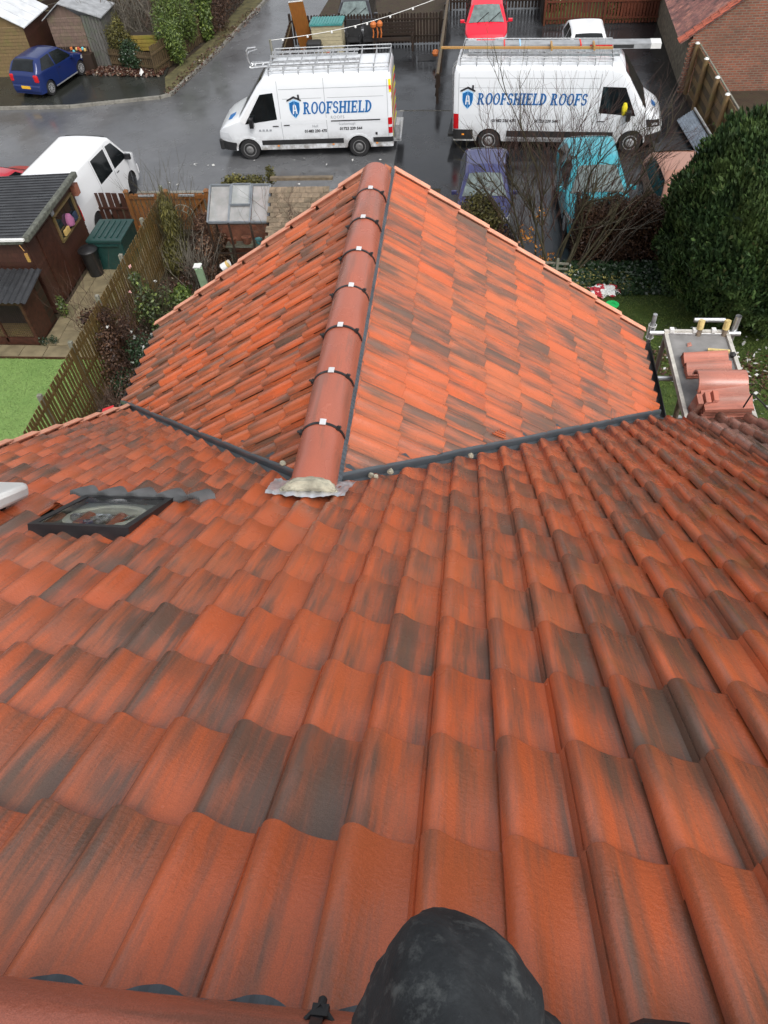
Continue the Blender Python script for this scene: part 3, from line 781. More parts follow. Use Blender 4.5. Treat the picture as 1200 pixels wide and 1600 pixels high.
# fences round the yards at the back
picket_fence('back_fence', (-8.0, 36.15), (-1.45, 35.95), 1.15, .09, .135, 'fence_dark', 'dark paling fence behind the beige storage box and the dark chairs', post='fence_dark', posts_every=2.2, rails=(.25, .8), pointed=True)
picket_fence('back_fence', (-1.2, 40.2), (2.9, 40.0), 1.2, .10, .15, 'fence_dark', 'dark paling fence behind the red car with the clear windscreen', post='fence_dark', posts_every=2.0, rails=(.25, .8))
picket_fence('brown_fence', (2.98, 37.75), (8.05, 37.55), 1.05, .095, .135, 'fence_red', 'red brown picket fence behind the white car', post='fence_red', posts_every=2.4, rails=(.2, .8))
picket_fence('side_fence', (2.92, 38.0), (2.92, 44), 1.3, .10, .13, 'fence_dark', 'dark fence running back between the red car and the far lawn', post='fence_dark', rails=(.25, .8))
# low rail fence dividing the yards
rf = empty('rail_fence', (-1.4, 34, 0), label='low black post and rail fence running away between the two sign written vans', cat='fence')
for i, y in enumerate((29.8, 31.3, 32.8, 34.3, 35.8, 37.6, 39.4)):
    MB().box((-1.36, y, .5), (.09, .09, 1.0), rz=.1).build('post', M['fence_dark'], rf)
for z in (.3, .6, .92): MB().bar((-1.42, 29.8, z), (-1.30, 41, z), .05, .10).build('rail', M['fence_dark'], rf)
MB().bar((-1.34, 29.8, 1.03), (-1.24, 41, 1.03), .10, .03).build('cap_rail', M['fence_old'], rf)
# board fence with tan posts beside the barn
bf = empty('board_fence', (7.9, 28, 0), label='tall brown board fence with tan round posts leaning beside the brick barn', cat='fence')
for i, y in enumerate((30.15, 28.7, 27.1, 25.75, 24.3)):
    x = 7.74 + (30.75-y)*.035
    MB().tube([(x, y, 0), (x+.02, y, 1.66)], .085, 10).build('post', M['post_tan'], bf, smooth=True)
    MB().lathe([(.087, 1.655), (.05, 1.70)], 10, (x+.02, y, 0)).build('post_cap', M['white_pvc'], bf)
for j in range(7):
    z = .14 + j*.215
    for (y0, y1) in ((30.15, 28.7), (28.7, 27.1), (27.1, 25.75), (25.75, 24.3), (24.3, 22.9)):
        xa, xb = 7.86+(30.75-y0)*.035, 7.86+(30.75-y1)*.035
        MB().bar((xa, y0-.01, z), (xb, y1+.01, z), .025, .205).build('board', M['fence_old'] if j % 2 else M['post_tan'], bf)
MB().bar((7.88, 30.2, 1.63), (8.15, 22.9, 1.63), .05, .03).build('capping', M['rail_grey'], bf)
# ------------------------------------------------------------------ sheds on the left
def lap_wall(root, a, b, z0, z1, mat, pitch=.125, gable=None, name='board', out=1, skip=None):
    """horizontal lapped boards between plan points a and b; gable = (top height at middle)"""
    a, b = Vector((*a, 0)), Vector((*b, 0)); d = (b-a); L = d.length; d /= L; nn = Vector((d.y, -d.x, 0))*out
    z = z0
    while z < (gable or z1) - .02:
        t0, t1 = 0, 1
        if z > z1 and gable:
            q = (z - z1)/(gable - z1)*.5; t0, t1 = q, 1-q
        segs = [(t0, t1)]
        if skip and skip[2] < z + pitch/2 < skip[3]: segs = [(t0, skip[0]), (skip[1], t1)]
        for (u0, u1) in segs:
            if u1-u0 < .03: continue
            p, q_ = a + d*L*u0, a + d*L*u1
            hh_ = pitch if not (z <= z1 < z+pitch and not gable) else z1 - z
            mb = MB(); o1 = nn*.022; o2 = nn*.008
            mb.add([p, p+o1, p+o2+Vector((0, 0, hh_)), p+Vector((0, 0, hh_)), q_, q_+o1, q_+o2+Vector((0, 0, hh_)), q_+Vector((0, 0, hh_))], [(0, 1, 2, 3), (7, 6, 5, 4), (1, 5, 6, 2), (0, 4, 5, 1), (3, 2, 6, 7), (0, 3, 7, 4)])
            mb.v = [(v_[0], v_[1], v_[2] + z) for v_ in mb.v]
            mb.build(name, M[mat], root)
        z += pitch
t = NT('felt'); v = t.coords('Object', rnd=False); M['felt'] = t.out(t.ramp(t.noise(v, 3, 6, .7), [(.3, (.018, .019, .021)), (.7, (.040, .041, .044))]), t.ramp(t.noise(v, 2, 4), [(.4, .25), (.7, .5)]), t.bump(t.noise(v, 150, 2), .3, .003))
simple('felt_light', (.30, .31, .32), .35, var=.25, scale=4)
simple('felt_white', (.62, .64, .66), .3, var=.15, scale=3)
simple('edge_moss', (.10, .105, .085), .6, var=.5, scale=14, bump=.5)
simple('dark_glass', (.012, .016, .018), .05, var=.2, spec=.8)
# big brown shed: door and window side faces +X at x=-11.25, roof falls towards +X and -X? (mono strip felt)
sh = empty('garden_shed', (-12.6, 18.3, 0), label='large dark brown lapped shed with black felt roof and pink things in its window', cat='shed')
lap_wall(sh, (-11.27, 16.38), (-11.27, 19.52), .05, 2.24, 'shed_brown', .13, out=1, skip=(.52, .935, 1.22, 1.95))
lap_wall(sh, (-15.2, 16.38), (-11.27, 16.38), .05, 2.18, 'shed_brown', .13, out=1)
MB().box((-13.25, 17.96, 1.08), (3.9, 3.08, 2.12)).build('shell', M['fence_dark'], sh)
# roof: ridge along Y further left; falls to the right edge
mb = MB(); vs = []
prof_ = [(-15.3, 2.22), (-13.2, 2.29), (-11.14, 2.36)]
NB = 22
for j in range(NB+1):
    y = 16.25 + (19.62-16.25)*j/NB
    for (x, z) in prof_:
        vs.append((x, y, z + .0))
    for (x, z) in prof_: vs.append((x, y, z-.03))
for j in range(NB): 
    b0 = j*6
    mb.add([vs[b0], vs[b0+1], vs[b0+2], vs[b0+6], vs[b0+7], vs[b0+8]], [(0, 1, 4, 3), (1, 2, 5, 4)])
for j in range(NB+1):   # battens under the felt show as ribs
    y = 16.25 + (19.62-16.25)*j/NB
    for q in range(2):
        mb.bar((prof_[q][0], y, prof_[q][1]+.008), (prof_[q+1][0], y, prof_[q+1][1]+.008), .03, .018)
mb.build('roof', M['felt'], sh)
mb = MB(); mb.bar((-11.09, 16.2, 2.33), (-11.09, 19.68, 2.33), .15, .16); mb.build('roof_edge', M['edge_moss'], sh, bevel=.03)
MB().bar((-15.3, 16.22, 2.16), (-11.2, 16.22, 2.28), .06, .12).build('fascia', M['edge_moss'], sh)
MB().bar((-11.75, 16.17, 2.34), (-11.1, 16.17, 2.35), .09, .05).build('felt_patch', M['white_pvc'], sh)
# door, window with things behind it
MB().box((-11.235, 17.35, 1.05), (.03, .82, 1.95)).build('door', M['brown_timber'], sh)
wf = MB(); 
for (c, dd) in (((-11.235, 18.66, 1.95), (.07, 1.34, .06)), ((-11.235, 18.66, 1.23), (.07, 1.34, .06)), ((-11.235, 18.02, 1.59), (.07, .06, .7)), ((-11.235, 19.30, 1.59), (.07, .06, .7))): wf.box(c, dd)
w_ = wf.build('window', M['shed_tan'], sh)
MB().box((-11.255, 18.66, 1.59), (.012, 1.26, .68)).build('pane', M['dark_glass'], w_)
simple('pink_cloth', (.32, .11, .22), .7); simple('straw', (.52, .36, .12), .8); simple('blue_tub', (.03, .05, .09), .4)
mb = MB(); mb.lathe([(.02, 0), (.13, .06), (.15, .2), (.09, .34), (.02, .38)], 10, (-11.22, 18.7, 1.30)); o = mb.build('cushion', M['pink_cloth'], sh, smooth=True)
MB().box((-11.2, 18.35, 1.36), (.06, .3, .14)).build('basket', M['straw'], sh); MB().box((-11.2, 19.05, 1.42), (.05, .22, .2)).build('tub', M['blue_tub'], sh)
MB().box((-11.20, 18.0, 2.08), (.03, .16, .14)).build('tin', M['felt_light'], sh)
MB().box((-11.18, 19.55, 1.95), (.16, .22, .3)).build('bird_box', M['brick_plain'], sh)
mb = MB(); mb.tube([(-11.3, 16.18, 2.2), (-11.22, 16.15, 2.05)], .01, 5); mb.box((-11.2, 16.13, 1.88), (.08, .03, .24)); mb.build('hanging_plaque', M['new_plank'], sh)
# small lean-to hutch in front of it
hu = empty('hutch', (-12, 15.5, 0), label='low dark brown hutch with wire front and corrugated lid, in front of the large shed', cat='hutch')
MB().box((-13.0, 15.95, .7), (3.66, .3, 1.35)).build('back', M['fence_dark'], hu)
lap_wall(hu, (-11.19, 15.05), (-11.19, 16.1), .04, 1.36, 'brown_timber', .2)
for (c, dd) in (((-13, 15.02, .12), (3.6, .05, .22)), ((-13, 15.02, 1.30), (3.6, .05, .14)), ((-11.22, 15.02, .7), (.08, .06, 1.3)), ((-12.05, 15.02, .7), (.05, .05, 1.2)), ((-12.9, 15.02, .7), (.05, .05, 1.2))): MB().box(c, dd).build('frame', M['brown_timber'], hu)
mb = MB()
for i in range(60): mb.box((-14.6+i*.057, 15.03, .72), (.004, .004, 1.1))
for i in range(18): mb.box((-13, 15.03, .2+i*.06), (3.5, .004, .004))
mb.build('wire_mesh', M['black_matt'], hu)
MB().box((-13, 15.5, .06), (3.5, .9, .08)).build('floor', M['shed_tan'], hu)
mb = MB(); vs = []; n = 120
for i in range(n+1):
    x = -14.9 + (3.95)*i/n; z = .022*math.sin(i*1.26)
    vs += [(x, 14.88, 1.37+z), (x, 16.15, 1.55+z)]
mb.add(vs, [(2*i, 2*i+1, 2*i+3, 2*i+2) for i in range(n)]); mb.build('lid', M['felt'], hu, smooth=True)
# bins
simple('bin_green', (.012, .045, .040), .35, var=.2); simple('bin_black', (.012, .012, .013), .4, var=.3)
bn = empty('storage_bin', (-10.3, 19.2, 0), label='dark green lidded compost bin box at the end of the patio', cat='bin')
MB().box((-10.32, 19.08, .46), (.98, 1.15, .9), taper=1.04).build('body', M['bin_green'], bn, bevel=.04)
o = MB().box((-10.32, 19.06, .95), (1.06, 1.22, .08)).build('lid', M['bin_green'], bn, bevel=.02)
for k in range(5): MB().box((-10.66+k*.17, 19.08, 1.0), (.05, .92, .03)).build('rib', M['bin_green'], o, bevel=.008, local=True)
for ch in o.children: ch.parent = o
for ch in o.children: ch.matrix_parent_inverse = Matrix.Identity(4)
MB().box((-10.32, 18.45, .83), (.8, .03, .05)).build('handle', M['bin_green'], bn)
bb = empty('dustbin', (-10.78, 18.3, 0), label='round black plastic dustbin beside the green box', cat='bin')
MB().lathe([(.20, 0), (.25, .72), (.26, .74)], 24, (-10.78, 18.28, .05)).build('body', M['bin_black'], bb, smooth=True)
MB().lathe([(.275, .0), (.28, .05), (.24, .09), (.08, .12), (.02, .125)], 24, (-10.78, 18.28, .78)).build('lid', M['bin_black'], bb, smooth=True)
# planter
pl_ = empty('planter', (-9.25, 14.75, 0), label='small dark square planter with green herbs by the lawn corner', cat='planter')
MB().box((-9.15, 14.78, .22), (.42, .42, .42), taper=1.1).build('pot', M['bin_black'], pl_)
# greenhouse
simple('alu', (.20, .22, .24), .4, metal=.3); 
t = NT('frost_glass'); v = t.coords(rnd=False); t.p.inputs['Transmission Weight'].default_value = .6; t.p.inputs['IOR'].default_value = 1.3
M['frost_glass'] = t.out(t.ramp(t.noise(v, 3, 4), [(.3, (.50, .53, .52)), (.7, (.78, .8, .8))]), .22)
t = NT('clear_glass'); t.p.inputs['Transmission Weight'].default_value = 1; t.p.inputs['IOR'].default_value = 1.3; M['clear_glass'] = t.out((.85, .9, .88), .03)
simple('turquoise_thing', (.1, .4, .45), .5)
gh = empty('greenhouse', (-6.25, 18.8, 0), label='grey framed lean-to greenhouse with three roof panes and an opening roof light', cat='greenhouse')
gx0, gx1, gy0, gy1, gz0, gz1 = -7.06, -5.38, 18.28, 19.18, 1.62, 2.2
def gp(u, v_, h=0): 
    x = gx0 + (gx1-gx0)*u; y = gy0 + (gy1-gy0)*v_; z = gz0 + (gz1-gz0)*v_ + h; return (x, y, z)
fr_ = MB()
for u in (0, .345, .70, 1): fr_.bar(gp(u, 0), gp(u, 1), .05, .04)
for v_ in (0, 1): fr_.bar(gp(0, v_), gp(1, v_), .05, .05)
fr_.build('roof_frame', M['alu'], gh)
for (u0, u1) in ((.02, .33), (.36, .69), (.72, .98)):
    MB().face([gp(u0, .03, -.01), gp(u1, .03, -.01), gp(u1, .97, -.01), gp(u0, .97, -.01)]).build('pane', M['frost_glass'], gh)
rl = MB(); 
for (a_, b_) in ((gp(.37, .42, .05), gp(.68, .42, .05)), (gp(.37, .97, .05), gp(.68, .97, .05)), (gp(.37, .42, .05), gp(.37, .97, .05)), (gp(.68, .42, .05), gp(.68, .97, .05))): rl.bar(a_, b_, .045, .05)
o = rl.build('roof_light', M['alu'], gh); MB().face([gp(.38, .44, .05), gp(.67, .44, .05), gp(.67, .95, .05), gp(.38, .95, .05)]).build('pane', M['frost_glass'], gh)
wf = MB()
for x in (gx0, gx0+.58, gx0+1.18, gx1): wf.bar((x, gy0, 0), (x, gy0, gz0), .05, .05)
for z in (.1, .7, 1.58): wf.bar((gx0, gy0, z), (gx1, gy0, z), .04, .04)
for x in (gx0, gx1): wf.bar((x, gy1, 0), (x, gy1, gz1), .05, .05); wf.bar((x, gy0, .7), (x, gy1, .7), .04, .04)
wf.build('wall_frame', M['fence_dark'], gh)
for k in range(3): MB().face([(gx0+.03+k*.58, gy0, .1), (gx0+.55+k*.58, gy0, .1), (gx0+.55+k*.58, gy0, 1.56), (gx0+.03+k*.58, gy0, 1.56)]).build('pane', M['clear_glass'], gh)
for x in (gx0, gx1): MB().face([(x, gy0, .1), (x, gy1, .1), (x, gy1, gz1), (x, gy0, gz0)]).build('pane', M['clear_glass'], gh)
MB().face([(gx0, gy1, 0), (gx1, gy1, 0), (gx1, gy1, gz1), (gx0, gy1, gz1)]).build('back_wall', M['brick_plain'], gh)
mb = MB(); mb.box((-6.2, 18.8, .75), (1.2, .4, .05)); 
for x in (-6.7, -5.7): mb.box((x, 18.8, .36), (.05, .3, .75))
mb.build('staging', M['rail_grey'], gh)
for (x, s_) in ((-6.6, .16), (-6.2, .2), (-5.85, .15)): MB().lathe([(s_*.5, .78), (s_*.75, .78+s_)], 10, (x, 18.8, 0)).build('flower_pot', M['brick_plain'] if s_ > .155 else M['turquoise_thing'], gh)
# small tiled outhouse next to the greenhouse
ot = empty('tiled_outhouse', (-4.5, 18.6, 0), label='small outhouse with mossy brown plain tiles beside the greenhouse', cat='outhouse')
MB().box((-4.55, 18.72, .85), (1.45, .8, 1.7)).build('wall', M['brick_plain'], ot)
simple('plain_tile', (.15, .115, .075), .6, var=.35, scale=7, bump=.4)
simple('plain_tile_b', (.20, .15, .10), .6, var=.35, scale=7, bump=.4)
pt = [MB().box((0, 0, 0), (.158, .19, .018)).mesh('roof_tile', M[q]) for q in ('plain_tile', 'plain_tile_b')]
ux = Vector((1, 0, 0)); uy = Vector((0, gy1-17.5, 2.35-1.45)).normalized(); 
for r in range(11):
    for c in range(10):
        o = bpy.data.objects.new('roof_tile', random.choice(pt)); col.objects.link(o); adopt(o, ot)
        p = Vector((-5.28 + c*.163 + (.08 if r % 2 else 0), 17.62, 1.5)) + uy*(r*.145)
        o.matrix_basis = Matrix.Translation(p + Vector((0, 0, random.uniform(0, .006)))) @ Matrix.Rotation(math.atan2(uy.z, uy.y) - .07, 4, 'X')
MB().bar((-5.36, 19.2, 2.36), (-3.66, 19.2, 2.36), .13, .07).build('ridge', M['plain_tile'], ot)
# green post and white pot by the roof
gp_ = empty('green_post', (-7.3, 17.3, 0), label='pale green square post standing in the shrub bed', cat='post')
simple('pale_green', (.36, .52, .33), .45, var=.15); MB().bar((-7.32, 17.55, 0), (-7.2, 17.15, 1.0), .19, .19).build('post', M['pale_green'], gp_); MB().box((-7.2, 17.14, 1.02), (.2, .2, .03)).build('cap', M['white_pvc'], gp_)
wp = empty('pipe_section', (-6.45, 17.2, 0), label='short cream and white pipe cap above the bed near the roof verge', cat='pipe')
mb = MB(); mb.tube([(-6.56, 17.2, .92), (-6.36, 17.25, 1.02)], .1, 14, cap=False); mb.tube([(-6.36, 17.25, 1.02), (-6.355, 17.25, 1.022)], .1, 14); mb.build('pipe', M['white_pvc'], wp); MB().tube([(-6.46, 17.22, 0), (-6.46, 17.22, .95)], .03, 6).build('stake', M['fence_old'], wp)
MB().tube([(-6.42, 17.235, .99), (-6.36, 17.25, 1.02)], .101, 14).build('rim', M['straw'], wp)
# ------------------------------------------------------------------ vehicles
def paint(name, c, rough=.28, dirt=.0, coat=.5, metal=0):
    t = NT(name); tc = t.node('ShaderNodeTexCoord'); sx = t.node('ShaderNodeSeparateXYZ'); t.l(tc.outputs['Object'], sx.inputs[0])
    mp = t.node('ShaderNodeMapping'); t.l(tc.outputs['Object'], mp.inputs[0])
    n = t.noise(mp.outputs[0], 3.5, 6, .65)
    low = t.ramp(sx.outputs[2], [(.25, 1.0), (.95, 0.0)])
    mu = t.node('ShaderNodeMath', _operation='MULTIPLY'); t.l(low, mu.inputs[0]); t.l(t.ramp(n, [(.35, 0.0), (.65, 1.0)]), mu.inputs[1])
    m2 = t.node('ShaderNodeMath', _operation='MULTIPLY', i1=dirt); t.l(mu.outputs[0], m2.inputs[0])
    cc = t.mix(t.ramp(n, [(.3, 0.0), (.8, .12)]), c, tuple(x*.7 for x in c))
    cc = t.mix(m2.outputs[0], cc, (.13, .10, .07))
    t.p.inputs['Coat Weight'].default_value = coat; t.p.inputs['Coat Roughness'].default_value = .08
    M[name] = t.out(cc, rough, None, metal)
paint('van_white', (.76, .785, .81), dirt=.95); paint('van_white2', (.78, .79, .80), dirt=.35); paint('white_roof', (.82, .83, .84), dirt=.1)
paint('blue_paint', (.008, .022, .115), metal=.1); paint('red_paint', (.72, .012, .035)); paint('dark_red_paint', (.45, .02, .035))
paint('purple_paint', (.04, .045, .14)); paint('teal_paint', (.045, .38, .46)); paint('bronze_paint', (.48, .235, .16), metal=.3); paint('black_paint', (.02, .02, .025))
simple('tyre', (.018, .018, .019), .7, var=.2); simple('rim_silver', (.50, .51, .52), .35, metal=.5, var=.15); simple('rim_grey', (.20, .20, .20), .5, metal=.3, var=.2)
simple('car_glass', (.008, .010, .011), .08, var=.4, scale=3, spec=.45); simple('ws_glass', (.13, .165, .16), .08, var=.4, scale=4, spec=.8); simple('cab_dark', (.02, .02, .022), .6)
simple('lamp_clear', (.62, .64, .66), .12, var=.1); simple('lamp_red', (.50, .008, .012), .2); simple('lamp_amber', (.85, .30, .03), .3)
simple('plate_yellow', (.75, .42, .03), .5, var=.05); simple('chev_red', (.75, .03, .02), .5, var=.02); simple('chev_yellow', (.85, .75, .02), .5, var=.02)
simple('print_blue', (.004, .12, .36), .4, var=.05); simple('print_black', (.015, .015, .02), .5, var=.05); simple('print_light', (.35, .62, .86), .4, var=.05); simple('print_grey', (.32, .34, .36), .5, var=.05)
simple('hi_vis', (.75, .62, .02), .6, var=.1); simple('lamp_lit', (1, .75, .3), .4)
def sstep(a, b, x): t = max(0, min(1, (x-a)/(b-a))); return t*t*(3-2*t)
class Car:
    def __init__(s, L, W, prof, belt, axles, rw, sill=.24, tumble=.16, front=.16, rear=.06, corner=.09, crown=.035, roof_taper=0):
        s.L, s.W, s.prof, s.belt, s.ax, s.rw, s.sill = L, W, prof, belt, axles, rw, sill
        s.tumble, s.front, s.rear, s.corner, s.crown = tumble, front, rear, corner, crown
        s.px = [p[0] for p in prof]; s.pz = [p[1] for p in prof]
        s.bx = [p[0] for p in belt]; s.bz = [p[1] for p in belt]
    def top(s, x): return float(np.interp(x, s.px, s.pz))
    def shoulder(s, x): return min(float(np.interp(x, s.bx, s.bz)), s.top(x) - .03)
    def hw(s, x):
        w = s.W/2; f, r = s.L/2 - x, x + s.L/2
        if f < s.front*3: w -= s.front*(1 - f/(s.front*3))**2*1.0
        if r < s.rear*3: w -= s.rear*(1 - r/(s.rear*3))**2
        return w
    def low(s, x):
        z = s.sill
        for a in s.ax:
            R = s.rw*1.17; d = x - a
            if abs(d) < R: z = max(z, s.rw*.97 + math.sqrt(R*R-d*d)*.98)
        return z
    def side(s, x, z):
        w = s.hw(x); zb = s.shoulder(x); zt = s.top(x)
        if z <= zb:
            t = (z - s.sill)/max(.01, zb - s.sill); return w*(1 - .035*(1-math.sin(max(0, min(1, t*.85+.1))*math.pi*.62)))- .0
        k = s.tumble; return w*(1-.035*(1-math.sin(min(1, .95)*math.pi*.62))) - k*(z-zb)/max(.3, s.maxtop - s.maxbelt)
    @property
    def maxtop(s): return max(s.pz)
    @property
    def maxbelt(s): return max(s.bz)
    def topz(s, x, y):
        wr = s.side(x, s.top(x)) ; return s.top(x) + s.crown*(1 - (y/max(.1, wr))**2) - s.crown
    def stations(s):
        xs = set(np.round(np.linspace(-s.L/2, s.L/2, 44), 4)); 
        for a in s.ax:
            for q in np.linspace(-1.17, 1.17, 19): xs.add(round(a + q*s.rw, 4))
        for p in s.px: xs.add(round(p, 4))
        xs = sorted(x for x in xs if -s.L/2 <= x <= s.L/2)
        out = [xs[0]]
        for x in xs[1:]:
            if x-out[-1] > .006: out.append(x)
        return out
    def ring(s, x):
        zl, zb, zt = s.low(x), s.shoulder(x), s.top(x); zl = min(zl, zb-.02)
        rc = min(s.corner, (zt-zb)*.7)
        pts = [(s.side(x, z), z) for z in (zl, zl+(zb-zl)*.3, zl+(zb-zl)*.6, zb-.03*(zb-zl), zb)]
        for t in (.3, .65, 1.0):
            z = zb + (zt - rc - zb)*t; pts.append((s.side(x, z), z))
        wt = s.side(x, zt-rc)
        for t in (30, 60, 90):
            pts.append((wt - rc*(1-math.cos(R_(t))), zt - rc + rc*math.sin(R_(t)) - s.crown*.5))
        w2 = wt-rc
        for t in (.66, .33, 0): pts.append((w2*t, zt - s.crown*(.5)*(t*t) ))
        full = pts + [(-y, z) for y, z in pts[-2::-1]]
        return full
    def body(s, name, mat, root, split_arch=True):
        mb = MB(); xs = s.stations(); rings = [s.ring(x) for x in xs]; n = len(rings[0]); vs = []
        for x, r in zip(xs, rings): vs += [(x, y, z) for y, z in r]
        fs = [(i*n+j, i*n+j+1, (i+1)*n+j+1, (i+1)*n+j) for i in range(len(xs)-1) for j in range(n-1)]
        fs += [tuple(range(n))[::-1], tuple((len(xs)-1)*n+j for j in range(n))]
        mb.add(vs, fs)
        o = mb.build(name, mat, root, smooth=True, local=True, angle=38)
        # underside and wheel wells
        ub = MB(); ub.box((0, 0, s.sill+.12), (s.L*.94, s.W*.80, .22)); ub.build('underbody', M['black_matt'], root, local=True)
        return o
    def side_patch(s, quad, sgn, mat, name, root, eps=.006, nx=10, nz=5):
        mb = MB(); vs = []
        for j in range(nz+1):
            for i in range(nx+1):
                u, v = i/nx, j/nz
                x = (1-u)*(1-v)*quad[0][0]+u*(1-v)*quad[1][0]+u*v*quad[2][0]+(1-u)*v*quad[3][0]
                z = (1-u)*(1-v)*quad[0][1]+u*(1-v)*quad[1][1]+u*v*quad[2][1]+(1-u)*v*quad[3][1]
                vs.append((x, sgn*(s.side(x, z)+eps), z))
        mb.add(vs, [(j*(nx+1)+i, j*(nx+1)+i+1, (j+1)*(nx+1)+i+1, (j+1)*(nx+1)+i) for j in range(nz) for i in range(nx)])
        return mb.build(name, mat, root, local=True, smooth=True)
    def top_patch(s, x0, x1, w0, w1, mat, name, root, eps=.012, nx=10, ny=8):
        mb = MB(); vs = []
        for i in range(nx+1):
            u = i/nx; x = x0 + (x1-x0)*u; wf = w0+(w1-w0)*u
            for j in range(ny+1):
                y = (j/ny*2-1)*wf*s.side(x, s.top(x))
                sl = (s.top(x+.02)-s.top(x-.02))/.04; nn = Vector((-sl, 0, 1)).normalized()
                wt = s.side(x, s.top(x)); z = s.top(x) - s.crown*.5*(y/wt)**2
                vs.append((x+nn.x*eps, y, z+nn.z*eps))
        mb.add(vs, [(i*(ny+1)+j, i*(ny+1)+j+1, (i+1)*(ny+1)+j+1, (i+1)*(ny+1)+j) for j in range(ny) for i in range(nx)])
        return mb.build(name, mat, root, local=True, smooth=True)
    def end_patch(s, which, y0, y1, z0, z1, mat, name, root, eps=.01):
        x = (s.L/2+eps)*(1 if which > 0 else -1)
        return MB().box((x, (y0+y1)/2, (z0+z1)/2), (.02, y1-y0, z1-z0)).build(name, mat, root, local=True, bevel=.006)
def wheels(root, car, rim='rim_silver', style='spoke', w=.20, tyre_mat='tyre', tr=None):
    r = tr or car.rw
    tm = MB().lathe([(r*.62, -w/2), (r*.93, -w/2), (r, -w/2+.03), (r, w/2-.03), (r*.93, w/2), (r*.62, w/2)], 30, ax='Y').mesh('tyre', M[tyre_mat], True, 40)
    rb = MB(); R0 = r*.64
    rb.lathe([(R0, -.01), (R0, .02), (R0*.9, .022), (R0*.86, -.01)], 28, ax='Y')
    rb.m = 1; rb.lathe([(R0*.9, -.028), (.001, -.028)], 24, ax='Y'); rb.m = 0
    if style == 'spoke':
        for k in range(10):
            t = 2*math.pi*k/10; rb.bar((math.cos(t)*.04, .005, math.sin(t)*.04), (math.cos(t)*R0*.92, .012, math.sin(t)*R0*.92), .022, .032, up=(0, 1, 0))
        rb.lathe([(.055, .0), (.05, .02), (.02, .025)], 14, ax='Y')
    else:
        rb.lathe([(R0*.80, .0), (R0*.5, .016), (R0*.42, .03), (R0*.2, .032), (R0*.18, .02)], 24, ax='Y')
        rb.m = 1
        for k in range(12):
            t = 2*math.pi*k/12; rb.lathe([(.018, .013), (.018, .016)], 8, (math.cos(t)*R0*.66, 0, math.sin(t)*R0*.66), 'Y')
    rm = rb.mesh('rim', [M[rim], M['black_matt']], True, 40)
    for a in car.ax:
        for sg in (1, -1):
            tw = link('wheel', tm, root, local=True, loc=(a, sg*(car.W/2 - w/2 - .025), r))
            ro = link('rim', rm, tw, local=True, loc=(0, sg*(w/2-.012), 0)); 
            if sg < 0: ro.rotation_euler = (0, 0, math.pi)
def arches(car, root, mat='black_matt', wd=.05, both=(1, -1)):
    for a in car.ax:
        for sg in both:
            mb = MB(); vs = []; n = 18
            for i in range(n+1):
                t = math.pi*i/n
                for rr, e in ((1.17, -.03), (1.17, .012), (1.17+wd/car.rw, .014), (1.17+wd/car.rw, .0)):
                    x = a + math.cos(t)*car.rw*rr; z = car.rw*.97 + math.sin(t)*car.rw*rr*.98
                    vs.append((x, sg*(car.side(x, z)+e), z))
            mb.add(vs, [(i*4+q, i*4+q+1, (i+1)*4+q+1, (i+1)*4+q) for i in range(n) for q in range(3)])
            mb.build('wheel_arch', M[mat], root, local=True)
def mirrors(car, root, x, z, mat='black_plastic', size=(.12, .2, .16)):
    for sg in (1, -1):
        y = car.side(x, z)
        mb = MB(); mb.box((x, sg*(y+.13), z+.04), size); mb.bar((x, sg*(y-.02), z-.03), (x, sg*(y+.08), z), .05, .04)
        mb.build('wing_mirror', M[mat], root, local=True, bevel=.03)
def text_mesh(txt, size, shear=0, bold=0, spacing=1.0):
    cu = bpy.data.curves.new('lettering', 'FONT'); cu.body = txt; cu.size = size; cu.shear = shear; cu.offset = bold; cu.space_character = spacing; cu.resolution_u = 3
    ob = bpy.data.objects.new('lettering', cu); col.objects.link(ob)
    bpy.context.view_layer.update(); dg = bpy.context.evaluated_depsgraph_get()
    me = bpy.data.meshes.new_from_object(ob.evaluated_get(dg)); bpy.data.objects.remove(ob); me.materials.clear(); return me
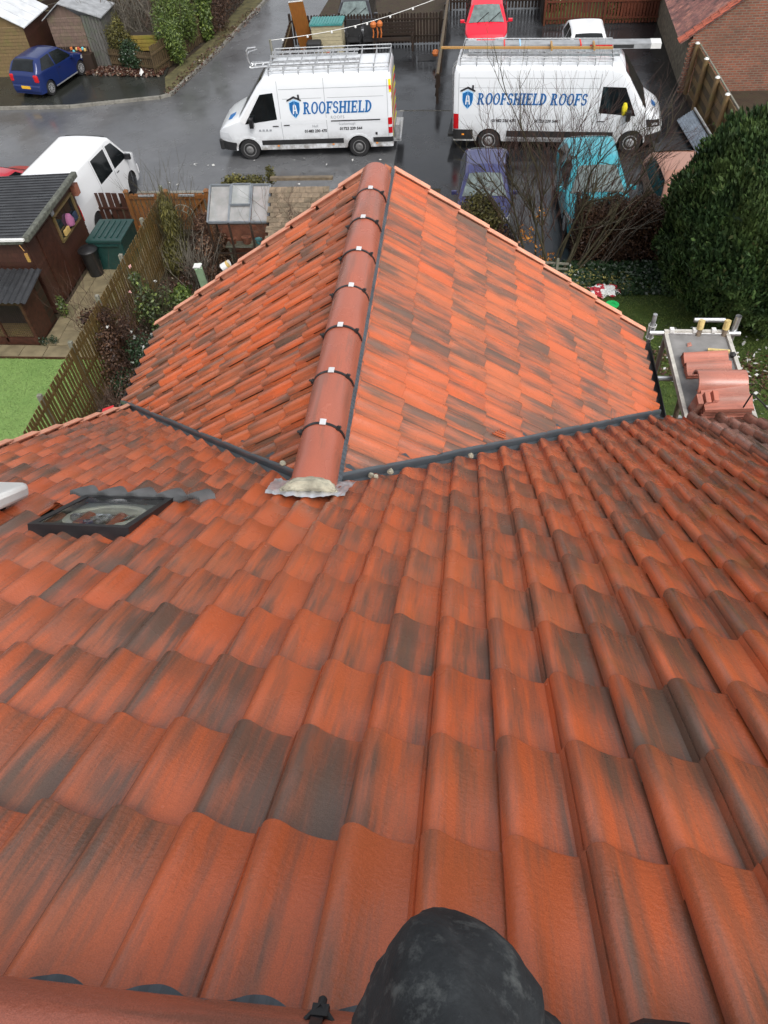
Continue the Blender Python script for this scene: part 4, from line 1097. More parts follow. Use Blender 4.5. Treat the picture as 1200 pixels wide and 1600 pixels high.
# slab lettering drawn from strokes, so that it carries the serifs of the sign
def slab_word(txt, h):
    """polygons (u, v) of a bold slanted slab-serif word; returns list of polygons and the width"""
    P = []; cur = 0; s = h; st = .24*s; sf = .10*s; th = .13*s
    def quad(x0, y0, x1, y1): P.append([(x0, y0), (x1, y0), (x1, y1), (x0, y1)])
    def arcpoly(cx, cy, rx, ry, t0, t1, w, wv=None):
        n = 12; out = []; wv = wv or w*.62
        for i in range(n):
            a, b = t0+(t1-t0)*i/n, t0+(t1-t0)*(i+1)/n
            P.append([(cur+cx+math.cos(a)*rx, cy+math.sin(a)*ry), (cur+cx+math.cos(b)*rx, cy+math.sin(b)*ry), (cur+cx+math.cos(b)*(rx-w), cy+math.sin(b)*(ry-wv)), (cur+cx+math.cos(a)*(rx-w), cy+math.sin(a)*(ry-wv))])
    def stem(x, serl=True, serr=True, top=True, bot=True):
        quad(cur+x, 0, cur+x+st, s)
        if top: quad(cur+x-(sf if serl else 0), s-th*.8, cur+x+st+(sf if serr else 0), s)
        if bot: quad(cur+x-sf, 0, cur+x+st+sf, th*.8)
    for ch in txt:
        x = sf
        if ch == 'R':
            stem(x, True, False); arcpoly(x+st, s*.73, .40*s, .27*s, -math.pi/2, math.pi/2, .2*s); w = .88*s
            P.append([(cur+x+st+.02*s, s*.5), (cur+x+st+.22*s, s*.5), (cur+.92*s, 0), (cur+.66*s, 0)]); quad(cur+.62*s, 0, cur+1.0*s, th*.8); w = 1.0*s
        elif ch == 'O': arcpoly(.46*s, s*.5, .46*s, .52*s, 0, 2*math.pi, .22*s, .12*s); w = .94*s
        elif ch in 'FE':
            stem(x); quad(cur+x+st, s-th, cur+.78*s, s); quad(cur+.70*s, s*.72, cur+.80*s, s); quad(cur+x+st, s*.44, cur+.62*s, s*.44+th); quad(cur+.56*s, s*.34, cur+.64*s, s*.66)
            w = .82*s
            if ch == 'E': quad(cur+x+st, 0, cur+.80*s, th); quad(cur+.73*s, 0, cur+.84*s, s*.3); w = .88*s
        elif ch == 'S':
            arcpoly(.36*s, s*.72, .34*s, .29*s, math.pi*.05, math.pi*1.5, .2*s, .12*s); arcpoly(.36*s, s*.29, .36*s, .30*s, -math.pi*.95, math.pi*.5, .2*s, .12*s); w = .74*s
        elif ch == 'H': stem(x); cur0 = cur; quad(cur+x+st, s*.44, cur+.68*s, s*.44+th); cur += .0; stem(.68*s); w = 1.02*s
        elif ch == 'I': stem(x); w = .46*s
        elif ch == 'L': stem(x); quad(cur+x+st, 0, cur+.78*s, th); quad(cur+.70*s, 0, cur+.81*s, s*.32); w = .82*s
        elif ch == 'D': stem(x, True, False); arcpoly(x+st-.06*s, s*.5, .58*s, .5*s, -math.pi/2, math.pi/2, .24*s, .12*s); w = .92*s
        else: w = .42*s
        cur += w + .05*s
    return [[(u+.18*v, v) for u, v in p] for p in P], cur
def on_side(car, root, sgn, polys, x0, z0, fwd, mat, name, eps, sc_=1):
    """polygons (u, v) laid on the side; fwd=+1: text runs towards +x, -1: towards -x"""
    mb = MB()
    for k, p in enumerate(polys):
        mb.face([(x0+fwd*u*sc_, sgn*(car.side(x0+fwd*u*sc_, z0+v*sc_)+eps+(k % 5)*.0005), z0+v*sc_) for u, v in p])
    o = mb.build(name, mat, root, local=True); return o
def mesh_on_side(car, root, sgn, me, x0, z0, fwd, mat, eps):
    for v in me.vertices:
        u, w = v.co.x, v.co.y; x = x0+fwd*u; z = z0+w; v.co = (x, sgn*(car.side(x, z)+eps), z)
    me.materials.append(mat); return link('lettering', me, root, local=True)
def shield(car, root, sgn, x0, z0, fwd, h):
    def body_(k): 
        pts = [(-.36, .12), (-.36, .55), (0, .70), (.36, .55), (.36, .12), (.26, -.18), (0, -.45), (-.26, -.18)]
        return [(u*k*h, v*k*h) for u, v in pts]
    on_side(car, root, sgn, [body_(1.0)], x0, z0, fwd, M['print_light'], 'shield_emblem', .008)
    inner = body_(.88)
    on_side(car, root, sgn, [[(min(0, u)-.012*h, v) for u, v in inner]], x0, z0, fwd, M['print_blue'], 'shield_emblem', .012)
    on_side(car, root, sgn, [[(max(0, u)+.012*h, v) for u, v in inner]], x0, z0, fwd, M['print_blue'], 'shield_emblem', .0122)
    w = .05*h
    on_side(car, root, sgn, [[(-.16*h, -.16*h), (-.08*h, -.16*h), (-.02*h, .42*h), (-.10*h, .34*h)], [(.16*h, -.16*h), (.08*h, -.16*h), (.02*h, .42*h), (.10*h, .34*h)], [(-.10*h, .02*h), (.10*h, .02*h), (.10*h, .09*h), (-.10*h, .09*h)]], x0, z0, fwd, M['van_white2'], 'shield_emblem', .018)
    on_side(car, root, sgn, [[(-.48*h, .58*h), (0, .78*h), (0, .90*h), (-.48*h, .68*h)], [(.48*h, .58*h), (0, .78*h), (0, .90*h), (.48*h, .68*h)], [(.26*h, .75*h), (.38*h, .70*h), (.38*h, .98*h), (.26*h, .98*h)]], x0, z0, fwd, M['print_black'], 'shield_emblem', .022)
def lamp_tri(car, root, sgn, x, z, s=.05): MB().box((x, sgn*(car.side(x, z)+.006), z), (s*1.6, .02, s)).build('side_marker', M['lamp_amber'], root, local=True)

# --- long panel van on the left: nose to the left, side text towards the camera (its own left side, +y)
vL = Car(6.0, 2.0, [(-3.0, 2.55), (-2.96, 2.64), (.80, 2.66), (1.15, 2.58), (1.42, 2.32), (2.18, 1.40), (2.72, 1.16), (2.94, .98), (2.99, .75), (3.0, .50)],
         [(-3, 1.28), (1.6, 1.28), (2.3, 1.22), (3, .95)], (-1.83, 1.98), .345, sill=.33, tumble=.15, front=.22, rear=.03, corner=.16, crown=.05)
van = empty('panel_van', (-5.68, 26.45, 0), R_(181.6), label='white high roof panel van with ladder rack, nose pointing left, blue ROOFSHIELD lettering', cat='van', group='white panel vans with blue lettering')
vL.body('body', M['van_white'], van)
wheels(van, vL, 'rim_grey', 'steel'); arches(vL, van, 'van_white', .06)
vL.side_patch([(.86, 1.32), (1.98, 1.20), (1.34, 2.08), (.90, 2.12)], 1, M['car_glass'], 'side_window', van)
vL.side_patch([(.86, 1.32), (1.98, 1.20), (1.34, 2.08), (.90, 2.12)], -1, M['car_glass'], 'side_window', van)
vL.side_patch([(1.99, 1.19), (2.14, 1.30), (1.52, 2.06), (1.38, 2.08)], 1, M['van_white2'], 'pillar', van, .010, 4, 4)
vL.top_patch(1.24, 2.16, .80, .90, M['car_glass'], 'windscreen', van)
for sg in (1, -1):
    vL.side_patch([(-1.32, .50), (1.50, .50), (1.50, .66), (-1.32, .66)], sg, M['black_matt'], 'side_moulding', van, .014)
    vL.side_patch([(-3.0, .50), (-2.33, .50), (-2.33, .66), (-3.0, .66)], sg, M['black_matt'], 'side_moulding', van, .014)
    vL.side_patch([(-2.9, 1.05), (-1.55, 1.07), (-1.55, 1.085), (-2.9, 1.065)], sg, M['black_matt'], 'door_rail', van, .012) if 0 else None
    vL.side_patch([(-2.6, 1.21), (-.95, 1.21), (-.95, 1.245), (-2.6, 1.245)], sg, M['black_matt'], 'door_rail', van, .012)
    for xx, z0, z1 in ((.74, .42, 2.45), (-.80, .42, 2.50), (-2.86, .5, 2.40)):
        vL.side_patch([(xx-.007, z0), (xx+.007, z0), (xx+.007, z1), (xx-.007, z1)], sg, M['print_grey'], 'door_seam', van, .004, 2, 8)
    vL.side_patch([(.46, 1.12), (.66, 1.12), (.66, 1.15), (.46, 1.15)], sg, M['black_matt'], 'door_handle', van, .02, 3, 2)
    vL.side_patch([(.84, 1.10), (1.04, 1.10), (1.04, 1.13), (.84, 1.13)], sg, M['black_matt'], 'door_handle', van, .02, 3, 2)
    # pressed panel outlines
    for (xa, xb) in ((-.70, .60), (-2.74, -.88)):
        for (q0, q1, zz) in ((xa, xb, 1.92), (xa, xb, 1.16)): vL.side_patch([(q0, zz), (q1, zz), (q1, zz+.012), (q0, zz+.012)], sg, M['print_grey'] if zz > 1.5 else M['van_white'], 'swage_line', van, .004)
    vL.side_patch([(-2.9, 2.20), (.7, 2.20), (.7, 2.215), (-2.9, 2.215)], sg, M['print_grey'], 'swage_line', van, .003)
mirrors(vL, van, 1.72, 1.25, size=(.14, .2, .3))
for sg in (1, -1): vL.side_patch([(2.36, .34), (2.985, .34), (2.985, .66), (2.40, .60)], sg, M['black_matt'], 'bumper_corner', van, .012, 8, 4)
MB().box((2.96, 0, .50), (.16, 1.72, .36)).build('bumper', M['black_matt'], van, local=True, bevel=.05)
for sg in (1, -1):
    vL.side_patch([(2.52, .70), (2.94, .74), (2.90, .92), (2.62, .92)], sg, M['lamp_clear'], 'headlight', van, .012, 5, 3)
    vL.side_patch([(-2.995, .78), (-2.86, .78), (-2.86, 1.28), (-2.995, 1.28)], sg, M['lamp_red'], 'tail_light', van, .012, 3, 3)
    vL.side_patch([(-2.992, .98), (-2.866, .98), (-2.866, 1.06), (-2.992, 1.06)], sg, M['lamp_clear'], 'tail_light', van, .018, 3, 3)
    for xx in (.95, -.95, -2.45): lamp_tri(vL, van, sg, xx, .46, .04)
    MB().box((-2.45, sg*(vL.side(-2.45, .8)+.004), .78), (.07, .01, .08)).build('fuel_cap', M['black_matt'], van, local=True) if sg > 0 else None
# rear doors: chevrons, step
for k in range(7):
    for sg in (-1, 1):
        MB().add([(-3.012, sg*.05, .75+k*.24), (-3.012, sg*.95, .62+k*.24-.25*0), (-3.012, sg*.95, .74+k*.24), (-3.012, sg*.05, .87+k*.24)], [(0, 1, 2, 3)]).build('chevron', M['chev_red' if k % 2 else 'chev_yellow'], van, local=True)
MB().box((-3.14, 0, .48), (.24, 1.7, .08)).build('rear_step', M['galv_dull'], van, local=True)
MB().box((-3.16, .6, .72), (.12, .5, .5)).build('rear_ladder', M['galv'], van, local=True)
vL.side_patch([(-2.998, 2.02), (-2.93, 2.02), (-2.91, 2.40), (-2.99, 2.40)], 1, M['chev_yellow'], 'chevron', van, .006, 2, 3)
vL.side_patch([(-2.997, 2.10), (-2.93, 2.10), (-2.92, 2.22), (-2.995, 2.22)], 1, M['chev_red'], 'chevron', van, .010, 2, 3)
pl, w = slab_word('ROOFSHIELD', .36)
kx = 2.30/w
on_side(vL, van, 1, [[(u*kx, v) for u, v in p] for p in pl], -.04, 1.46, -1, M['print_blue'], 'lettering', .010)
shield(vL, van, 1, .22, 1.56, -1, .50)
mesh_on_side(vL, van, 1, text_mesh('ROOFS', .125, 0, .001, 1.25), -.95, 1.30, -1, M['print_grey'], .008)
mesh_on_side(vL, van, 1, text_mesh('Hull', .12), -.30, 1.04, -1, M['print_grey'], .008)
mesh_on_side(vL, van, 1, text_mesh('Scarborough', .11), -1.20, 1.09, -1, M['print_grey'], .008)
mesh_on_side(vL, van, 1, text_mesh('01482 230 475', .125, .1, .004), -.02, .88, -1, M['print_black'], .012)
mesh_on_side(vL, van, 1, text_mesh('01723 239 544', .125, .1, .004), -1.22, .93, -1, M['print_black'], .012)
for k in range(4): MB().box((1.50-k*.12, vL.side(1.5, .98)+.008, .99), (.07, .01, .06)).build('small_icon', M['print_grey'], van, local=True)
# rack and ladders
def rack(car, root, x0, x1, z, n, half, mat='galv_dull', rails=2, hgt=.17):
    r = MB()
    for sg in (1, -1):
        for h in (0, hgt): r.tube([(x0, sg*half, z+h), (x1, sg*half, z+h)], .017, 6)
        for i in range(n+1):
            x = x0+(x1-x0)*i/n; r.tube([(x, sg*half, z-.16), (x, sg*half, z+hgt)], .013, 5)
    for i in range(n+1):
        x = x0+(x1-x0)*i/n; r.tube([(x, -half, z), (x, half, z)], .016, 6)
    for h in (0, hgt):
        for x in (x0, x1): r.tube([(x, -half, z+h), (x, half, z+h)], .016, 6)
    return r.build('roof_rack', M[mat], root, local=True)
rack(vL, van, -2.95, .95, 2.74, 8, .80, 'galv_dull', 2, .11)
van_pos = van
def ladder_local(name, parent_van, a, b, w, rungs, mat, label, cat='ladder', group=None, rr=.03):
    Mw = Matrix.Translation(parent_van.location) @ Matrix.Rotation(parent_van.rotation_euler.z, 4, 'Z')
    a, b = Mw @ Vector(a), Mw @ Vector(b); d = (b-a).normalized(); r = d.cross(Vector((0, 0, 1))).normalized()
    root = empty(name, ((a+b)/2)[:], label=label, cat=cat, group=group)
    for sg in (1, -1): MB().bar(a + r*sg*w/2, b + r*sg*w/2, .028, .07).build('stile', M[mat], root)
    L = (b-a).length; me = None
    for i in range(rungs):
        p = a + d*(L*(i+.5)/rungs); MB().tube([p - r*w/2, p + r*w/2], .017, 6).build('rung', M[mat], root)
    return root, a, b, d, r
ladder_local('ladder', van, (-2.0, .42, 2.80), (1.55, .42, 2.80), .36, 14, 'galv', 'aluminium ladder lying nearest the camera on the left van rack')
ladder_local('ladder', van, (-1.9, -.25, 2.86), (1.0, -.25, 2.86), .36, 11, 'galv_dull', 'dull ladder on the far side of the left van rack')
lo = empty('roof_hook', (-5.7, 26.7, 2.8), label='bent silver ladder hook standing up over the nose of the left van', cat='hook')
Mw = Matrix.Translation(van.location) @ Matrix.Rotation(van.rotation_euler.z, 4, 'Z')
mb = MB(); 
for y in (.30, .62): mb.tube([Mw @ Vector(p) for p in ((.9, y, 2.82), (1.52, y, 2.78), (1.57, y, 2.82))], .025, 6)
mb.tube([Mw @ Vector(p) for p in ((1.55, .46, 2.78), (1.62, .46, 2.95), (1.63, .46, 3.22), (1.57, .46, 3.30), (1.30, .46, 3.32))], .026, 8)
mb.tube([Mw @ Vector(p) for p in ((1.58, .2, 3.12), (1.32, .2, 3.18))], .02, 8); mb.tube([Mw @ Vector(p) for p in ((1.61, .2, 3.12), (1.61, .46, 3.12))], .02, 8)
mb.tube([Mw @ Vector(p) for p in ((1.53, .30, 2.78), (1.53, .62, 2.78))], .02, 6)
mb.build('hook', M['galv'], lo)

# --- longer panel van on the right: nose to the right, its right side (-y) towards the camera
vR = Car(6.75, 2.04, [(-3.375, 2.52), (-3.32, 2.62), (1.45, 2.64), (1.85, 2.55), (2.10, 2.28), (2.72, 1.42), (3.20, 1.14), (3.34, .95), (3.375, .55)],
         [(-3.4, 1.22), (2.0, 1.22), (2.6, 1.18), (3.4, .95)], (-2.18, 2.44), .36, sill=.34, tumble=.14, front=.26, rear=.03, corner=.16, crown=.05)
va = empty('panel_van', (2.80, 26.62, 0), R_(-4.4), label='longer white panel van with white long box on its rack, nose pointing right', cat='van', group='white panel vans with blue lettering')
vR.body('body', M['van_white'], va)
wheels(va, vR, 'rim_silver', 'steel', .22); arches(vR, va, 'van_white', .05)
for sg in (1, -1):
    vR.side_patch([(1.30, 1.28), (2.46, 1.20), (2.02, 2.02), (1.32, 2.04)], sg, M['car_glass'], 'side_window', va)
    vR.side_patch([(-1.6, .50), (1.85, .50), (1.85, .70), (-1.6, .70)], sg, M['black_matt'], 'side_moulding', va, .014)
    vR.side_patch([(-3.375, .40), (-2.72, .40), (-2.72, .72), (-3.375, .72)], sg, M['black_matt'], 'side_moulding', va, .014)
    vR.side_patch([(-1.6, .36), (1.8, .36), (1.8, .47), (-1.6, .47)], sg, M['galv'], 'side_step', va, .03)
    for xx in (1.24, -.55, -3.22): vR.side_patch([(xx-.007, .5), (xx+.007, .5), (xx+.007, 2.4), (xx-.007, 2.4)], sg, M['print_grey'], 'door_seam', va, .004, 2, 8)
    for zz in (1.98, 2.26): vR.side_patch([(-3.2, zz), (1.2, zz), (1.2, zz+.012), (-3.2, zz+.012)], sg, M['print_grey'], 'swage_line', va, .003)
    vR.side_patch([(1.30, 1.02), (1.52, 1.02), (1.52, 1.05), (1.30, 1.05)], sg, M['black_matt'], 'door_handle', va, .02, 3, 2)
    vR.side_patch([(2.88, .86), (3.30, .84), (3.22, 1.06), (2.80, 1.10)], sg, M['black_paint'], 'headlight', va, .012, 5, 3)
    vR.side_patch([(3.02, .90), (3.20, .90), (3.18, .97), (3.0, .98)], sg, M['lamp_clear'], 'headlight', va, .020, 5, 3)
    vR.side_patch([(-3.37, .74), (-3.20, .74), (-3.20, 1.22), (-3.37, 1.22)], sg, M['lamp_red'], 'tail_light', va, .012, 3, 3)
    lamp_tri(vR, va, sg, -3.05, .56, .05)
vR.top_patch(1.95, 2.74, .84, .92, M['car_glass'], 'windscreen', va)
for sg in (1, -1): vR.side_patch([(2.88, .35), (3.36, .35), (3.36, .68), (2.86, .60)], sg, M['black_matt'], 'bumper_corner', va, .012, 8, 4)
MB().box((3.34, 0, .48), (.14, 1.7, .40)).build('bumper', M['black_matt'], va, local=True, bevel=.06)
MB().box((-3.48, 0, .45), (.2, 1.7, .10)).build('rear_step', M['black_matt'], va, local=True)
mb = MB()
for y in (-.75, -.45): mb.tube([(-3.42, y, .55), (-3.44, y, 2.5), (-3.3, y, 2.66)], .015, 5)
for k in range(7): mb.tube([(-3.43, -.75, .7+k*.28), (-3.43, -.45, .7+k*.28)], .012, 5)
mb.build('rear_ladder', M['galv_dull'], va, local=True)
mirrors(vR, va, 2.22, 1.22, size=(.14, .2, .3))
# hi-vis vest behind the cab window
mb = MB(); mb.lathe([(.03, 0), (.09, .08), (.10, .30), (.06, .42), (.02, .44)], 10, (2.08, -(vR.side(2.1, 1.4)-.04), 1.16)); mb.build('hi_vis_vest', M['hi_vis'], va, local=True, smooth=True)
_, w = slab_word('ROOFSHIELD ROOFS', .34); kx = 3.50/w
for wd, pre in (('ROOFSHIELD', ''), ('ROOFS', 'ROOFSHIELD ')):
    pl, _ = slab_word(wd, .34); off_ = slab_word(pre, .34)[1] if pre else 0
    on_side(vR, va, -1, [[((u+off_)*kx, v) for u, v in p] for p in pl], -2.62, 1.50, 1, M['print_blue'], 'lettering', .010)
shield(vR, va, -1, -2.92, 1.58, 1, .50)
mesh_on_side(vR, va, -1, text_mesh('01482 236 475', .125, .1, .004), -2.10, .98, 1, M['print_black'], .012)
mesh_on_side(vR, va, -1, text_mesh('01723 239 544', .125, .1, .004), -.72, .98, 1, M['print_black'], .012)
# bonnet emblem
mb = MB(); mb.face([(2.98, -.28, vR.top(2.98)+.012), (3.12, -.28, vR.top(3.12)+.012), (3.12, .1, vR.top(3.12)+.012), (2.98, .1, vR.top(2.98)+.012)]); mb.build('bonnet_emblem', M['print_blue'], va, local=True)
mb = MB(); mb.face([(2.40, .25, vL.top(2.40)+.02), (2.62, .25, vL.top(2.62)+.02), (2.62, .62, vL.top(2.62)+.02), (2.40, .62, vL.top(2.52)+.02)]); mb.build('bonnet_emblem', M['print_blue'], van, local=True)
rack(vR, va, -3.2, 1.5, 2.72, 9, .82, 'galv_dull', 2, .10)
Mw = Matrix.Translation(va.location) @ Matrix.Rotation(va.rotation_euler.z, 4, 'Z')
lb = empty('long_box', (Mw @ Vector((-.2, .1, 2.95)))[:], label='long pale grey box beam lying along the top of the right van', cat='beam')
MB().bar(Mw @ Vector((-3.15, .30, 2.80)), Mw @ Vector((2.95, .42, 2.80)), .42, .14).build('beam', M['felt_light'], lb)
MB().bar(Mw @ Vector((2.66, .414, 2.80)), Mw @ Vector((2.97, .421, 2.80)), .43, .15).build('end_cap', M['white_pvc'], lb)
MB().bar(Mw @ Vector((.8, .172, 2.795)), Mw @ Vector((1.5, .185, 2.795)), .01, .10).build('red_band', M['red_tape'], lb)
MB().bar(Mw @ Vector((1.52, .185, 2.795)), Mw @ Vector((2.15, .195, 2.795)), .01, .10).build('black_band', M['black_matt'], lb)
for x in (-1.9, -1.4, .5): MB().box((0, 0, 0), (.04, .46, .17)).build('strap', M['print_light'] if x == -1.4 else M['chev_red'], lb).matrix_basis = Matrix.Translation(Vector(Mw @ Vector((x, .33, 2.80))))
pk = empty('timber_plank', (Mw @ Vector((-1, -.2, 2.95)))[:], label='long yellow timber pole lying beside the grey beam on the right van', cat='pole')
MB().bar(Mw @ Vector((-3.9, -.02, 2.84)), Mw @ Vector((1.5, -.05, 2.84)), .10, .05).build('pole', M['new_plank'], pk)
ladder_local('ladder', va, (-3.0, -.35, 2.80), (1.7, -.35, 2.80), .34, 16, 'galv', 'long pale ladder on the near edge of the right van rack')
for k, x in enumerate((-.4, .9)): 
    mb = MB(); mb.box((0, 0, 0), (.05, .5, .12)); o = mb.build('strap', M['new_plank'], pk); o.matrix_basis = Matrix.Translation(Mw @ Vector((x, -.15, 2.93)))

# --- small white van by the shed
vT = Car(4.95, 1.90, [(-2.475, 1.55), (-2.44, 1.86), (-2.2, 1.94), (.75, 1.95), (1.05, 1.86), (1.75, 1.18), (2.36, .98), (2.45, .75), (2.475, .45)],
         [(-2.5, 1.10), (1.2, 1.08), (2.0, 1.0), (2.5, .85)], (-1.50, 1.50), .33, sill=.26, tumble=.15, front=.20, rear=.05, corner=.15, crown=.06)
v3 = empty('small_van', (-12.13, 21.88, 0), R_(85), label='plain white van with black wheels parked behind the large dark shed', cat='van'); v3.scale = (.87, .98, 1.10)
vT.body('body', M['van_white2'], v3); wheels(v3, vT, 'black_paint', 'spoke'); 
for sg in (1, -1):
    vT.side_patch([(.55, 1.12), (1.62, 1.10), (.98, 1.70), (.56, 1.74)], sg, M['car_glass'], 'side_window', v3)
    vT.side_patch([(-.62, 1.12), (.38, 1.12), (.38, 1.74), (-.62, 1.76)], sg, M['car_glass'], 'side_window', v3)
    for xx in (.47, -.70, 1.55): vT.side_patch([(xx-.008, .35), (xx+.008, .35), (xx+.008, 1.1 if xx > 1 else 1.8), (xx-.008, 1.1 if xx > 1 else 1.8)], sg, M['print_grey'], 'door_seam', v3, .004, 2, 8)
    vT.side_patch([(.58, .98), (.76, .98), (.76, 1.01), (.58, 1.01)], sg, M['black_matt'], 'door_handle', v3, .02, 3, 2)
    vT.side_patch([(2.05, .70), (2.42, .70), (2.38, .90), (2.15, .92)], sg, M['lamp_clear'], 'headlight', v3, .012, 5, 3)
    vT.side_patch([(-2.47, .8), (-2.34, .8), (-2.34, 1.4), (-2.47, 1.4)], sg, M['lamp_red'], 'tail_light', v3, .012)
    vT.side_patch([(-1.1, .26), (1.1, .26), (1.1, .36), (-1.1, .36)], sg, M['van_white'], 'side_skirt', v3, .03)
vT.top_patch(1.03, 1.76, .84, .92, M['car_glass'], 'windscreen', v3); mirrors(vT, v3, 1.42, 1.12)
MB().box((2.45, 0, .42), (.12, 1.6, .3)).build('bumper', M['van_white2'], v3, local=True, bevel=.05)

# --- cars
def hatch(loc, rz, scale, matn, label, cat='car', rim='rim_silver', soft=None, ws='car_glass', roofm=None, kind=0, sunroof=False):
    c = Car(3.5, 1.62, [(-1.75, .85), (-1.70, 1.02), (-1.40, 1.36), (-1.15, 1.43), (-.1, 1.46), (.30, 1.40), (.92, .98), (1.55, .80), (1.70, .66), (1.75, .42)],
            [(-1.8, .96), (0, .90), (.9, .86), (1.8, .62)], (-1.15, 1.13), .29, sill=.22, tumble=.21, front=.20, rear=.12, corner=.12, crown=.06)
    r = empty('parked_car', loc, rz, label=label, cat=cat); r.scale = scale
    c.body('body', M[matn], r); wheels(r, c, rim, 'spoke', .18)
    for sg in (1, -1):
        c.side_patch([(-.42, .94), (.74, .92), (.24, 1.34), (-.40, 1.38)], sg, M['car_glass'], 'side_window', r)
        c.side_patch([(-1.38, 1.02), (-.50, .95), (-.48, 1.38), (-1.05, 1.36)], sg, M['car_glass'], 'side_window', r)
        c.side_patch([(-.453, .3), (-.437, .3), (-.437, .92), (-.453, .92)], sg, M['black_matt'], 'door_seam', r, .004, 2, 5)
        c.side_patch([(.80, .3), (.815, .3), (.815, .86), (.80, .86)], sg, M['black_matt'], 'door_seam', r, .004, 2, 5)
        c.side_patch([(-.36, .80), (-.20, .80), (-.20, .83), (-.36, .83)], sg, M['black_matt'], 'door_handle', r, .02, 3, 2)
        c.side_patch([(-.8, .22), (.8, .22), (.8, .27), (-.8, .27)], sg, M['galv_dull'], 'sill_strip', r, .012)
        c.side_patch([(1.28, .62), (1.66, .56), (1.62, .68), (1.34, .74)], sg, M['lamp_clear'], 'headlight', r, .012, 5, 3)
        MB().box((-1.68, sg*.62, .80), (.16, .22, .30)).build('tail_light', M['lamp_red'], r, local=True, bevel=.05)
        mb = MB(); mb.box((1.60, sg*.52, .645), (.26, .34, .09)); mb.build('headlight', M['lamp_clear'], r, local=True, bevel=.03)
    c.top_patch(.32, .92, .80, .90, M[ws], 'windscreen', r)
    c.top_patch(-1.66, -1.28, .84, .78, M['car_glass'], 'rear_window', r)
    if roofm: c.top_patch(-1.12, .18, .86, .86, M[roofm], 'soft_top', r, .012)
    mirrors(c, r, .62, .90, matn, (.10, .17, .11))
    MB().box((1.70, 0, .38), (.14, 1.3, .26)).build('bumper', M['black_matt'], r, local=True, bevel=.05)
    MB().box((-1.73, 0, .42), (.12, 1.42, .30)).build('bumper', M[matn], r, local=True, bevel=.06)
    MB().box((-1.80, 0, .48), (.02, .46, .11)).build('number_plate', M['plate_yellow'], r, local=True)
    MB().box((1.78, 0, .40), (.02, .46, .11)).build('number_plate', M['van_white2'], r, local=True)
    for y in (-.35, .1): 
        mb = MB(); mb.bar((.98, y, c.top(.98)+.03), (.62, y+.42, c.top(.62)+.03), .02, .015); mb.build('wiper', M['black_matt'], r, local=True)
    return r, c
# blue hatchback, seen from behind
hatch((-17.62, 32.45, .1), R_(76), (.93, .93, .96), 'blue_paint', 'small dark blue hatchback with red tail lights beside the timber shed')
hatch((.42, 36.0, 0), R_(-90), (1.10, 1.06, 1.08), 'red_paint', 'bright red hatchback facing the camera, parked alone between dark fences', ws='ws_glass')
hatch((4.25, 32.55, 0), R_(-90), (1.0, 1.02, 1.02), 'white_roof', 'white car with white roof, mostly hidden behind the long van', )
hatch((.42, 21.7, 0), R_(-91), (.95, .95, 1.0), 'purple_paint', 'violet blue car facing the roof behind the leafy hedge', ws='ws_glass')
hatch((3.55, 21.75, 0), R_(-88), (1.12, 1.10, 1.13), 'teal_paint', 'turquoise car with dark windscreen behind the brown hedge', ws='ws_glass')
hatch((6.0, 21.2, 0), R_(-86), (1.05, 1.0, 1.0), 'bronze_paint', 'bronze pink car partly hidden behind the big conifer')
hatch((-15.0, 21.9, 0), R_(78), (1.05, 1.0, .98), 'dark_red_paint', 'dark red car left of the plain white van')
hatch((-5.3, 37.6, 0), R_(-88), (1.0, 1.0, .95), 'black_paint', 'black car behind the dark paling fence at the back', ws='ws_glass')
# ------------------------------------------------------------------ vegetation
def leaf_mat(name, stops, rough=.55, trans=.0):
    t = NT(name); g = t.node('ShaderNodeNewGeometry'); c = t.ramp(g.outputs['Random Per Island'], stops)
    v = t.coords(rnd=False); c = t.mix(t.ramp(t.noise(v, 1.6, 3), [(.35, 0.0), (.7, .45)]), c, tuple(x*.5 for x in stops[0][1]))
    M[name] = t.out(c, rough); return M[name]
leaf_mat('conifer_leaf', [(0, (.010, .026, .008)), (.5, (.028, .062, .014)), (1, (.058, .105, .024))], .7)
leaf_mat('holly_leaf', [(0, (.012, .030, .014)), (1, (.04, .075, .03))], .3)
leaf_mat('green_leaf', [(0, (.035, .06, .012)), (.6, (.09, .14, .025)), (1, (.20, .26, .05))], .5)
leaf_mat('yellow_green_leaf', [(0, (.045, .045, .012)), (.6, (.11, .10, .022)), (1, (.19, .17, .035))], .6)
leaf_mat('rose_leaf', [(0, (.025, .035, .012)), (.7, (.06, .09, .025)), (1, (.22, .28, .07))], .5)
leaf_mat('brown_leaf', [(0, (.022, .010, .006)), (.6, (.065, .028, .014)), (1, (.13, .065, .03))], .6)
leaf_mat('dead_flower', [(0, (.05, .022, .014)), (.6, (.14, .065, .035)), (1, (.34, .20, .12))], .7)
leaf_mat('litter', [(0, (.02, .008, .006)), (.5, (.07, .025, .015)), (.85, (.12, .05, .025)), (1, (.40, .34, .26))], .5)
leaf_mat('yellow_fallen', [(0, (.05, .05, .02)), (.5, (.22, .20, .05)), (1, (.65, .55, .18))], .5)
leaf_mat('orange_leaf', [(0, (.30, .10, .02)), (1, (.75, .33, .05))], .5)
leaf_mat('pale_bits', [(0, (.3, .3, .28)), (1, (.75, .75, .72))], .6)
leaf_mat('pink_petal', [(0, (.6, .25, .25)), (1, (.85, .55, .5))], .6)
leaf_mat('turf_blade', [(0, (.11, .20, .045)), (.6, (.18, .29, .08)), (1, (.28, .38, .13))], .6)
leaf_mat('grass_blade', [(0, (.05, .08, .010)), (.6, (.10, .15, .02)), (1, (.14, .16, .03))], .7)
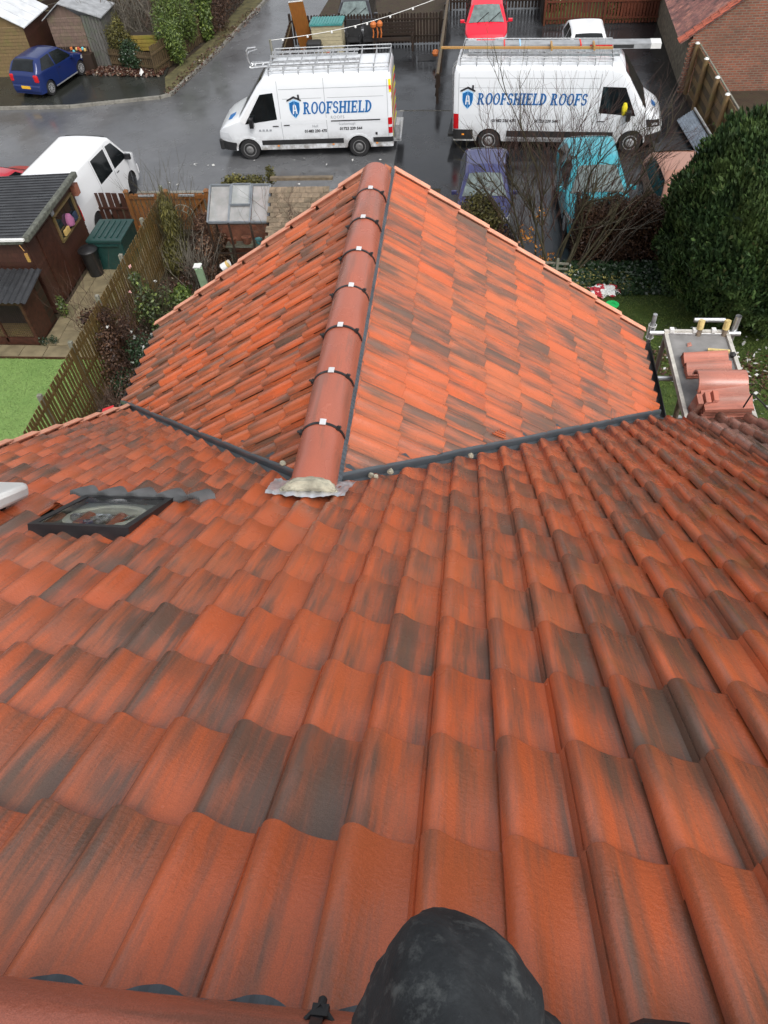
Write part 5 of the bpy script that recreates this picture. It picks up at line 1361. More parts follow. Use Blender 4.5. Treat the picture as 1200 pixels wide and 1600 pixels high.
t = NT('conifer_leaf2'); g = t.node('ShaderNodeNewGeometry'); v = t.coords('Object', rnd=False)
c = t.ramp(g.outputs['Random Per Island'], [(0, (.016, .040, .010)), (.5, (.036, .080, .018)), (.93, (.075, .13, .030)), (1, (.10, .085, .03))])
c = t.mix(t.ramp(t.noise(v, 1.7, 4, .65), [(.38, 0.0), (.68, .85)]), c, (.016, .040, .012)); c = t.mix(t.ramp(t.noise(v, .9, 3), [(.5, 0.0), (.7, .5)]), c, (.11, .16, .035))
M['conifer_leaf2'] = t.out(c, .65)
simple('bark_brown', (.075, .045, .030), .8, var=.4, scale=12, rnd=False); simple('bark_olive', (.050, .042, .020), .8, var=.4, scale=12, rnd=False); simple('bark_grey', (.14, .125, .10), .8, var=.3, scale=12, rnd=False)
simple('twig_red', (.060, .030, .022), .7, var=.4, scale=12, rnd=False)
def quads(name, P, D, Nn, l, w, mat, parent=None, kind=None, pointed=True):
    """numpy leaf maker: P centres, D directions (unit), Nn face normals (unit), l, w arrays"""
    n = len(P); S = np.cross(D, Nn); S /= np.linalg.norm(S, axis=1)[:, None]+1e-9
    l = np.broadcast_to(l, n)[:, None]; w = np.broadcast_to(w, n)[:, None]
    v = np.empty((n, 4, 3)); v[:, 0] = P - D*l*.5; v[:, 1] = P + S*w*.5 + D*l*.05; v[:, 2] = P + D*l*.5; v[:, 3] = P - S*w*.5 + D*l*.05
    me = bpy.data.meshes.new(name); me.vertices.add(n*4); me.vertices.foreach_set('co', v.ravel()); me.loops.add(n*4); me.loops.foreach_set('vertex_index', np.arange(n*4, dtype=np.int32))
    me.polygons.add(n); me.polygons.foreach_set('loop_start', np.arange(0, n*4, 4, dtype=np.int32)); me.update(calc_edges=True); me.materials.append(mat)
    o = link(name, me, parent)
    if kind: o['kind'] = kind
    return o
def unit(a): return a/(np.linalg.norm(a, axis=1)[:, None]+1e-9)
def rnd_dirs(n): return unit(RNG.normal(size=(n, 3)))
def cloud(name, centres, radii, n, l, w, mat, parent=None, kind='stuff', up=.0, shell=.5, zmin=.02):
    """leaf clumps scattered through lumpy ellipsoids"""
    centres = np.array(centres, float); radii = np.array(radii, float)
    vol = radii.prod(axis=1)**.67; pick = RNG.choice(len(centres), n, p=vol/vol.sum())
    d = rnd_dirs(n); r = shell + (1-shell)*RNG.random(n)**.6; r *= 1 + .12*RNG.normal(size=n)
    P = centres[pick] + d*radii[pick]*r[:, None]
    keep = P[:, 2] > zmin; P = P[keep]; d = d[keep]; n = len(P)
    D = unit(rnd_dirs(n) + np.array([0, 0, up])); N_ = unit(d + .7*rnd_dirs(n))
    return quads(name, P, D, N_, l*(.6+.8*RNG.random(n)), w*(.6+.8*RNG.random(n)), mat, parent, kind)
def branches(mb, p, d, L, r, depth, spread=.5, up=.15, nseg=4, kids=3, shrink=.66, twist=.25):
    pts = [Vector(p)]; dd = Vector(d).normalized()
    for i in range(nseg):
        dd = (dd + Vector((random.gauss(0, twist), random.gauss(0, twist), random.gauss(0, twist*.6)+up))*.4).normalized(); pts.append(pts[-1] + dd*(L/nseg))
    n = 6 if r > .02 else 4 if r > .008 else 3
    mb.tube(pts, [r*(1-.55*i/nseg) for i in range(nseg+1)], n, cap=False)
    if depth <= 0: return
    for k in range(kids):
        i = random.randint(1 if depth > 1 else 1, nseg); q = pts[i]
        nd = (dd + Vector((random.gauss(0, spread), random.gauss(0, spread), random.gauss(.1, spread*.5)))).normalized()
        branches(mb, q, nd, L*shrink*random.uniform(.7, 1.15), r*.55, depth-1, spread, up, nseg, kids, shrink, twist)
# the large conifer on the right
cf = empty('conifer', (7.2, 16.4, 0), label='huge dense dark green conifer on the lawn at the right edge', cat='tree')
cc = np.array([7.15, 16.5, 2.4]); cr_ = np.array([2.62, 2.3, 2.66])
n = 110000; d = rnd_dirs(n); 
def lump(d): return 1 + .05*np.sin(d[:, 0]*9+1)*np.sin(d[:, 2]*8+2) + .05*np.sin(d[:, 0]*14+d[:, 2]*5)*np.sin(d[:, 1]*11+2) + .05*np.sin(d[:, 0]*23+d[:, 1]*17)*np.sin(d[:, 2]*19) + .025*np.sin(d[:, 0]*47+3)*np.sin(d[:, 2]*31+d[:, 1]*41)
rr = lump(d)*(.88+.12*RNG.random(n)**.5); rr = rr*np.where(RNG.random(n) < .03, 1.04, 1.0)
P = cc + d*cr_*rr[:, None]; tp = np.clip((2.2-P[:, 2])/2.2, 0, 1)**1.5; P[:, 0] += .15*(P[:, 2]-2.5)*.3 + tp*.45; P[:, 1] = cc[1] + (P[:, 1]-cc[1])*(1-.30*tp)
keep = (P[:, 2] > .12); P, d2 = P[keep], d[keep]; m_ = len(P)
D = unit(d2*.55 + np.array([0, 0, 1.0]) + .35*RNG.normal(size=(m_, 3))); N_ = unit(d2 + .5*rnd_dirs(m_))
quads('crown', P, D, N_, .15*(.5+RNG.random(m_)), .055*(.6+.8*RNG.random(m_)), M['conifer_leaf2'], cf, 'stuff')
bm = bmesh.new(); bmesh.ops.create_icosphere(bm, subdivisions=4, radius=1)
for v in bm.verts:
    v.co = Vector((v.co.x*cr_[0]*.86, v.co.y*cr_[1]*.86, v.co.z*cr_[2]*.86)) + Vector(cc)
    tq = max(0, min(1, (2.2-v.co.z)/2.2))**1.5; v.co.x += tq*.45; v.co.y = cc[1] + (v.co.y-cc[1])*(1-.30*tq); v.co.z = max(v.co.z, .25)
me = bpy.data.meshes.new('inner'); bm.to_mesh(me); bm.free(); me.materials.append(M['conifer_leaf']); link('inner_foliage', me, cf)
MB().tube([(7.4, 16.5, 0), (7.4, 16.5, 3)], .2, 10, r2=.12).build('trunk', M['bark_brown'], cf)
cloud('low_branch', [(4.9, 16.9, 1.5), (4.75, 16.8, 1.9), (5.0, 16.6, .9)], [(.22, .25, .35)]*3, 1500, .13, .05, M['conifer_leaf'], cf, 'stuff', up=.8)
# bare tree with many stems in front of the long van
bt = empty('bare_tree', (2.3, 18.8, 0), label='leafless many stemmed tree with reddish twigs in front of the long van', cat='tree')
random.seed(21)
mb = MB()
for k, (x, y, dx, L) in enumerate(((1.7, 18.9, -.42, 2.3), (1.9, 19.0, -.22, 2.6), (2.1, 18.8, -.08, 2.8), (2.35, 18.7, .04, 2.9), (2.5, 18.9, .14, 2.6), (2.75, 18.7, .30, 2.6), (2.95, 18.6, .48, 2.7), (3.0, 18.5, .72, 2.4), (2.2, 18.6, -.32, 2.2), (2.6, 18.5, .55, 2.0), (1.55, 19.1, -.6, 1.8))):
    branches(mb, (x, y, 0), (dx, random.uniform(-.1, .15), 1.1), L, random.uniform(.026, .045), 4, .42, .10, 5, 3, .62, .22)
mb.build('trunk', M['bark_olive'], bt)
mb = MB()
for k in range(130):
    x = random.uniform(.5, 4.3); branches(mb, (x, 18.9+random.uniform(-.3, .3), random.uniform(.5, 3.2)), (random.gauss(0, .35)+(x-2.3)*.30, 0, 1), 1.25, .0095, 2, .45, .1, 4, 3, .7, .25)
mb.build('twigs', M['twig_red'], bt)['kind'] = 'stuff'
for q, (x, z) in enumerate(((1.7, 1.2), (1.8, .7), (1.5, .75), (.9, 1.9), (1.3, 2.6), (2.0, 1.6))):
    pass
cloud('last_leaves', [(1.55, 18.9, .9), (1.3, 18.8, .55), (1.9, 18.8, .5), (2.2, 18.8, .25), (1.8, 18.9, 1.5)], [(.25, .2, .3), (.3, .2, .2), (.2, .2, .2), (.25, .2, .12), (.3, .2, .2)], 150, .085, .06, M['orange_leaf'], bt, 'stuff')
# mossy lower stems
# brown beech hedge
hg = empty('beech_hedge', (4.3, 19.3, 0), label='dense brown clipped hedge in front of the turquoise and bronze cars', cat='hedge')
n = 40000; P = np.stack([2.85 + 3.4*RNG.random(n), 18.85 + .85*RNG.random(n), 1.58*RNG.random(n)**.8], 1)
P[:, 2] *= 1+.06*np.sin(P[:, 0]*7); D = rnd_dirs(n); quads('foliage', P, D, rnd_dirs(n), .075*(.5+RNG.random(n)), .045, M['brown_leaf'], hg, 'stuff')
mb = MB()
for k in range(140):
    x = random.uniform(2.95, 6.1); y = random.uniform(18.95, 19.6); branches(mb, (x, y, 0), (random.gauss(0, .15), random.gauss(-.05, .15), 1), 1.25, .012, 1, .5, .1, 3, 3, .4, .2)
mb.build('stems', M['bark_brown'], hg)['kind'] = 'stuff'
mb = MB()
for k in range(9):
    x = random.uniform(3.0, 4.2); mb.tube([(x, 18.7, .1), (x+random.uniform(.2, .7), 18.6, random.uniform(.7, 1.3)), (x+random.uniform(.8, 1.7), 18.7, random.uniform(.9, 2.2))], .006, 4)
mb.build('loose_canes', M['bark_grey'], hg)['kind'] = 'stuff'
# leafy shrub in front of the violet car
gs = empty('leafy_shrub', (.2, 19.6, 0), label='rounded shrub with olive green top in front of the violet car', cat='shrub')
cloud('foliage', [(.25, 19.7, 1.2), (-.1, 19.6, .9), (.6, 19.6, .9)], [(.5, .35, .45), (.4, .35, .45), (.4, .35, .45)], 5200, .09, .05, M['yellow_green_leaf'], gs, 'stuff', shell=.3)
b2_ = empty('brown_shrub', (-.7, 19.6, 0), label='dry brown shrub between the greenish shrub and the roof verge', cat='shrub')
cloud('foliage', [(-.75, 19.6, .8), (-.3, 19.5, .4), (.3, 19.4, .35), (.9, 19.3, .4), (-1.2, 19.7, .7)], [(.5, .4, .6), (.5, .4, .4), (.6, .4, .4), (.5, .4, .5), (.4, .3, .5)], 7000, .08, .04, M['brown_leaf'], b2_, 'stuff', shell=.2)
mb = MB()
random.seed(5)
for k in range(50): branches(mb, (random.uniform(-1.4, 1.3), 19.5+random.uniform(-.3, .3), 0), (random.gauss(0, .3), 0, 1), 1.1, .010, 2, .5, .1, 3, 2, .6, .25)
mb.build('stems', M['bark_brown'], b2_)['kind'] = 'stuff'
# small mesh fence by the shrub
mf = empty('wire_fence', (-1.2, 20.3, 0), label='short grey green slatted fence panel at the road edge by the roof verge', cat='fence')
for i in range(16): MB().box((-2.0+i*.085, 20.6, .5), (.03, .02, 1.0)).build('slat', M['rail_grey'], mf)
for z in (.2, .85): MB().bar((-2.05, 20.62, z), (-.65, 20.62, z), .03, .05).build('rail', M['rail_grey'], mf)
# low dark fence behind the bare tree + stump
lf = empty('low_trellis', (1.2, 18.4, 0), label='low weathered timber trellis among the tree stems', cat='trellis')
for z in (.12, .28, .44): MB().bar((.9, 18.35, z), (2.7, 18.15, z), .03, .05).build('rail', M['rail_grey'], lf)
for x in (1.0, 1.7, 2.4): MB().box((x, 18.3-(x-.9)*.1, .3), (.06, .05, .6)).build('post', M['rail_grey'], lf)
MB().tube([(2.2, 18.0, 0), (2.25, 18.02, .25)], .24, 12, r2=.2).build('stump', M['bark_grey'], lf) if 0 else None
# ground cover and fallen leaves under the hedge
def scatter(name, poly_box, n, l, w, mat, label, cat, z=.05, flat=.35, dens=None):
    x0, x1, y0, y1 = poly_box; P = np.stack([x0+(x1-x0)*RNG.random(n), y0+(y1-y0)*RNG.random(n), z+.06*RNG.random(n)], 1)
    if dens is not None: P = P[dens(P) > RNG.random(len(P))]
    n = len(P); N_ = unit(np.array([0, 0, 1.0]) + flat*RNG.normal(size=(n, 3))); D = unit(np.cross(N_, rnd_dirs(n)))
    o = quads(name, P, D, N_, l*(.5+RNG.random(n)), w*(.5+RNG.random(n)), mat); return tag(o, label, cat, kind='stuff')
scatter('fallen_leaves', (2.1, 4.4, 16.9, 18.7), 1300, .11, .075, M['yellow_fallen'], 'yellow fallen leaves strewn below the brown hedge and bare tree', 'leaves', dens=lambda P: np.clip(1.3-abs(P[:, 1]-17.9-.0*(P[:, 0]))/.8-(P[:, 0]-2.1)*.35, 0, 1))
scatter('ground_cover', (2.2, 6.2, 17.3, 18.9), 5200, .11, .07, M['holly_leaf'], 'dark ground cover plants along the foot of the brown hedge', 'ground cover', flat=.6)
scatter('fallen_leaves', (4.7, 9.5, 11.5, 16), 420, .09, .06, M['pale_bits'], 'pale scraps and leaves scattered on the lawn below the conifer', 'leaves')
scatter('fallen_leaves', (4.5, 10, 12.3, 15.0), 9000, .08, .05, M['litter'], 'dark red brown leaf litter on the lawn under the conifer', 'leaves', z=.02, dens=lambda P: np.clip(1-np.abs(P[:, 1]-(14.6-(P[:, 0]-5)*.3))/1.0, 0, 1)*.9)
scatter('lawn_grass', (-16, -8.98, 9, 14.36), 40000, .045, .010, M['turf_blade'], 'bright green artificial grass blades on the left lawn', 'grass', z=.03, flat=1.0)
scatter('lawn_grass', (2.2, 9.5, 6, 18.0), 60000, .07, .014, M['grass_blade'], 'short mossy grass growing on the back garden lawn', 'grass', z=.03, flat=1.2)
# ---- left garden bed between the fence and the roof
def bush(name, label, cs, rs, n, l, w, mat, stems=0, smat='bark_brown', h=1.0, base=None, cat='shrub', up=.0, shell=.25, flowers=None, group=None):
    c0 = cs[0]; root = empty(name, (c0[0], c0[1], 0), label=label, cat=cat, group=group)
    cloud('foliage', cs, rs, n, l, w, M[mat], root, 'stuff', up=up, shell=shell)
    if stems:
        mb = MB(); 
        for k in range(stems):
            bx, by = base or (c0[0], c0[1]); branches(mb, (bx+random.gauss(0, .14), by+random.gauss(0, .14), 0), (random.gauss(0, .28), random.gauss(0, .28), 1), h, .012, 2, .45, .12, 4, 2, .6, .2)
        mb.build('stems', M[smat], root)['kind'] = 'stuff'
    if flowers:
        for (x, y, z, fm_) in flowers:
            cloud('flower', [(x, y, z)], [(.035, .035, .035)], 16, .045, .035, M[fm_], root, None)
    return root
random.seed(11)
bush('willow_shrub', 'tall olive green upright shrub against the fence beside the gates', [(-8.35, 18.9, 1.0), (-8.2, 18.5, 1.5), (-8.55, 19.3, 1.4), (-8.3, 18.2, .6)], [(.30, .40, .9), (.25, .35, .6), (.25, .3, .6), (.3, .4, .5)], 5200, .15, .022, 'yellow_green_leaf', 46, 'bark_olive', 1.7, up=1.6, shell=.1)
bush('hydrangea', 'brown dead headed hydrangea bush in front of the gates', [(-7.5, 19.6, .65), (-7.1, 19.2, .6), (-7.8, 19.9, .6), (-7.45, 18.9, .45), (-6.95, 18.7, .3)], [(.45, .4, .55), (.35, .35, .5), (.35, .35, .4), (.4, .3, .4), (.3, .3, .3)], 7500, .065, .055, 'dead_flower', 30, 'bark_brown', .9, shell=.3)
bush('thorny_bush', 'tangle of bare brown stems near the pale green post', [(-7.6, 17.7, .5), (-7.2, 17.9, .4)], [(.4, .5, .4)]*2, 900, .06, .04, 'brown_leaf', 34, 'bark_grey', 1.0)
bush('leafy_rose', 'leafy pale green rose with pink blooms leaning on the fence', [(-8.15, 15.6, 1.15), (-8.0, 15.2, .9), (-7.85, 16.0, .7), (-8.4, 15.9, 1.4), (-7.7, 15.2, .45)], [(.30, .32, .36), (.35, .3, .4), (.3, .4, .4), (.2, .2, .25), (.35, .35, .4)], 1300, .085, .06, 'rose_leaf', 34, 'bark_olive', 1.3, flowers=[(-8.48, 16.0, 1.72, 'pink_petal'), (-8.3, 15.2, 1.5, 'pink_petal'), (-7.9, 15.9, 1.35, 'pale_bits')])
bush('green_plant', 'low green leafy plant at the foot of the thorny stems', [(-7.4, 16.4, .25), (-7.8, 16.9, .2), (-7.0, 16.6, .2), (-7.9, 17.3, .15)], [(.35, .35, .25), (.3, .3, .2), (.3, .25, .2), (.25, .25, .15)], 1300, .10, .075, 'green_leaf')
bush('rambling_rose', 'dry rambling rose hanging over the near end of the gapped fence', [(-8.75, 14.3, 1.35), (-8.5, 13.7, 1.1), (-8.4, 14.4, .8), (-8.95, 14.0, 1.6), (-8.3, 13.2, .7)], [(.28, .4, .4), (.3, .4, .45), (.35, .4, .5), (.2, .3, .2), (.3, .4, .5)], 3600, .07, .045, 'brown_leaf', 30, 'twig_red', 1.5, shell=.15, flowers=[(-8.8, 14.9, 1.5, 'pink_petal'), (-8.4, 13.8, 1.5, 'pale_bits')])
bush('silver_shrub', 'grey green bush with small white flowers beside the roof corner', [(-7.9, 14.0, .6), (-7.6, 13.5, .5), (-8.1, 13.0, .4), (-7.5, 14.4, .5)], [(.4, .4, .5), (.35, .4, .45), (.35, .4, .4), (.3, .3, .4)], 4600, .06, .04, 'holly_leaf', 14, 'bark_brown', .9, flowers=[(-7.9, 13.9, 1.12, 'pale_bits'), (-7.65, 13.7, 1.0, 'pale_bits'), (-7.6, 14.2, .98, 'pale_bits'), (-8.1, 14.2, 1.05, 'pale_bits')])
bush('dark_bush', 'dark tangled bush in the shade below the left valley', [(-7.9, 12.2, .5), (-7.7, 11.6, .5), (-8.1, 11.2, .4), (-7.6, 12.7, .6), (-7.2, 12.2, .4), (-6.6, 13.0, .4)], [(.4, .4, .45)]*6, 5200, .07, .035, 'brown_leaf', 30, 'bark_brown', .9, base=(-7.9, 11.9))
bush('dry_grass', 'clump of yellow dry grass at the near end of the fence', [(-8.3, 10.9, .25), (-8.1, 11.3, .3)], [(.25, .3, .25)]*2, 700, .26, .015, 'yellow_green_leaf', up=1.2)
bush('climber', 'green climbing plant on the near side of the greenhouse gate', [(-7.35, 20.4, .8), (-7.3, 20.2, 1.2), (-7.4, 20.6, .4)], [(.22, .22, .4), (.2, .2, .25), (.2, .2, .3)], 1700, .10, .07, 'green_leaf')
bush('ivy_bush', 'ivy showing above the back of the greenhouse roof', [(-6.5, 19.6, 2.1), (-5.9, 19.6, 2.1), (-5.45, 19.6, 2.25)], [(.4, .2, .18), (.35, .2, .15), (.14, .12, .3)], 1200, .08, .06, 'yellow_green_leaf')
bush('bare_climber', 'wiry bare climber sprawling over the tiled outhouse', [(-4.6, 18.2, 1.9)], [(.3, .3, .1)], 60, .05, .03, 'brown_leaf', 0)
mb = MB(); random.seed(9)
for k in range(22): branches(mb, (random.uniform(-5.4, -4.0), random.uniform(17.6, 18.4), random.uniform(1.0, 1.7)), (random.gauss(0, .6), random.gauss(.3, .3), random.uniform(.2, .8)), .9, .009, 2, .6, .05, 4, 3, .65, .3)
adopt_root = [o for o in bpy.data.objects if o.name.startswith('bare_climber')][0]
mb.build('stems', M['bark_brown'], adopt_root)['kind'] = 'stuff'
bush('path_weed', 'small silvery weed on the patio beside the hutch', [(-11.05, 14.98, .15), (-10.85, 15.05, .12)], [(.16, .12, .14)]*2, 260, .05, .03, 'holly_leaf')
bush('shed_plant', 'small pale leaved plant against the shed door', [(-11.02, 16.35, .35), (-10.98, 16.25, .2)], [(.14, .12, .25)]*2, 220, .10, .06, 'green_leaf', 4, 'bark_brown', .6)
bush('herb_tuft', 'green herb tuft growing in the dark square planter', [(-9.15, 14.78, .55)], [(.22, .22, .18)], 900, .05, .03, 'holly_leaf')
scatter('bed_litter', (-8.7, -4.6, 10.5, 20.3), 9000, .07, .05, M['litter'], 'brown leaf litter covering the shrub bed beside the fence', 'leaf litter', z=.02, flat=.6)
# garden arch of wire near the gates
ga = empty('wire_arch', (-8.4, 20.0, 0), label='thin rusty wire arch in front of the gates', cat='arch')
mb = MB()
for y in (19.7, 20.0): mb.tube([(-8.75 + .0, y, 0), (-8.75, y, .9)] + [(-8.40 - math.cos(math.pi*k/8)*.35, y, .9+math.sin(math.pi*k/8)*.33) for k in range(1, 8)] + [(-8.05, y, .9), (-8.05, y, 0)], .012, 5)
for k in range(9): x = -8.40 - math.cos(math.pi*k/8)*.35; z = .9+math.sin(math.pi*k/8)*.33; mb.tube([(x, 19.7, z), (x, 20.0, z)], .009, 4)
mb.build('hoops', M['rail_grey'], ga)
# ------------------------------------------------------------------ brick barn on the right
def brick_mat(name, c1, c2, mortar, moss=True):
    t = NT(name); tc = t.node('ShaderNodeTexCoord'); sp = t.node('ShaderNodeSeparateXYZ'); t.l(tc.outputs['Object'], sp.inputs[0])
    ad = t.node('ShaderNodeMath', _operation='ADD'); t.l(sp.outputs[0], ad.inputs[0]); t.l(sp.outputs[1], ad.inputs[1])
    cx = t.node('ShaderNodeCombineXYZ'); t.l(ad.outputs[0], cx.inputs[0]); t.l(sp.outputs[2], cx.inputs[1])
    dn_ = t.node('ShaderNodeTexNoise'); dn_.inputs['Scale'].default_value = 3; t.l(cx.outputs[0], dn_.inputs['Vector'])
    mx = t.node('ShaderNodeMix', _data_type='VECTOR'); mx.inputs[0].default_value = .015; t.l(cx.outputs[0], mx.inputs[4]); t.l(dn_.outputs['Color'], mx.inputs[5])
    b = t.node('ShaderNodeTexBrick'); b.inputs['Scale'].default_value = 1; b.inputs['Brick Width'].default_value = .235; b.inputs['Row Height'].default_value = .078; b.inputs['Mortar Size'].default_value = .014; b.inputs['Mortar Smooth'].default_value = .2; b.inputs['Bias'].default_value = -.1
    b.inputs['Color1'].default_value = (*c1, 1); b.inputs['Color2'].default_value = (*c2, 1); b.inputs['Mortar'].default_value = (*mortar, 1); t.l(mx.outputs[1], b.inputs['Vector'])
    v = t.coords('Object', rnd=False); n1 = t.noise(v, 1.1, 6, .7); n2 = t.noise(v, 7, 5, .7)
    c = t.mix(t.ramp(n1, [(.4, 0.0), (.7, .55)]), b.outputs['Color'], (.075, .055, .038))
    c = t.mix(t.ramp(n2, [(.55, 0.0), (.75, .6)]), c, (.42, .17, .10))
    iv = t.ramp(b.outputs['Fac'], [(0, 1.0), (1, 0.0)])
    M[name] = t.out(c, .75, t.bump(iv, .7, .012))
brick_mat('barn_brick', (.30, .095, .052), (.165, .058, .038), (.23, .185, .14))
simple('rubble_stone', (.17, .145, .105), .85, var=.5, scale=7, bump=1, bscale=9)
t = NT('pantile'); v = t.coords('Object', rnd=False)
c = t.ramp(t.noise(v, 2.6, 6, .7), [(.32, (.055, .030, .030)), (.5, (.20, .085, .075)), (.66, (.38, .17, .125))]); c = t.mix(t.ramp(t.noise(v, 9, 5, .7), [(.48, 0.0), (.68, .8)]), c, (.10, .055, .05))
M['pantile'] = t.out(c, .5, t.bump(t.noise(v, 30, 4), .4, .01))
simple('pantile_red', (.36, .085, .045), .45, var=.45, scale=4, bump=.4)
bn_ = empty('brick_barn', (9.5, 33, 0), label='old brick outbuilding with dark pantile roof at the top right', cat='outbuilding')
GYb = 30.3
mb = MB(); mb.prism([(7.62, GYb), (12.5, GYb), (12.5, 44), (7.95, 44)], -.05, 1.75); mb.build('wall', M['rubble_stone'], bn_)
mb = MB(); mb.add([(7.62, GYb-.012, 0), (12.5, GYb-.012, 0), (12.5, GYb-.012, 4.2), (11.0, GYb-.012, 4.42), (7.62, GYb-.012, 1.98)], [(0, 1, 2, 3, 4)]); mb.add([(7.62, GYb+.3, 0), (12.5, GYb+.3, 0), (12.5, GYb+.3, 4.2), (11.0, GYb+.3, 4.42), (7.62, GYb+.3, 1.98)], [(4, 3, 2, 1, 0)]); mb.build('gable', M['barn_brick'], bn_)
# corner of irregular bricks on the left arris
for k in range(22): MB().box((7.60, GYb-.02, .05+k*.078), (.10 if k % 2 else .2, .06, .066)).build('quoin', M['barn_brick'], bn_)
mb = MB(); vs = []; NYb, NS = 420, 34
y0, y1 = GYb-.12, 43
sA = math.atan2(2.45, 3.4)
for j in range(NS+1):
    s = 4.35*j/NS; kk = (s/.30) % 1; lift = .022*(1-kk)
    for i in range(NYb+1):
        y = y0 + (y1-y0)*i/NYb; ph = (y-y0)/.235*2*math.pi; z = .042*math.sin(ph) + .016*math.sin(2*ph+.6) + lift + .012*noise.noise(Vector((y*1.2, s*1.5, 0)))
        vs.append((7.22 + (y-30)*.03 + s*math.cos(sA) - z*math.sin(sA), y, 1.62 + s*math.sin(sA) + z*math.cos(sA)))
mb.add(vs, [(j*(NYb+1)+i, j*(NYb+1)+i+1, (j+1)*(NYb+1)+i+1, (j+1)*(NYb+1)+i) for j in range(NS) for i in range(NYb)])
o = mb.build('pantiles', M['pantile'], bn_, smooth=True, angle=60); o['kind'] = 'stuff'
# the two verge courses of brighter tiles, tile by tile
for j in range(15):
    for q in range(2):
        vs = []; mb = MB(); 
        for a in range(9):
            ph = 2*math.pi*a/8
            for e in (0, 1):
                s = j*.29 + e*.33; z = .05*math.sin(ph+.4) + .055 - .03*e + .006*random.random()
                vs.append((7.20 + s*math.cos(sA) - z*math.sin(sA), y0-.02 + q*.235 + a*.235/8, 1.62 + s*math.sin(sA) + z*math.cos(sA)))
        mb.add(vs, [(2*a, 2*a+1, 2*a+3, 2*a+2) for a in range(8)]); mb.build('verge_tile', M['pantile_red'], bn_, smooth=True)
# red brown shed and lawn things behind
rs = empty('red_shed', (7.2, 39, 0), label='red brown boarded shed behind the red brown fence', cat='shed')
for k in range(16): MB().box((7.2, 38.2, .06+k*.14), (1.75, .03, .128)).build('board', M['fence_red'], rs)
for k in range(14): MB().box((6.33, 38.95, .06+k*.14), (.03, 1.5, .128)).build('board', M['fence_red'], rs)
MB().box((7.2, 39.2, 1.1), (1.65, 1.9, 2.1)).build('shell', M['fence_dark'], rs); MB().box((7.2, 39.1, 2.3), (2.0, 2.2, .06)).build('roof', M['felt'], rs)
MB().box((7.2, 38.17, 1.0), (.62, .03, .2)).build('window', M['galv_dull'], rs)
tt = empty('lawn_tree', (4.9, 39.0, 0), label='dark bare tree on the lawn behind the red brown fence', cat='tree')
mb = MB(); random.seed(3); branches(mb, (4.9, 39.2, 0), (0, 0, 1), 2.6, .16, 3, .5, .1, 5, 4, .6, .15); mb.build('trunk', M['bark_brown'], tt)
pt_ = empty('garden_table', (5.35, 40.3, 0), label='pale folding garden table behind the tree trunk', cat='table')
MB().box((5.45, 40.6, .72), (.95, .6, .05)).build('table_top', M['white_pvc'], pt_); MB().bar((5.1, 40.4, 0), (5.7, 40.4, .7), .04, .04).build('leg', M['galv'], pt_); MB().bar((5.7, 40.4, 0), (5.1, 40.4, .7), .04, .04).build('leg', M['galv'], pt_)
bush('back_shrubs', 'green shrubs growing behind the red brown fence', [(3.5, 39.6, .4), (6.0, 38.9, .3), (4.2, 42.0, .5)], [(.5, .5, .5), (.35, .4, .35), (.8, .5, .6)], 3000, .14, .08, 'green_leaf')
for k in range(40):
    pass
# ------------------------------------------------------------------ things at the back fence
sb = empty('storage_box', (-6.2, 35.4, 0), label='beige plastic garden storage box with ribbed teal lid', cat='storage box')
simple('beige_plastic', (.42, .37, .24), .5, var=.15); simple('teal_lid', (.06, .24, .23), .4, var=.2)
for k in range(8): MB().box((-6.25, 35.4, .09+k*.135), (1.28+.01*(k % 2), .80, .125)).build('panel', M['beige_plastic'], sb)
lid = MB().box((-6.25, 35.4, 1.16), (1.40, .92, .07)).build('lid', M['teal_lid'], sb)
for k in range(11): MB().box((-6.85+k*.12, 35.4, 1.21), (.045, .88, .03)).build('rib', M['teal_lid'], lid, local=True)
for k, (x, rz) in enumerate(((-5.15, 0), (-4.45, .05))):
    ch = empty('garden_chair', (x, 35.5, 0), label=('dark garden chair right beside the beige box' if k == 0 else 'second dark garden chair from the beige box, by the bench'), cat='chair', group='dark garden chairs')
    MB().box((x, 35.4, .45), (.58, .5, .06), rz=rz).build('seat', M['black_matt'], ch); MB().box((x, 35.62, .80), (.58, .05, .66), rz=rz).build('backrest', M['black_matt'], ch)
    for dx in (-.27, .27):
        MB().box((x+dx, 35.4, .62), (.05, .5, .04)).build('armrest', M['black_matt'], ch)
        for dy in (-.22, .22): MB().box((x+dx, 35.4+dy, .3), (.045, .045, .62)).build('leg', M['black_matt'], ch)
bch = empty('bench', (-3.4, 35.4, 0), label='dark slatted bench in front of the paling fence', cat='bench')
for k in range(4): MB().box((-3.45, 35.2+k*.11, .42), (1.7, .09, .03)).build('slat', M['fence_dark'], bch)
for k in range(4): MB().box((-3.45, 35.6, .55+k*.13), (1.7, .03, .10)).build('slat', M['fence_dark'], bch)
for x in (-4.25, -2.65): MB().box((x, 35.4, .3), (.07, .5, .6)).build('leg', M['fence_dark'], bch)
simple('orange_toy', (.50, .14, .03), .5, var=.1); simple('pot_red', (.35, .06, .03), .6)
sk = empty('orange_figure', (-4.15, 35.1, 0), label='small bright orange hanging figure above the bench', cat='decoration')
MB().lathe([(.02, 0), (.13, .08), (.14, .18), (.05, .28), (.01, .3)], 12, (-4.25, 35.0, .95)).build('head', M['orange_toy'], sk, smooth=True)
MB().lathe([(.02, 0), (.12, .08), (.12, .18), (.05, .26), (.01, .28)], 12, (-3.98, 35.0, .98)).build('body', M['orange_toy'], sk, smooth=True)
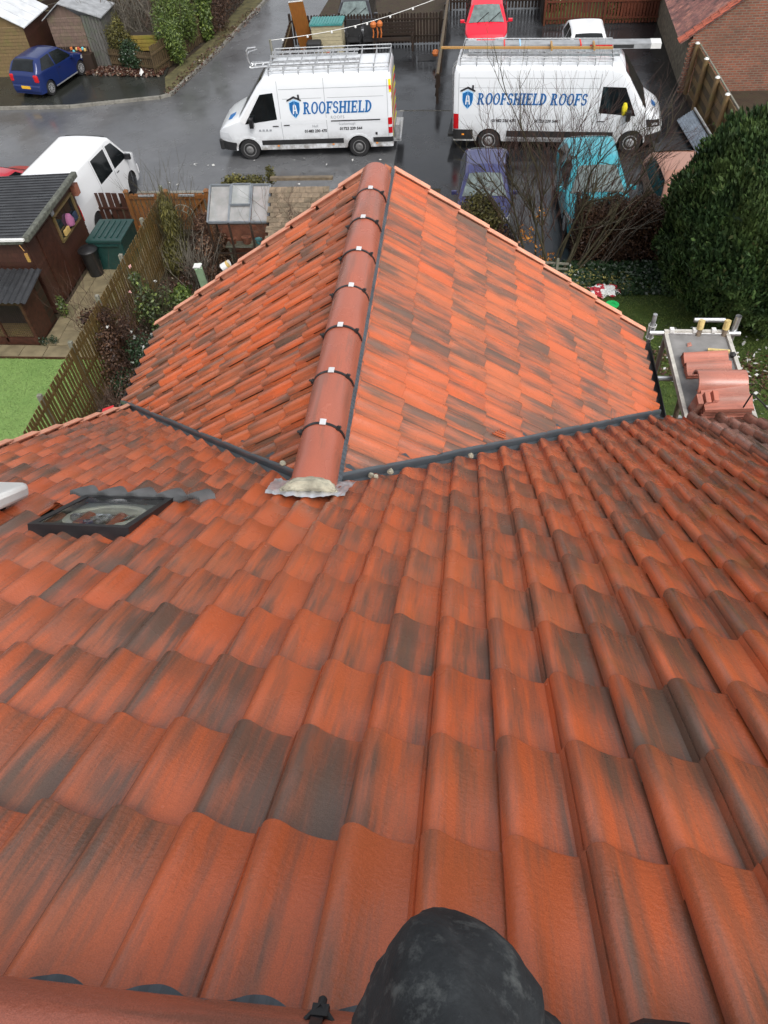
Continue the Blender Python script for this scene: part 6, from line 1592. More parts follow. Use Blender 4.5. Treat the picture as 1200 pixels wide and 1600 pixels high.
for x in (-4.28, -4.1, -3.95): MB().tube([(x, 35.0, 1.0), (x+.03, 34.98, .80), (x, 34.98, .62)], .03, 6).build('limb', M['orange_toy'], sk)
ob = empty('orange_ball', (-1.7, 33.5, 0), label='small orange pumpkin against the post and rail fence', cat='pumpkin')
MB().lathe([(.02, 0), (.12, .04), (.16, .13), (.12, .22), (.02, .26)], 14, (-1.6, 33.8, .25)).build('pumpkin', M['orange_toy'], ob, smooth=True)
mw = empty('barbecue', (-6.6, 34.6, 0), label='black wheeled barbecue in front of the beige box', cat='barbecue')
MB().box((-6.75, 34.55, .62), (.62, .42, .22)).build('hood', M['black_matt'], mw, bevel=.08); MB().box((-6.75, 34.55, .45), (.66, .46, .1)).build('tray', M['black_plastic'], mw)
for x in (-7.0, -6.5):
    MB().bar((x, 34.4, 0), (x+.06, 34.6, .42), .03, .03).build('leg', M['galv_dull'], mw); MB().lathe([(.10, -.02), (.10, .02)], 14, (x, 34.35, .1), 'Y').build('wheel', M['black_matt'], mw)
for (x, s_, lab) in ((-6.15, .13, 'small red plant pot right of the barbecue'), (-5.95, .16, 'larger dark pot holding twigs beside the small red pot')):
    pp = empty('plant_pot', (x, 34.6, 0), label=lab, cat='pot'); MB().lathe([(s_*.7, 0), (s_, s_*1.8)], 12, (x, 34.6, 0)).build('pot', M['pot_red' if s_ < .15 else 'black_matt'], pp, smooth=True)
ow = empty('orange_board', (-7.4, 34.9, 0), label='tall orange brown board standing upright at the yard corner', cat='board')
MB().bar((-7.25, 35.6, 0), (-7.45, 35.2, 1.95), .62, .05, up=(0, 1, 0)).build('board', M['board_orange'], ow)
MB().bar((-7.75, 35.18, 1.96), (-7.15, 35.18, 1.99), .03, .03).build('edge', M['white_pvc'], ow)
yg_ = empty('yard_gate', (-7.7, 33.2, 0), label='dark sloping boarded side of the yard beside the orange board', cat='fence')
for k in range(11): MB().box((-7.78, 32.2+k*.28, .45+k*.02), (.03, .24, .9+k*.04)).build('board', M['fence_dark'], yg_)
MB().bar((-7.75, 32.0, .75), (-7.75, 35.2, 1.15), .05, .05).build('rail', M['fence_old'], yg_)
pole = empty('light_pole', (-7.85, 31.6, 0), label='grey green post carrying the end of the light string', cat='post'); MB().tube([(-7.9, 31.9, 0), (-7.95, 31.9, 1.65)], .05, 8).build('post', M['rail_grey'], pole)
ls_ = empty('string_lights', (-5, 33, 2), label='white string of small lights stretched above the yard', cat='string lights')
pa, pb = Vector((-7.95, 31.9, 1.62)), Vector((-1.7, 35.6, 1.75)); pts = [pa.lerp(pb, k/14) - Vector((0, 0, .22*math.sin(math.pi*k/14))) for k in range(15)]
MB().tube(pts, .012, 4).build('cable', M['white_pvc'], ls_)
for k in (0, 1, 3, 5, 7, 8, 10, 12): MB().lathe([(.01, 0), (.04, -.03), (.045, -.07), (.01, -.10)], 8, pts[k][:]).build('bulb', M['white_pvc'], ls_)
dm = empty('door_mat', (-1.9, 34.2, 0), label='dark square mat lying on the wet yard', cat='mat'); MB().box((-2.0, 34.35, .022), (.75, .7, .015)).build('mat', M['black_matt'], dm)
# ------------------------------------------------------------------ sheds, fence and planting at the top left
ts = empty('timber_shed', (-20, 34.5, 0), label='tan boarded shed with a pale metal roof at the top left corner', cat='shed')
x1_ = -18.62
lap_wall(ts, (-23.0, 33.35), (x1_, 33.35), .1, 1.95, 'shed_tan', .13); 
mb = MB(); mb.add([(-20.9, 33.34, 1.95), (x1_, 33.34, 1.95), (-20.9, 33.34, 3.1)], [(0, 1, 2)]); mb.build('gable', M['shed_tan'], ts)
lap_wall(ts, (x1_, 33.35), (x1_, 35.6), .1, 1.95, 'shed_brown', .13)
MB().box((-20.8, 34.5, .98), (4.3, 2.2, 1.9)).build('shell', M['fence_dark'], ts)
for k in range(4): MB().add([(x1_+.14, 33.2+k*.66, 1.93), (x1_+.14, 33.2+k*.66+.63, 1.93), (-20.9, 33.2+k*.66+.63, 3.18), (-20.9, 33.2+k*.66, 3.18), (x1_+.14, 33.2+k*.66, 1.97), (x1_+.14, 33.2+k*.66+.63, 1.97), (-20.9, 33.2+k*.66+.63, 3.22), (-20.9, 33.2+k*.66, 3.22)], [(0, 1, 2, 3), (7, 6, 5, 4), (0, 4, 5, 1), (1, 5, 6, 2), (2, 6, 7, 3), (3, 7, 4, 0)]).build('roof_sheet', M['felt_white'], ts)
gs_ = empty('grey_shed', (-16.8, 35, 0), label='weathered shed with grey felt roof and grey board corner behind the blue car', cat='shed')
lap_wall(gs_, (-17.95, 34.3), (-16.45, 34.3), .1, 1.95, 'shed_pink', .13)
mb = MB(); mb.add([(-17.95, 34.29, 1.95), (-16.45, 34.29, 1.95), (-17.2, 34.29, 2.45)], [(0, 1, 2)]); mb.build('gable', M['shed_pink'], gs_)
for k in range(6): MB().box((-16.36+k*.135, 34.27, 1.02+(.0-k*.012)), (.12, .03, 2.0)).build('board', M['grey_boards'], gs_)
for k in range(10): MB().box((-15.60, 34.35+k*.16, .98), (.03, .14, 1.95)).build('board', M['grey_boards'], gs_)
MB().box((-16.8, 35.1, .95), (2.25, 1.5, 1.85)).build('shell', M['fence_dark'], gs_)
for sgn, xe, ze, mt in ((1, -15.5, 1.93, 'felt_light'), (-1, -18.1, 1.90, 'felt_light')):
    for k in range(2): MB().add([(-17.2, 34.12+k*.92, 2.52), (xe, 34.12+k*.92, ze+.03), (xe, 34.12+k*.92+.9, ze+.03), (-17.2, 34.12+k*.92+.9, 2.52), (-17.2, 34.12+k*.92, 2.48), (xe, 34.12+k*.92, ze-.01), (xe, 34.12+k*.92+.9, ze-.01), (-17.2, 34.12+k*.92+.9, 2.48)], [(0, 1, 2, 3), (7, 6, 5, 4), (0, 4, 5, 1), (1, 5, 6, 2), (2, 6, 7, 3), (3, 7, 4, 0)]).build('roof_sheet', M[mt], gs_)
picket_fence('picket_fence', (-15.6, 34.05), (-13.35, 33.35), .78, .07, .105, 'fence_old', 'low weathered picket fence right of the grey shed', rails=(.3, .75))
picket_fence('picket_fence', (-18.5, 34.15), (-16.5, 34.1), .85, .07, .105, 'fence_dark', 'low dark picket fence right behind the blue car', rails=(.3, .75))
picket_fence('picket_fence', (-13.3, 33.0), (-11.9, 38.5), 1.1, .10, .15, 'fence_old', 'leaning grey brown palings under the green bush by the lane', rails=(.3, .75), jitter=.04)
hp = empty('board_screen', (-18.3, 36.8, 0), label='dark slatted board screen between the two sheds', cat='screen')
for k in range(8): MB().bar((-19.6, 36.0, .5+k*.2), (-16.6, 38.6, .5+k*.2), .03, .17).build('board', M['fence_dark'], hp)
yb = empty('yellow_planter', (-14.4, 35.0, 0), label='yellowish timber raised planter behind the low picket fence', cat='planter')
wood('yellow_wood', (.30, .22, .05), var=.3)
for k in range(4): MB().box((-14.25, 34.75, .55+k*.15), (1.35, .04, .13)).build('board', M['yellow_wood'], yb)
MB().box((-14.25, 35.1, .5), (1.3, .6, 1.0)).build('box', M['fence_dark'], yb); MB().add([(-13.5, 34.7, 1.25), (-13.25, 34.6, .7), (-13.0, 34.65, 1.15)], [(0, 1, 2)]).build('rag', M['pale_bits'], yb)
random.seed(17)
bush('holly', 'round dark green holly bush behind the low picket fence', [(-14.55, 33.9, .65), (-14.3, 33.85, .4), (-14.8, 33.95, .45)], [(.48, .4, .55), (.4, .35, .4), (.35, .3, .4)], 5200, .08, .05, 'holly_leaf', shell=.35)
bush('yellow_shrub', 'yellow green leggy shrub between the grey shed and the holly', [(-15.3, 34.3, 1.1), (-15.1, 34.6, 1.5), (-14.9, 34.6, .9)], [(.35, .3, .6), (.25, .3, .5), (.3, .3, .5)], 2600, .08, .045, 'yellow_green_leaf', 12, 'bark_olive', 1.6)
bush('green_conifer', 'soft feathery green evergreen over the lane corner', [(-12.95, 34.6, 1.3), (-12.7, 35.3, 1.7), (-12.6, 34.2, .8), (-13.2, 35.6, 2.0), (-12.5, 35.9, 1.3)], [(.60, .7, 1.0), (.55, .7, 1.0), (.4, .45, .7), (.5, .6, .9), (.45, .6, .9)], 15000, .14, .035, 'green_leaf', 10, 'bark_brown', 2.2, up=.2, shell=.35, cat='tree')
bush('ivy_column', 'bright green ivy covering a trunk beside the lane', [(-12.1, 37.2, 1.2), (-12.0, 37.3, 2.0), (-12.1, 37.1, .5)], [(.35, .35, .8), (.4, .4, .7), (.3, .3, .5)], 4500, .11, .08, 'green_leaf', shell=.5)
bush('dead_hedge', 'brown dead hedge running back along the lane', [(-11.9, 38.8, 1.2), (-11.8, 40.2, 1.3), (-11.7, 41.6, 1.3), (-11.9, 38.2, .6), (-11.6, 43.2, 1.3), (-11.5, 45, 1.2)], [(.6, .9, 1.1)]*6, 16000, .10, .03, 'brown_leaf', 0, shell=.4, up=-.5)
bush('back_thicket', 'tangle of bare brown branches behind the sheds', [(-15.2, 38.2, 1.0), (-14.0, 37.6, 1.0), (-16.3, 38.8, 1.2)], [(.9, .8, .9)]*3, 2500, .09, .03, 'brown_leaf', 0)
th_root = [o for o in bpy.data.objects if o.name.startswith('back_thicket')][0]
mb = MB()
for k in range(60): branches(mb, (random.uniform(-16.8, -13.2), random.uniform(35.8, 39.0), 0), (random.gauss(0, .3), random.gauss(0, .2), 1), 1.9, .03, 2, .4, .1, 4, 3, .62, .2)
mb.build('stems', M['bark_grey'], th_root)['kind'] = 'stuff'
scatter('leaf_litter', (-17.0, -13.1, 32.8, 34.0), 3800, .13, .09, M['litter'], 'dark red leaf litter heaped in front of the low pickets', 'leaf litter', z=.12, flat=.6, dens=lambda P: np.clip(1-np.clip((33.9-P[:, 1])-.25-(P[:, 0]+17)*.17, 0, 1)*2.5, 0, 1))
scatter('kerb_litter', (-12.6, -10.3, 31, 41), 2600, .09, .06, M['litter'], 'brown leaves gathered along the kerb of the lane', 'leaf litter', z=.11, flat=.6, dens=lambda P: (np.abs(P[:, 0]-(-12.25+(P[:, 1]-31.1)*.165)) < .35)*.9)
scatter('road_grit', (-10.5, -3.0, 23.5, 25.6), 26, .10, .07, M['pale_bits'], 'few pale scraps of paper lying on the wet road', 'litter', z=.02)
cc_ = [(-19.0, 40, 1.0), (-21.5, 39, 1.2), (-17.3, 42, 1.0), (-14.5, 41, 1.1), (-24, 40, 1.5), (-13.4, 43.5, 1.3), (-19, 44, 1.4)]
bush('back_hedge', 'mixed brown and green hedge at the far back of the left gardens', cc_, [(1.4, .8, 1.2)]*7, 14000, .16, .08, 'yellow_green_leaf', 0, cat='hedge')
for k, (x, y, h, lab) in enumerate(((-16.75, 33.75, .32, 'turquoise and orange toys piled beside the grey shed'),)):
    cl = empty('toy_pile', (x, y, 0), label=lab, cat='toys')
    for q in range(7): MB().lathe([(.02, 0), (.06, .03), (.055, .1), (.02, .13)], 8, (x-.3+q*.10, y+random.uniform(-.1, .1), .75+random.uniform(0, .15))).build('toy', M[('orange_toy', 'turquoise_thing', 'straw', 'pot_red')[q % 4]], cl, smooth=True)
    MB().box((x, y, .42), (1.1, .35, .7)).build('crate', M['fence_dark'], cl)
wr_ = empty('litter_bag', (-14.0, 33.0, .1), label='crumpled white paper in the leaf litter', cat='litter')
mb = MB(); mb.add([(-14.1, 33.05, .14), (-13.95, 32.9, .14), (-13.9, 33.15, .2), (-14.0, 33.2, .34)], [(0, 1, 3), (1, 2, 3), (0, 3, 2)]); mb.build('paper', M['white_pvc'], wr_)
# ------------------------------------------------------------------ steel sheets leaning by the board fence
stl = empty('steel_sheets', (7.5, 26.6, 0), label='stack of long grey corrugated steel sheets beside the board fence', cat='sheets')
simple('blue_steel', (.32, .37, .43), .3, metal=.5, var=.25)
mb = MB()
for s_ in range(4):
    vs = []; n = 24
    for i in range(n+1):
        u = i/n; x = 7.25 + .42*u - .04*s_; z = .05 + .30*u + .02*math.sin(u*38) + s_*.035
        vs += [(x-.1, 27.9 - s_*.12, z), (x+.12, 24.9 + s_*.1, z)]
    mb = MB(); mb.add(vs, [(2*i, 2*i+1, 2*i+3, 2*i+2) for i in range(n)]); mb.build('sheet', M['blue_steel'], stl)
MB().bar((7.62, 27.9, .40), (7.86, 24.9, .40), .05, .06).build('edge_rail', M['white_pvc'], stl)
# ------------------------------------------------------------------ lawn things
bg_ = empty('plastic_bag', (3.62, 17.5, 0), label='crumpled white and red plastic sack on the lawn edge', cat='sack')
bm = bmesh.new(); bmesh.ops.create_icosphere(bm, subdivisions=4, radius=1)
for v in bm.verts:
    p = v.co.copy(); k = 1 + .5*noise.noise(p*2.2) + .25*noise.noise(p*6); v.co = Vector((p.x*.36*k, p.y*.24*k, abs(p.z)*.15*k+.02))
me = bpy.data.meshes.new('sack'); bm.to_mesh(me); bm.free(); me.materials.append(M['white_pvc']); me.materials.append(M['dark_red_paint'])
for p in me.polygons:
    if noise.noise(p.center*6) > .12: p.material_index = 1
link('sack', me, bg_).location = (3.62, 17.45, .02)
wc = empty('watering_can', (3.85, 16.75, 0), label='bright green plastic bucket lying on the lawn by the sack', cat='bucket')
simple('bright_green', (.02, .50, .12), .35, var=.1); MB().lathe([(.10, 0), (.16, .2), (.17, .22)], 16, (3.72, 16.62, .02)).build('bucket', M['bright_green'], wc, smooth=True); MB().tube([(3.58, 16.62, .2), (3.72, 16.62, .34), (3.87, 16.62, .2)], .012, 5).build('handle', M['bright_green'], wc)
# ------------------------------------------------------------------ scaffold tower, its board and what is stacked on it
ZP = 7.0
sf = empty('scaffold_tower', (2.3, 5.8, 0), label='aluminium scaffold tower standing beside the right eave', cat='scaffold')
for (x, y, top, mt) in ((1.99, 6.28, 6.98, 'galv'), (2.66, 6.36, 7.02, 'galv'), (2.62, 4.98, 6.9, 'galv'), (1.99, 4.98, 6.9, 'galv')):
    MB().tube([(x, y, 0), (x, y, top)], .025, 12).build('upright', M[mt], sf, smooth=True)
for z in (.5, 2.4, 4.4, 5.9): 
    for (a, b) in (((1.99, 6.28), (2.62, 6.28)), ((1.99, 4.98), (2.62, 4.98))): MB().tube([(*a, z), (*b, z)], .022, 8).build('brace', M['galv'], sf, smooth=True)
for k in range(22):
    z = .3+k*.3; MB().tube([(1.84, 5.15, z), (2.0, 5.15, z)], .02, 6).build('rung', M['galv'], sf)
for k in range(5): MB().tube([(1.80, 5.10+k*.085, ZP-.25-k*.02), (2.01, 5.10+k*.085, ZP-.25-k*.02)], .016, 6).build('rung', M['galv'], sf, smooth=True)
MB().tube([(1.80, 5.75, ZP-.1), (2.01, 5.75, ZP-.1)], .024, 8).build('brace', M['galv'], sf, smooth=True)
for (a, b, r_) in (((1.83, 6.30, ZP+.02), (2.70, 6.30, ZP+.02), .024), ((2.30, 6.52, ZP+.02), (2.60, 6.52, ZP+.02), .024)): MB().tube([a, b], r_, 10).build('cross_tube', M['galv'], sf, smooth=True)
# coupler basket round the left upright
mb = MB()
for k in range(6):
    t_ = k*math.pi/3; mb.tube([(1.90+math.cos(t_)*.030, 6.50+math.sin(t_)*.030, 6.80), (1.90+math.cos(t_)*.038, 6.50+math.sin(t_)*.038, 6.98)], .004, 4)
for z in (6.82, 6.97): mb.tube([(1.90+math.cos(q*math.pi/6)*.038, 6.50+math.sin(q*math.pi/6)*.038, z) for q in range(13)], .004, 4)
mb.build('spring_clip', M['cap_clay'] if 0 else M['white_pvc'], sf)
MB().tube([(1.90, 6.50, 6.5), (1.90, 6.50, 7.10)], .022, 12).build('upright', M['galv_dull'], sf, smooth=True)
# open tube end on the right, lashed pair
MB().tube([(2.64, 6.33, 6.2), (2.645, 6.34, 7.20)], .030, 14, cap=False).build('upright', M['galv'], sf, smooth=True)
simple('rim_white', (.52, .50, .45), .45, var=.25, scale=12); simple('dusty_board', (.20, .195, .19), .75, var=.35, scale=5, bump=.3)
pb = empty('scaffold_board', (2.25, 5.7, ZP), label='grey dusty platform with white metal rim on the scaffold tower', cat='platform')
MB().box((2.28, 5.66, ZP), (.56, 1.26, .03)).build('deck', M['dusty_board'], pb)
for (c, dd) in (((1.985, 5.66, ZP+.01), (.035, 1.30, .06)), ((2.575, 5.66, ZP+.01), (.035, 1.30, .06)), ((2.28, 6.30, ZP+.03), (.62, .035, .05)), ((2.28, 5.02, ZP+.01), (.60, .035, .06))): MB().box(c, dd).build('rim', M['rim_white'], pb)
for x in (2.04, 2.26, 2.44): MB().box((x, 6.30, ZP+.06), (.04, .05, .03)).build('hook', M['white_pvc'], pb)
simple('ladder_foot', (.62, .48, .20), .6, var=.3, scale=30); simple('rusty_tube', (.20, .16, .12), .5, metal=.3, var=.6, scale=25)
for (x, lab) in ((2.33, 'crusty ladder stile with yellow cap leaning at the middle of the platform'), (2.575, 'crusty ladder stile with yellow cap beside the open tube')):
    ld = empty('ladder_stile', (x, 6.4, 5), label=lab, cat='ladder stile', group='ladder stiles above the platform')
    MB().tube([(x-.07, 6.0, 5.6), (x-.03, 6.30, 7.12)], .027, 10).build('stile', M['rusty_tube'], ld, smooth=True); MB().tube([(x-.031, 6.29, 7.08), (x-.028, 6.31, 7.17)], .032, 10).build('cap', M['ladder_foot'], ld, smooth=True)
# stacked tiles
tile_mat('new_tile', (.50, .155, .095), (.25, .12, .09), (.3, .15, .1))
TM2 = TILE.copy(); TM2.materials.clear(); TM2.materials.append(M['new_tile'])
for k in range(5):
    o = bpy.data.objects.new('loose_tile', TM2); col.objects.link(o); o.location = (2.12+.012*math.sin(k*2)+.0, 5.62, ZP+.02+k*.026); o.rotation_euler = (0, 0, -math.pi/2+random.uniform(-.03, .03)); o.location = (2.47, 5.92-.005*k, ZP+.040+k*.016); o.color = (.35, .6, .1, 1)
    o.rotation_euler = (0, 0, -math.pi/2 + random.uniform(-.02, .02))
    tag(o, ['bottom', 'second', 'middle', 'fourth', 'topmost'][k] + ' loose roof tile of the flat stack at the middle of the platform', 'roof tile', 'loose roof tiles stacked on the platform')
for k in range(9):
    o = bpy.data.objects.new('loose_tile', TM2); col.objects.link(o); o.location = (2.50+.006*math.sin(k*3), 5.32-.012*math.sin(k), ZP+.045+k*.021); o.rotation_euler = (0, 0, -math.pi/2 + random.uniform(-.03, .03)); o.color = (.3+.05*(k % 3), .7, .1, 1)
    tag(o, 'roof tile in the pile at the near end of the platform, number %s from its bottom' % ['one', 'two', 'three', 'four', 'five', 'six', 'seven', 'eight', 'nine'][k] if 0 else ['lowest roof tile of the near pile beside the eave', 'second lowest roof tile of the near pile beside the eave', 'third lowest roof tile of the near pile beside the eave', 'fourth lowest roof tile of the near pile beside the eave', 'roof tile at mid height of the near pile beside the eave', 'roof tile just above mid height of the near pile', 'third highest roof tile of the near pile beside the eave', 'second highest roof tile of the near pile beside the eave', 'topmost flat roof tile of the near pile, under the ridge tile'][k], 'roof tile', 'loose roof tiles stacked on the platform')
RM2 = ridge_mesh(.42, r=.125); RM2.materials.clear(); RM2.materials.append(M['new_tile'])
o = bpy.data.objects.new('loose_ridge_tile', RM2); col.objects.link(o); o.location = (2.07, 5.36, ZP+.17); o.rotation_euler = (0, 0, -math.pi/2+.02); o.color = (.2, .8, 0, 1)
tag(o, 'round pink clay ridge tile lying on top of the near tile pile', 'ridge tile')
for k in range(3):
    mb = MB(); mb.box((0, 0, 0), (.045, .10, .24)); o = mb.build('tile_offcut', M['new_tile']); o.location = (2.05+k*.055, 5.12+.01*k, ZP+.12+.012*k); o.rotation_euler = (.3, .1*k, .1); o.color = (.4, .4, 0, 1)
    tag(o, ['narrow tile offcut standing nearest the wing verge', 'middle one of the upright narrow tile offcuts', 'upright narrow tile offcut touching the tile pile'][k], 'offcut', 'upright tile offcuts on the platform')
o = MB().box((0, 0, 0), (.08, .02, .004)).build('paper_tag', M['white_pvc']); o.location = (2.45, 5.345, ZP+.275); o.rotation_euler = (0.2, 0, 0); tag(o, 'white paper tag stuck on the side of the near tile pile', 'tag')
br_ = empty('yellow_brush', (2.5, 6.0, ZP), label='yellow handled tool lying behind the flat tile stack', cat='tool')
MB().bar((2.33, 6.0, ZP+.05), (2.53, 5.98, ZP+.05), .03, .025).build('handle', M['orange_toy'] if 0 else M['ladder_foot'], br_); MB().lathe([(.02, 0), (.03, .03), (.01, .05)], 10, (2.55, 5.93, ZP+.03)).build('head', M['black_matt'], br_)
o = MB().add([(2.16, 6.08, ZP+.02), (2.21, 6.10, ZP+.02), (2.20, 6.14, ZP+.035), (2.165, 6.13, ZP+.03)], [(0, 1, 2, 3)]).build('tile_shard', M['new_tile']); tag(o, 'small curved tile shard alone on the dusty platform', 'shard')
# black cable from the pile over the old roof
def rz_(y, x=2): return ZM - y*TA + .045
cb = MB(); P_ = [(2.40, 5.0, ZP+.22), (2.40, 4.95, 7.42), (2.45, 4.80, 7.44), (2.52, 4.62, rz_(4.62)+.03), (2.46, 4.40, rz_(4.40)), (2.42, 4.15, rz_(4.15)), (2.55, 3.9, rz_(3.9)), (2.8, 3.7, rz_(3.7)), (3.2, 3.6, rz_(3.6))]
tag(cb.tube(P_, .007, 6).build('cable', M['black_matt']), 'black cable looping from the tile pile onto the old brown roof', 'cable')
# twigs in the end of the left valley corner are part of the bush below
# ------------------------------------------------------------------ the photographer crouching on the ridge
def skin_body(name, verts, edges, radii, root_i, mat, sub=2):
    me = bpy.data.meshes.new(name); me.from_pydata(verts, edges, []); o = bpy.data.objects.new(name, me); col.objects.link(o)
    md = o.modifiers.new('skin', 'SKIN'); md.use_smooth_shade = True
    for i, r in enumerate(radii):
        s = me.skin_vertices[0].data[i]; s.radius = (r, r) if not isinstance(r, tuple) else r; s.use_root = (i == root_i)
    sd_ = o.modifiers.new('sub', 'SUBSURF'); sd_.levels = sub; sd_.render_levels = sub
    me.materials.append(mat); return o
t = NT('work_trousers'); v = t.coords('Object', rnd=False)
c = t.ramp(t.noise(v, 17, 7, .72), [(.32, (.014, .016, .018)), (.55, (.030, .034, .037)), (.78, (.075, .082, .085))])
c = t.mix(t.ramp(t.noise(v, 30, 5, .7), [(.54, 0.0), (.68, .6)]), c, (.15, .16, .155))
wv = t.noise(v, 700, 2); nm = t.bump(wv, .3, .0006); nm = t.bump(t.noise(v, 22, 5, .6), .6, .010, nm)
M['work_trousers'] = t.out(c, .9, nm)
me_root = empty('person', (.12, -.2, 10.6), label='person in faded charcoal work trousers crouching on the ridge, one knee in view', cat='person')
V_ = [(.12, -.36, 10.93), (.13, -.34, 11.08), (.13, -.31, 11.28), (.12, -.30, 11.46), (.12, -.27, 11.60), (.12, -.235, 11.70),      # pelvis, waist, chest, neck base, neck, head
      (.03, -.34, 10.92), (.025, -.12, 10.99), (.008, .050, 10.985), (.008, .075, 10.92), (.0, -.01, 10.80), (.0, -.07, 10.705), (.0, .03, 10.69),      # left: hip, thigh, knee ...
      (.21, -.34, 10.92), (.225, -.12, 10.93), (.235, .0, 10.90), (.235, .01, 10.84), (.25, -.02, 10.78), (.25, -.07, 10.705), (.25, .03, 10.69),
      (-.06, -.32, 11.43), (-.12, -.26, 11.20), (-.08, -.16, 11.06), (.30, -.32, 11.43), (.36, -.26, 11.20), (.32, -.16, 11.04)]
E_ = [(0, 1), (1, 2), (2, 3), (3, 4), (4, 5), (0, 6), (6, 7), (7, 8), (8, 9), (9, 10), (10, 11), (11, 12), (0, 13), (13, 14), (14, 15), (15, 16), (16, 17), (17, 18), (18, 19), (3, 20), (20, 21), (21, 22), (3, 23), (23, 24), (24, 25)]
Rr = [.13, .12, (.15, .11), .09, .055, .085, .095, .088, .078, .072, .062, .048, .045, .095, .086, .074, .068, .06, .048, .045, .058, .045, .032, .058, .045, .032]
ob = skin_body('body', V_, E_, Rr, 0, M['work_trousers']); adopt(ob, me_root)
# trouser leg over the knee in view: one continuous cloth surface with folds
def trouser(name, path, rad, seed, parent):
    pts = [Vector(p) for p in path]; n = 56; k = 64; vs = []
    import bisect
    for i in range(k+1):
        u = i/k*(len(pts)-1); a = min(int(u), len(pts)-2); f_ = u-a
        p0, p1, p2, p3 = pts[max(a-1, 0)], pts[a], pts[a+1], pts[min(a+2, len(pts)-1)]
        q = .5*((2*p1) + (p2-p0)*f_ + (2*p0-5*p1+4*p2-p3)*f_**2 + (3*p1-p0-3*p2+p3)*f_**3); tg = .5*((p2-p0) + 2*(2*p0-5*p1+4*p2-p3)*f_ + 3*(3*p1-p0-3*p2+p3)*f_**2)
        tg.normalize(); r = rad[a]+(rad[a+1]-rad[a])*f_
        sx = Vector((1, 0, 0)); sx = (sx - tg*sx.dot(tg)).normalized(); sy = tg.cross(sx)
        for j in range(n):
            th = 2*math.pi*j/n; c_, s_ = math.cos(th), math.sin(th); dr = sx*c_ + sy*s_; pp = q + dr*r
            w = .014*noise.noise(Vector((c_*1.6, s_*1.6, i*.10+seed))) + .005*noise.noise(Vector((c_*2.5+i*.06, s_*2.5, i*.18+seed))) - .006*abs(noise.noise(Vector((c_*1.8+i*.08, s_*1.8-i*.05, seed*2)))) 
            w += .0035*math.sin(i*.85 + 3.5*c_ + seed + 2*noise.noise(Vector((c_, s_, i*.1))))*(.4+.6*abs(s_))
            # a seam fold down the right side
            fold = .016*math.exp(-((th-.55 - .25*math.sin(i*.09))/.10)**2) - .010*math.exp(-((th-.80 - .25*math.sin(i*.09))/.12)**2)
            vs.append(pp + dr*(w+fold))
    fs = [(i*n+j, i*n+(j+1) % n, (i+1)*n+(j+1) % n, (i+1)*n+j) for i in range(k) for j in range(n)]
    mb = MB(); mb.add(vs, fs); return mb.build(name, M['work_trousers'], parent, smooth=True, angle=80)
trouser('trouser_leg', [(.03, -.34, 10.93), (.022, -.18, 10.985), (.014, -.04, 10.998), (.008, .045, 10.984), (.008, .066, 10.935), (.006, .035, 10.86), (.0, -.02, 10.78), (0, -.06, 10.72)], [.105, .098, .088, .076, .080, .082, .075, .07], 3, me_root)
trouser('trouser_fold', [(.10, -.30, 10.90), (.088, -.16, 10.945), (.074, -.05, 10.965), (.064, .020, 10.955), (.060, .045, 10.915), (.056, .02, 10.84), (.05, -.03, 10.77)], [.07, .062, .054, .046, .050, .055, .05], 12, me_root)
trouser('trouser_leg', [(.21, -.34, 10.92), (.225, -.18, 10.93), (.228, -.08, 10.92), (.232, -.025, 10.895), (.238, -.01, 10.85), (.25, -.02, 10.80), (.25, -.04, 10.75), (.25, -.06, 10.72)], [.105, .095, .084, .072, .075, .075, .07, .065], 8, me_root)
for x in (0, .25):
    mb = MB(); mb.box((x, -.02, 10.675), (.09, .27, .05)); mb.box((x, .02, 10.715), (.085, .17, .07), taper=.75); mb.build('boot', M['boot'], me_root, bevel=.02)
mb = MB(); mb.lathe([(.10, 11.02), (.155, 11.10), (.165, 11.30), (.14, 11.45), (.06, 11.52)], 24, (.12, -.33, 0)); mb.build('jacket', M['jacket'], me_root, smooth=True)
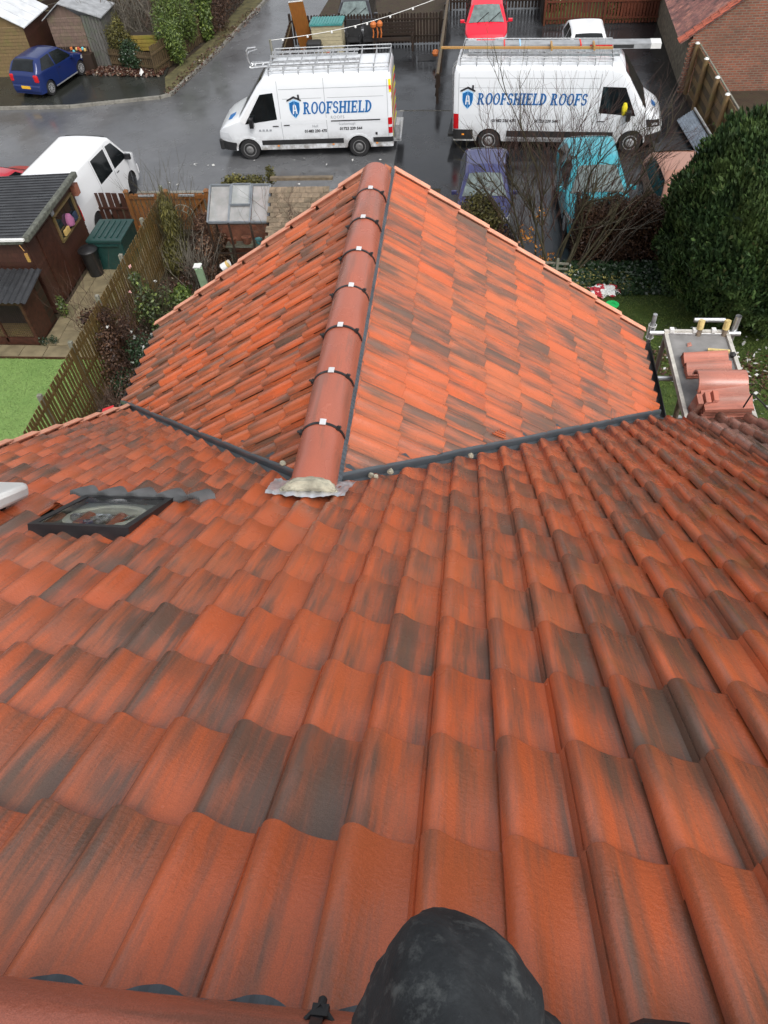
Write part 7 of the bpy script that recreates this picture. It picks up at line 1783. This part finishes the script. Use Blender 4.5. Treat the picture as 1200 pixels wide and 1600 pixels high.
bm = bmesh.new(); bmesh.ops.create_icosphere(bm, subdivisions=4, radius=1)
for v in bm.verts:
    p = v.co; f_ = max(0, p.y)
    q = Vector((p.x*.075, p.y*.095, p.z*.115))
    if f_ > .5 and abs(p.x) < .25 and -.25 < p.z < .15: q.y += .016*(1-abs(p.x)/.25)
    for ex_ in (-.35, .35):
        dd_ = math.hypot(p.x-ex_, p.z-.08)
        if f_ > .3 and dd_ < .2: q.y -= .008*(1-dd_/.2)
    if p.z < -.5: q.x *= .85
    v.co = q
me = bpy.data.meshes.new('head'); bm.to_mesh(me); bm.free(); me.materials.append(M['skin']); me.polygons.foreach_set('use_smooth', [True]*len(me.polygons)); hd = link('head', me, me_root); hd.location = Vector((.12, -.26, 11.72)) - Vector(me_root.location) + Vector(me_root.location)
mb = MB(); mb.lathe([(.004, .125), (.045, .115), (.078, .07), (.084, .02), (.080, -.03)], 24, (.12, -.275, 11.72)); mb.build('hair', M['hair'], me_root, smooth=True)
for sx_ in (-1, 1):
    hb = empty('hand_pivot', (0, 0, 0)) if 0 else None
    cx_ = -.075 if sx_ < 0 else .315; cy_ = -.13; cz_ = 11.03 if sx_ < 0 else 11.01
    V2 = [(cx_, cy_, cz_), (cx_, cy_+.045, cz_-.004), (cx_, cy_+.085, cz_-.010)]; E2 = [(0, 1), (1, 2)]; R2 = [.026, .032, .028]
    for f_, (dx, L_) in enumerate(((-.030, .060), (-.010, .072), (.010, .068), (.030, .052))):
        b0 = len(V2); V2 += [(cx_+dx, cy_+.090, cz_-.012), (cx_+dx*1.1, cy_+.090+L_*.6, cz_-.020), (cx_+dx*1.1, cy_+.090+L_, cz_-.038)]; E2 += [(2, b0), (b0, b0+1), (b0+1, b0+2)]; R2 += [.010, .009, .008]
    b0 = len(V2); V2 += [(cx_-sx_*.038, cy_+.045, cz_-.012), (cx_-sx_*.060, cy_+.075, cz_-.028)]; E2 += [(1, b0), (b0, b0+1)]; R2 += [.012, .010]
    h_ = skin_body('hand', V2, E2, R2, 1, M['skin'], 1); adopt(h_, me_root)
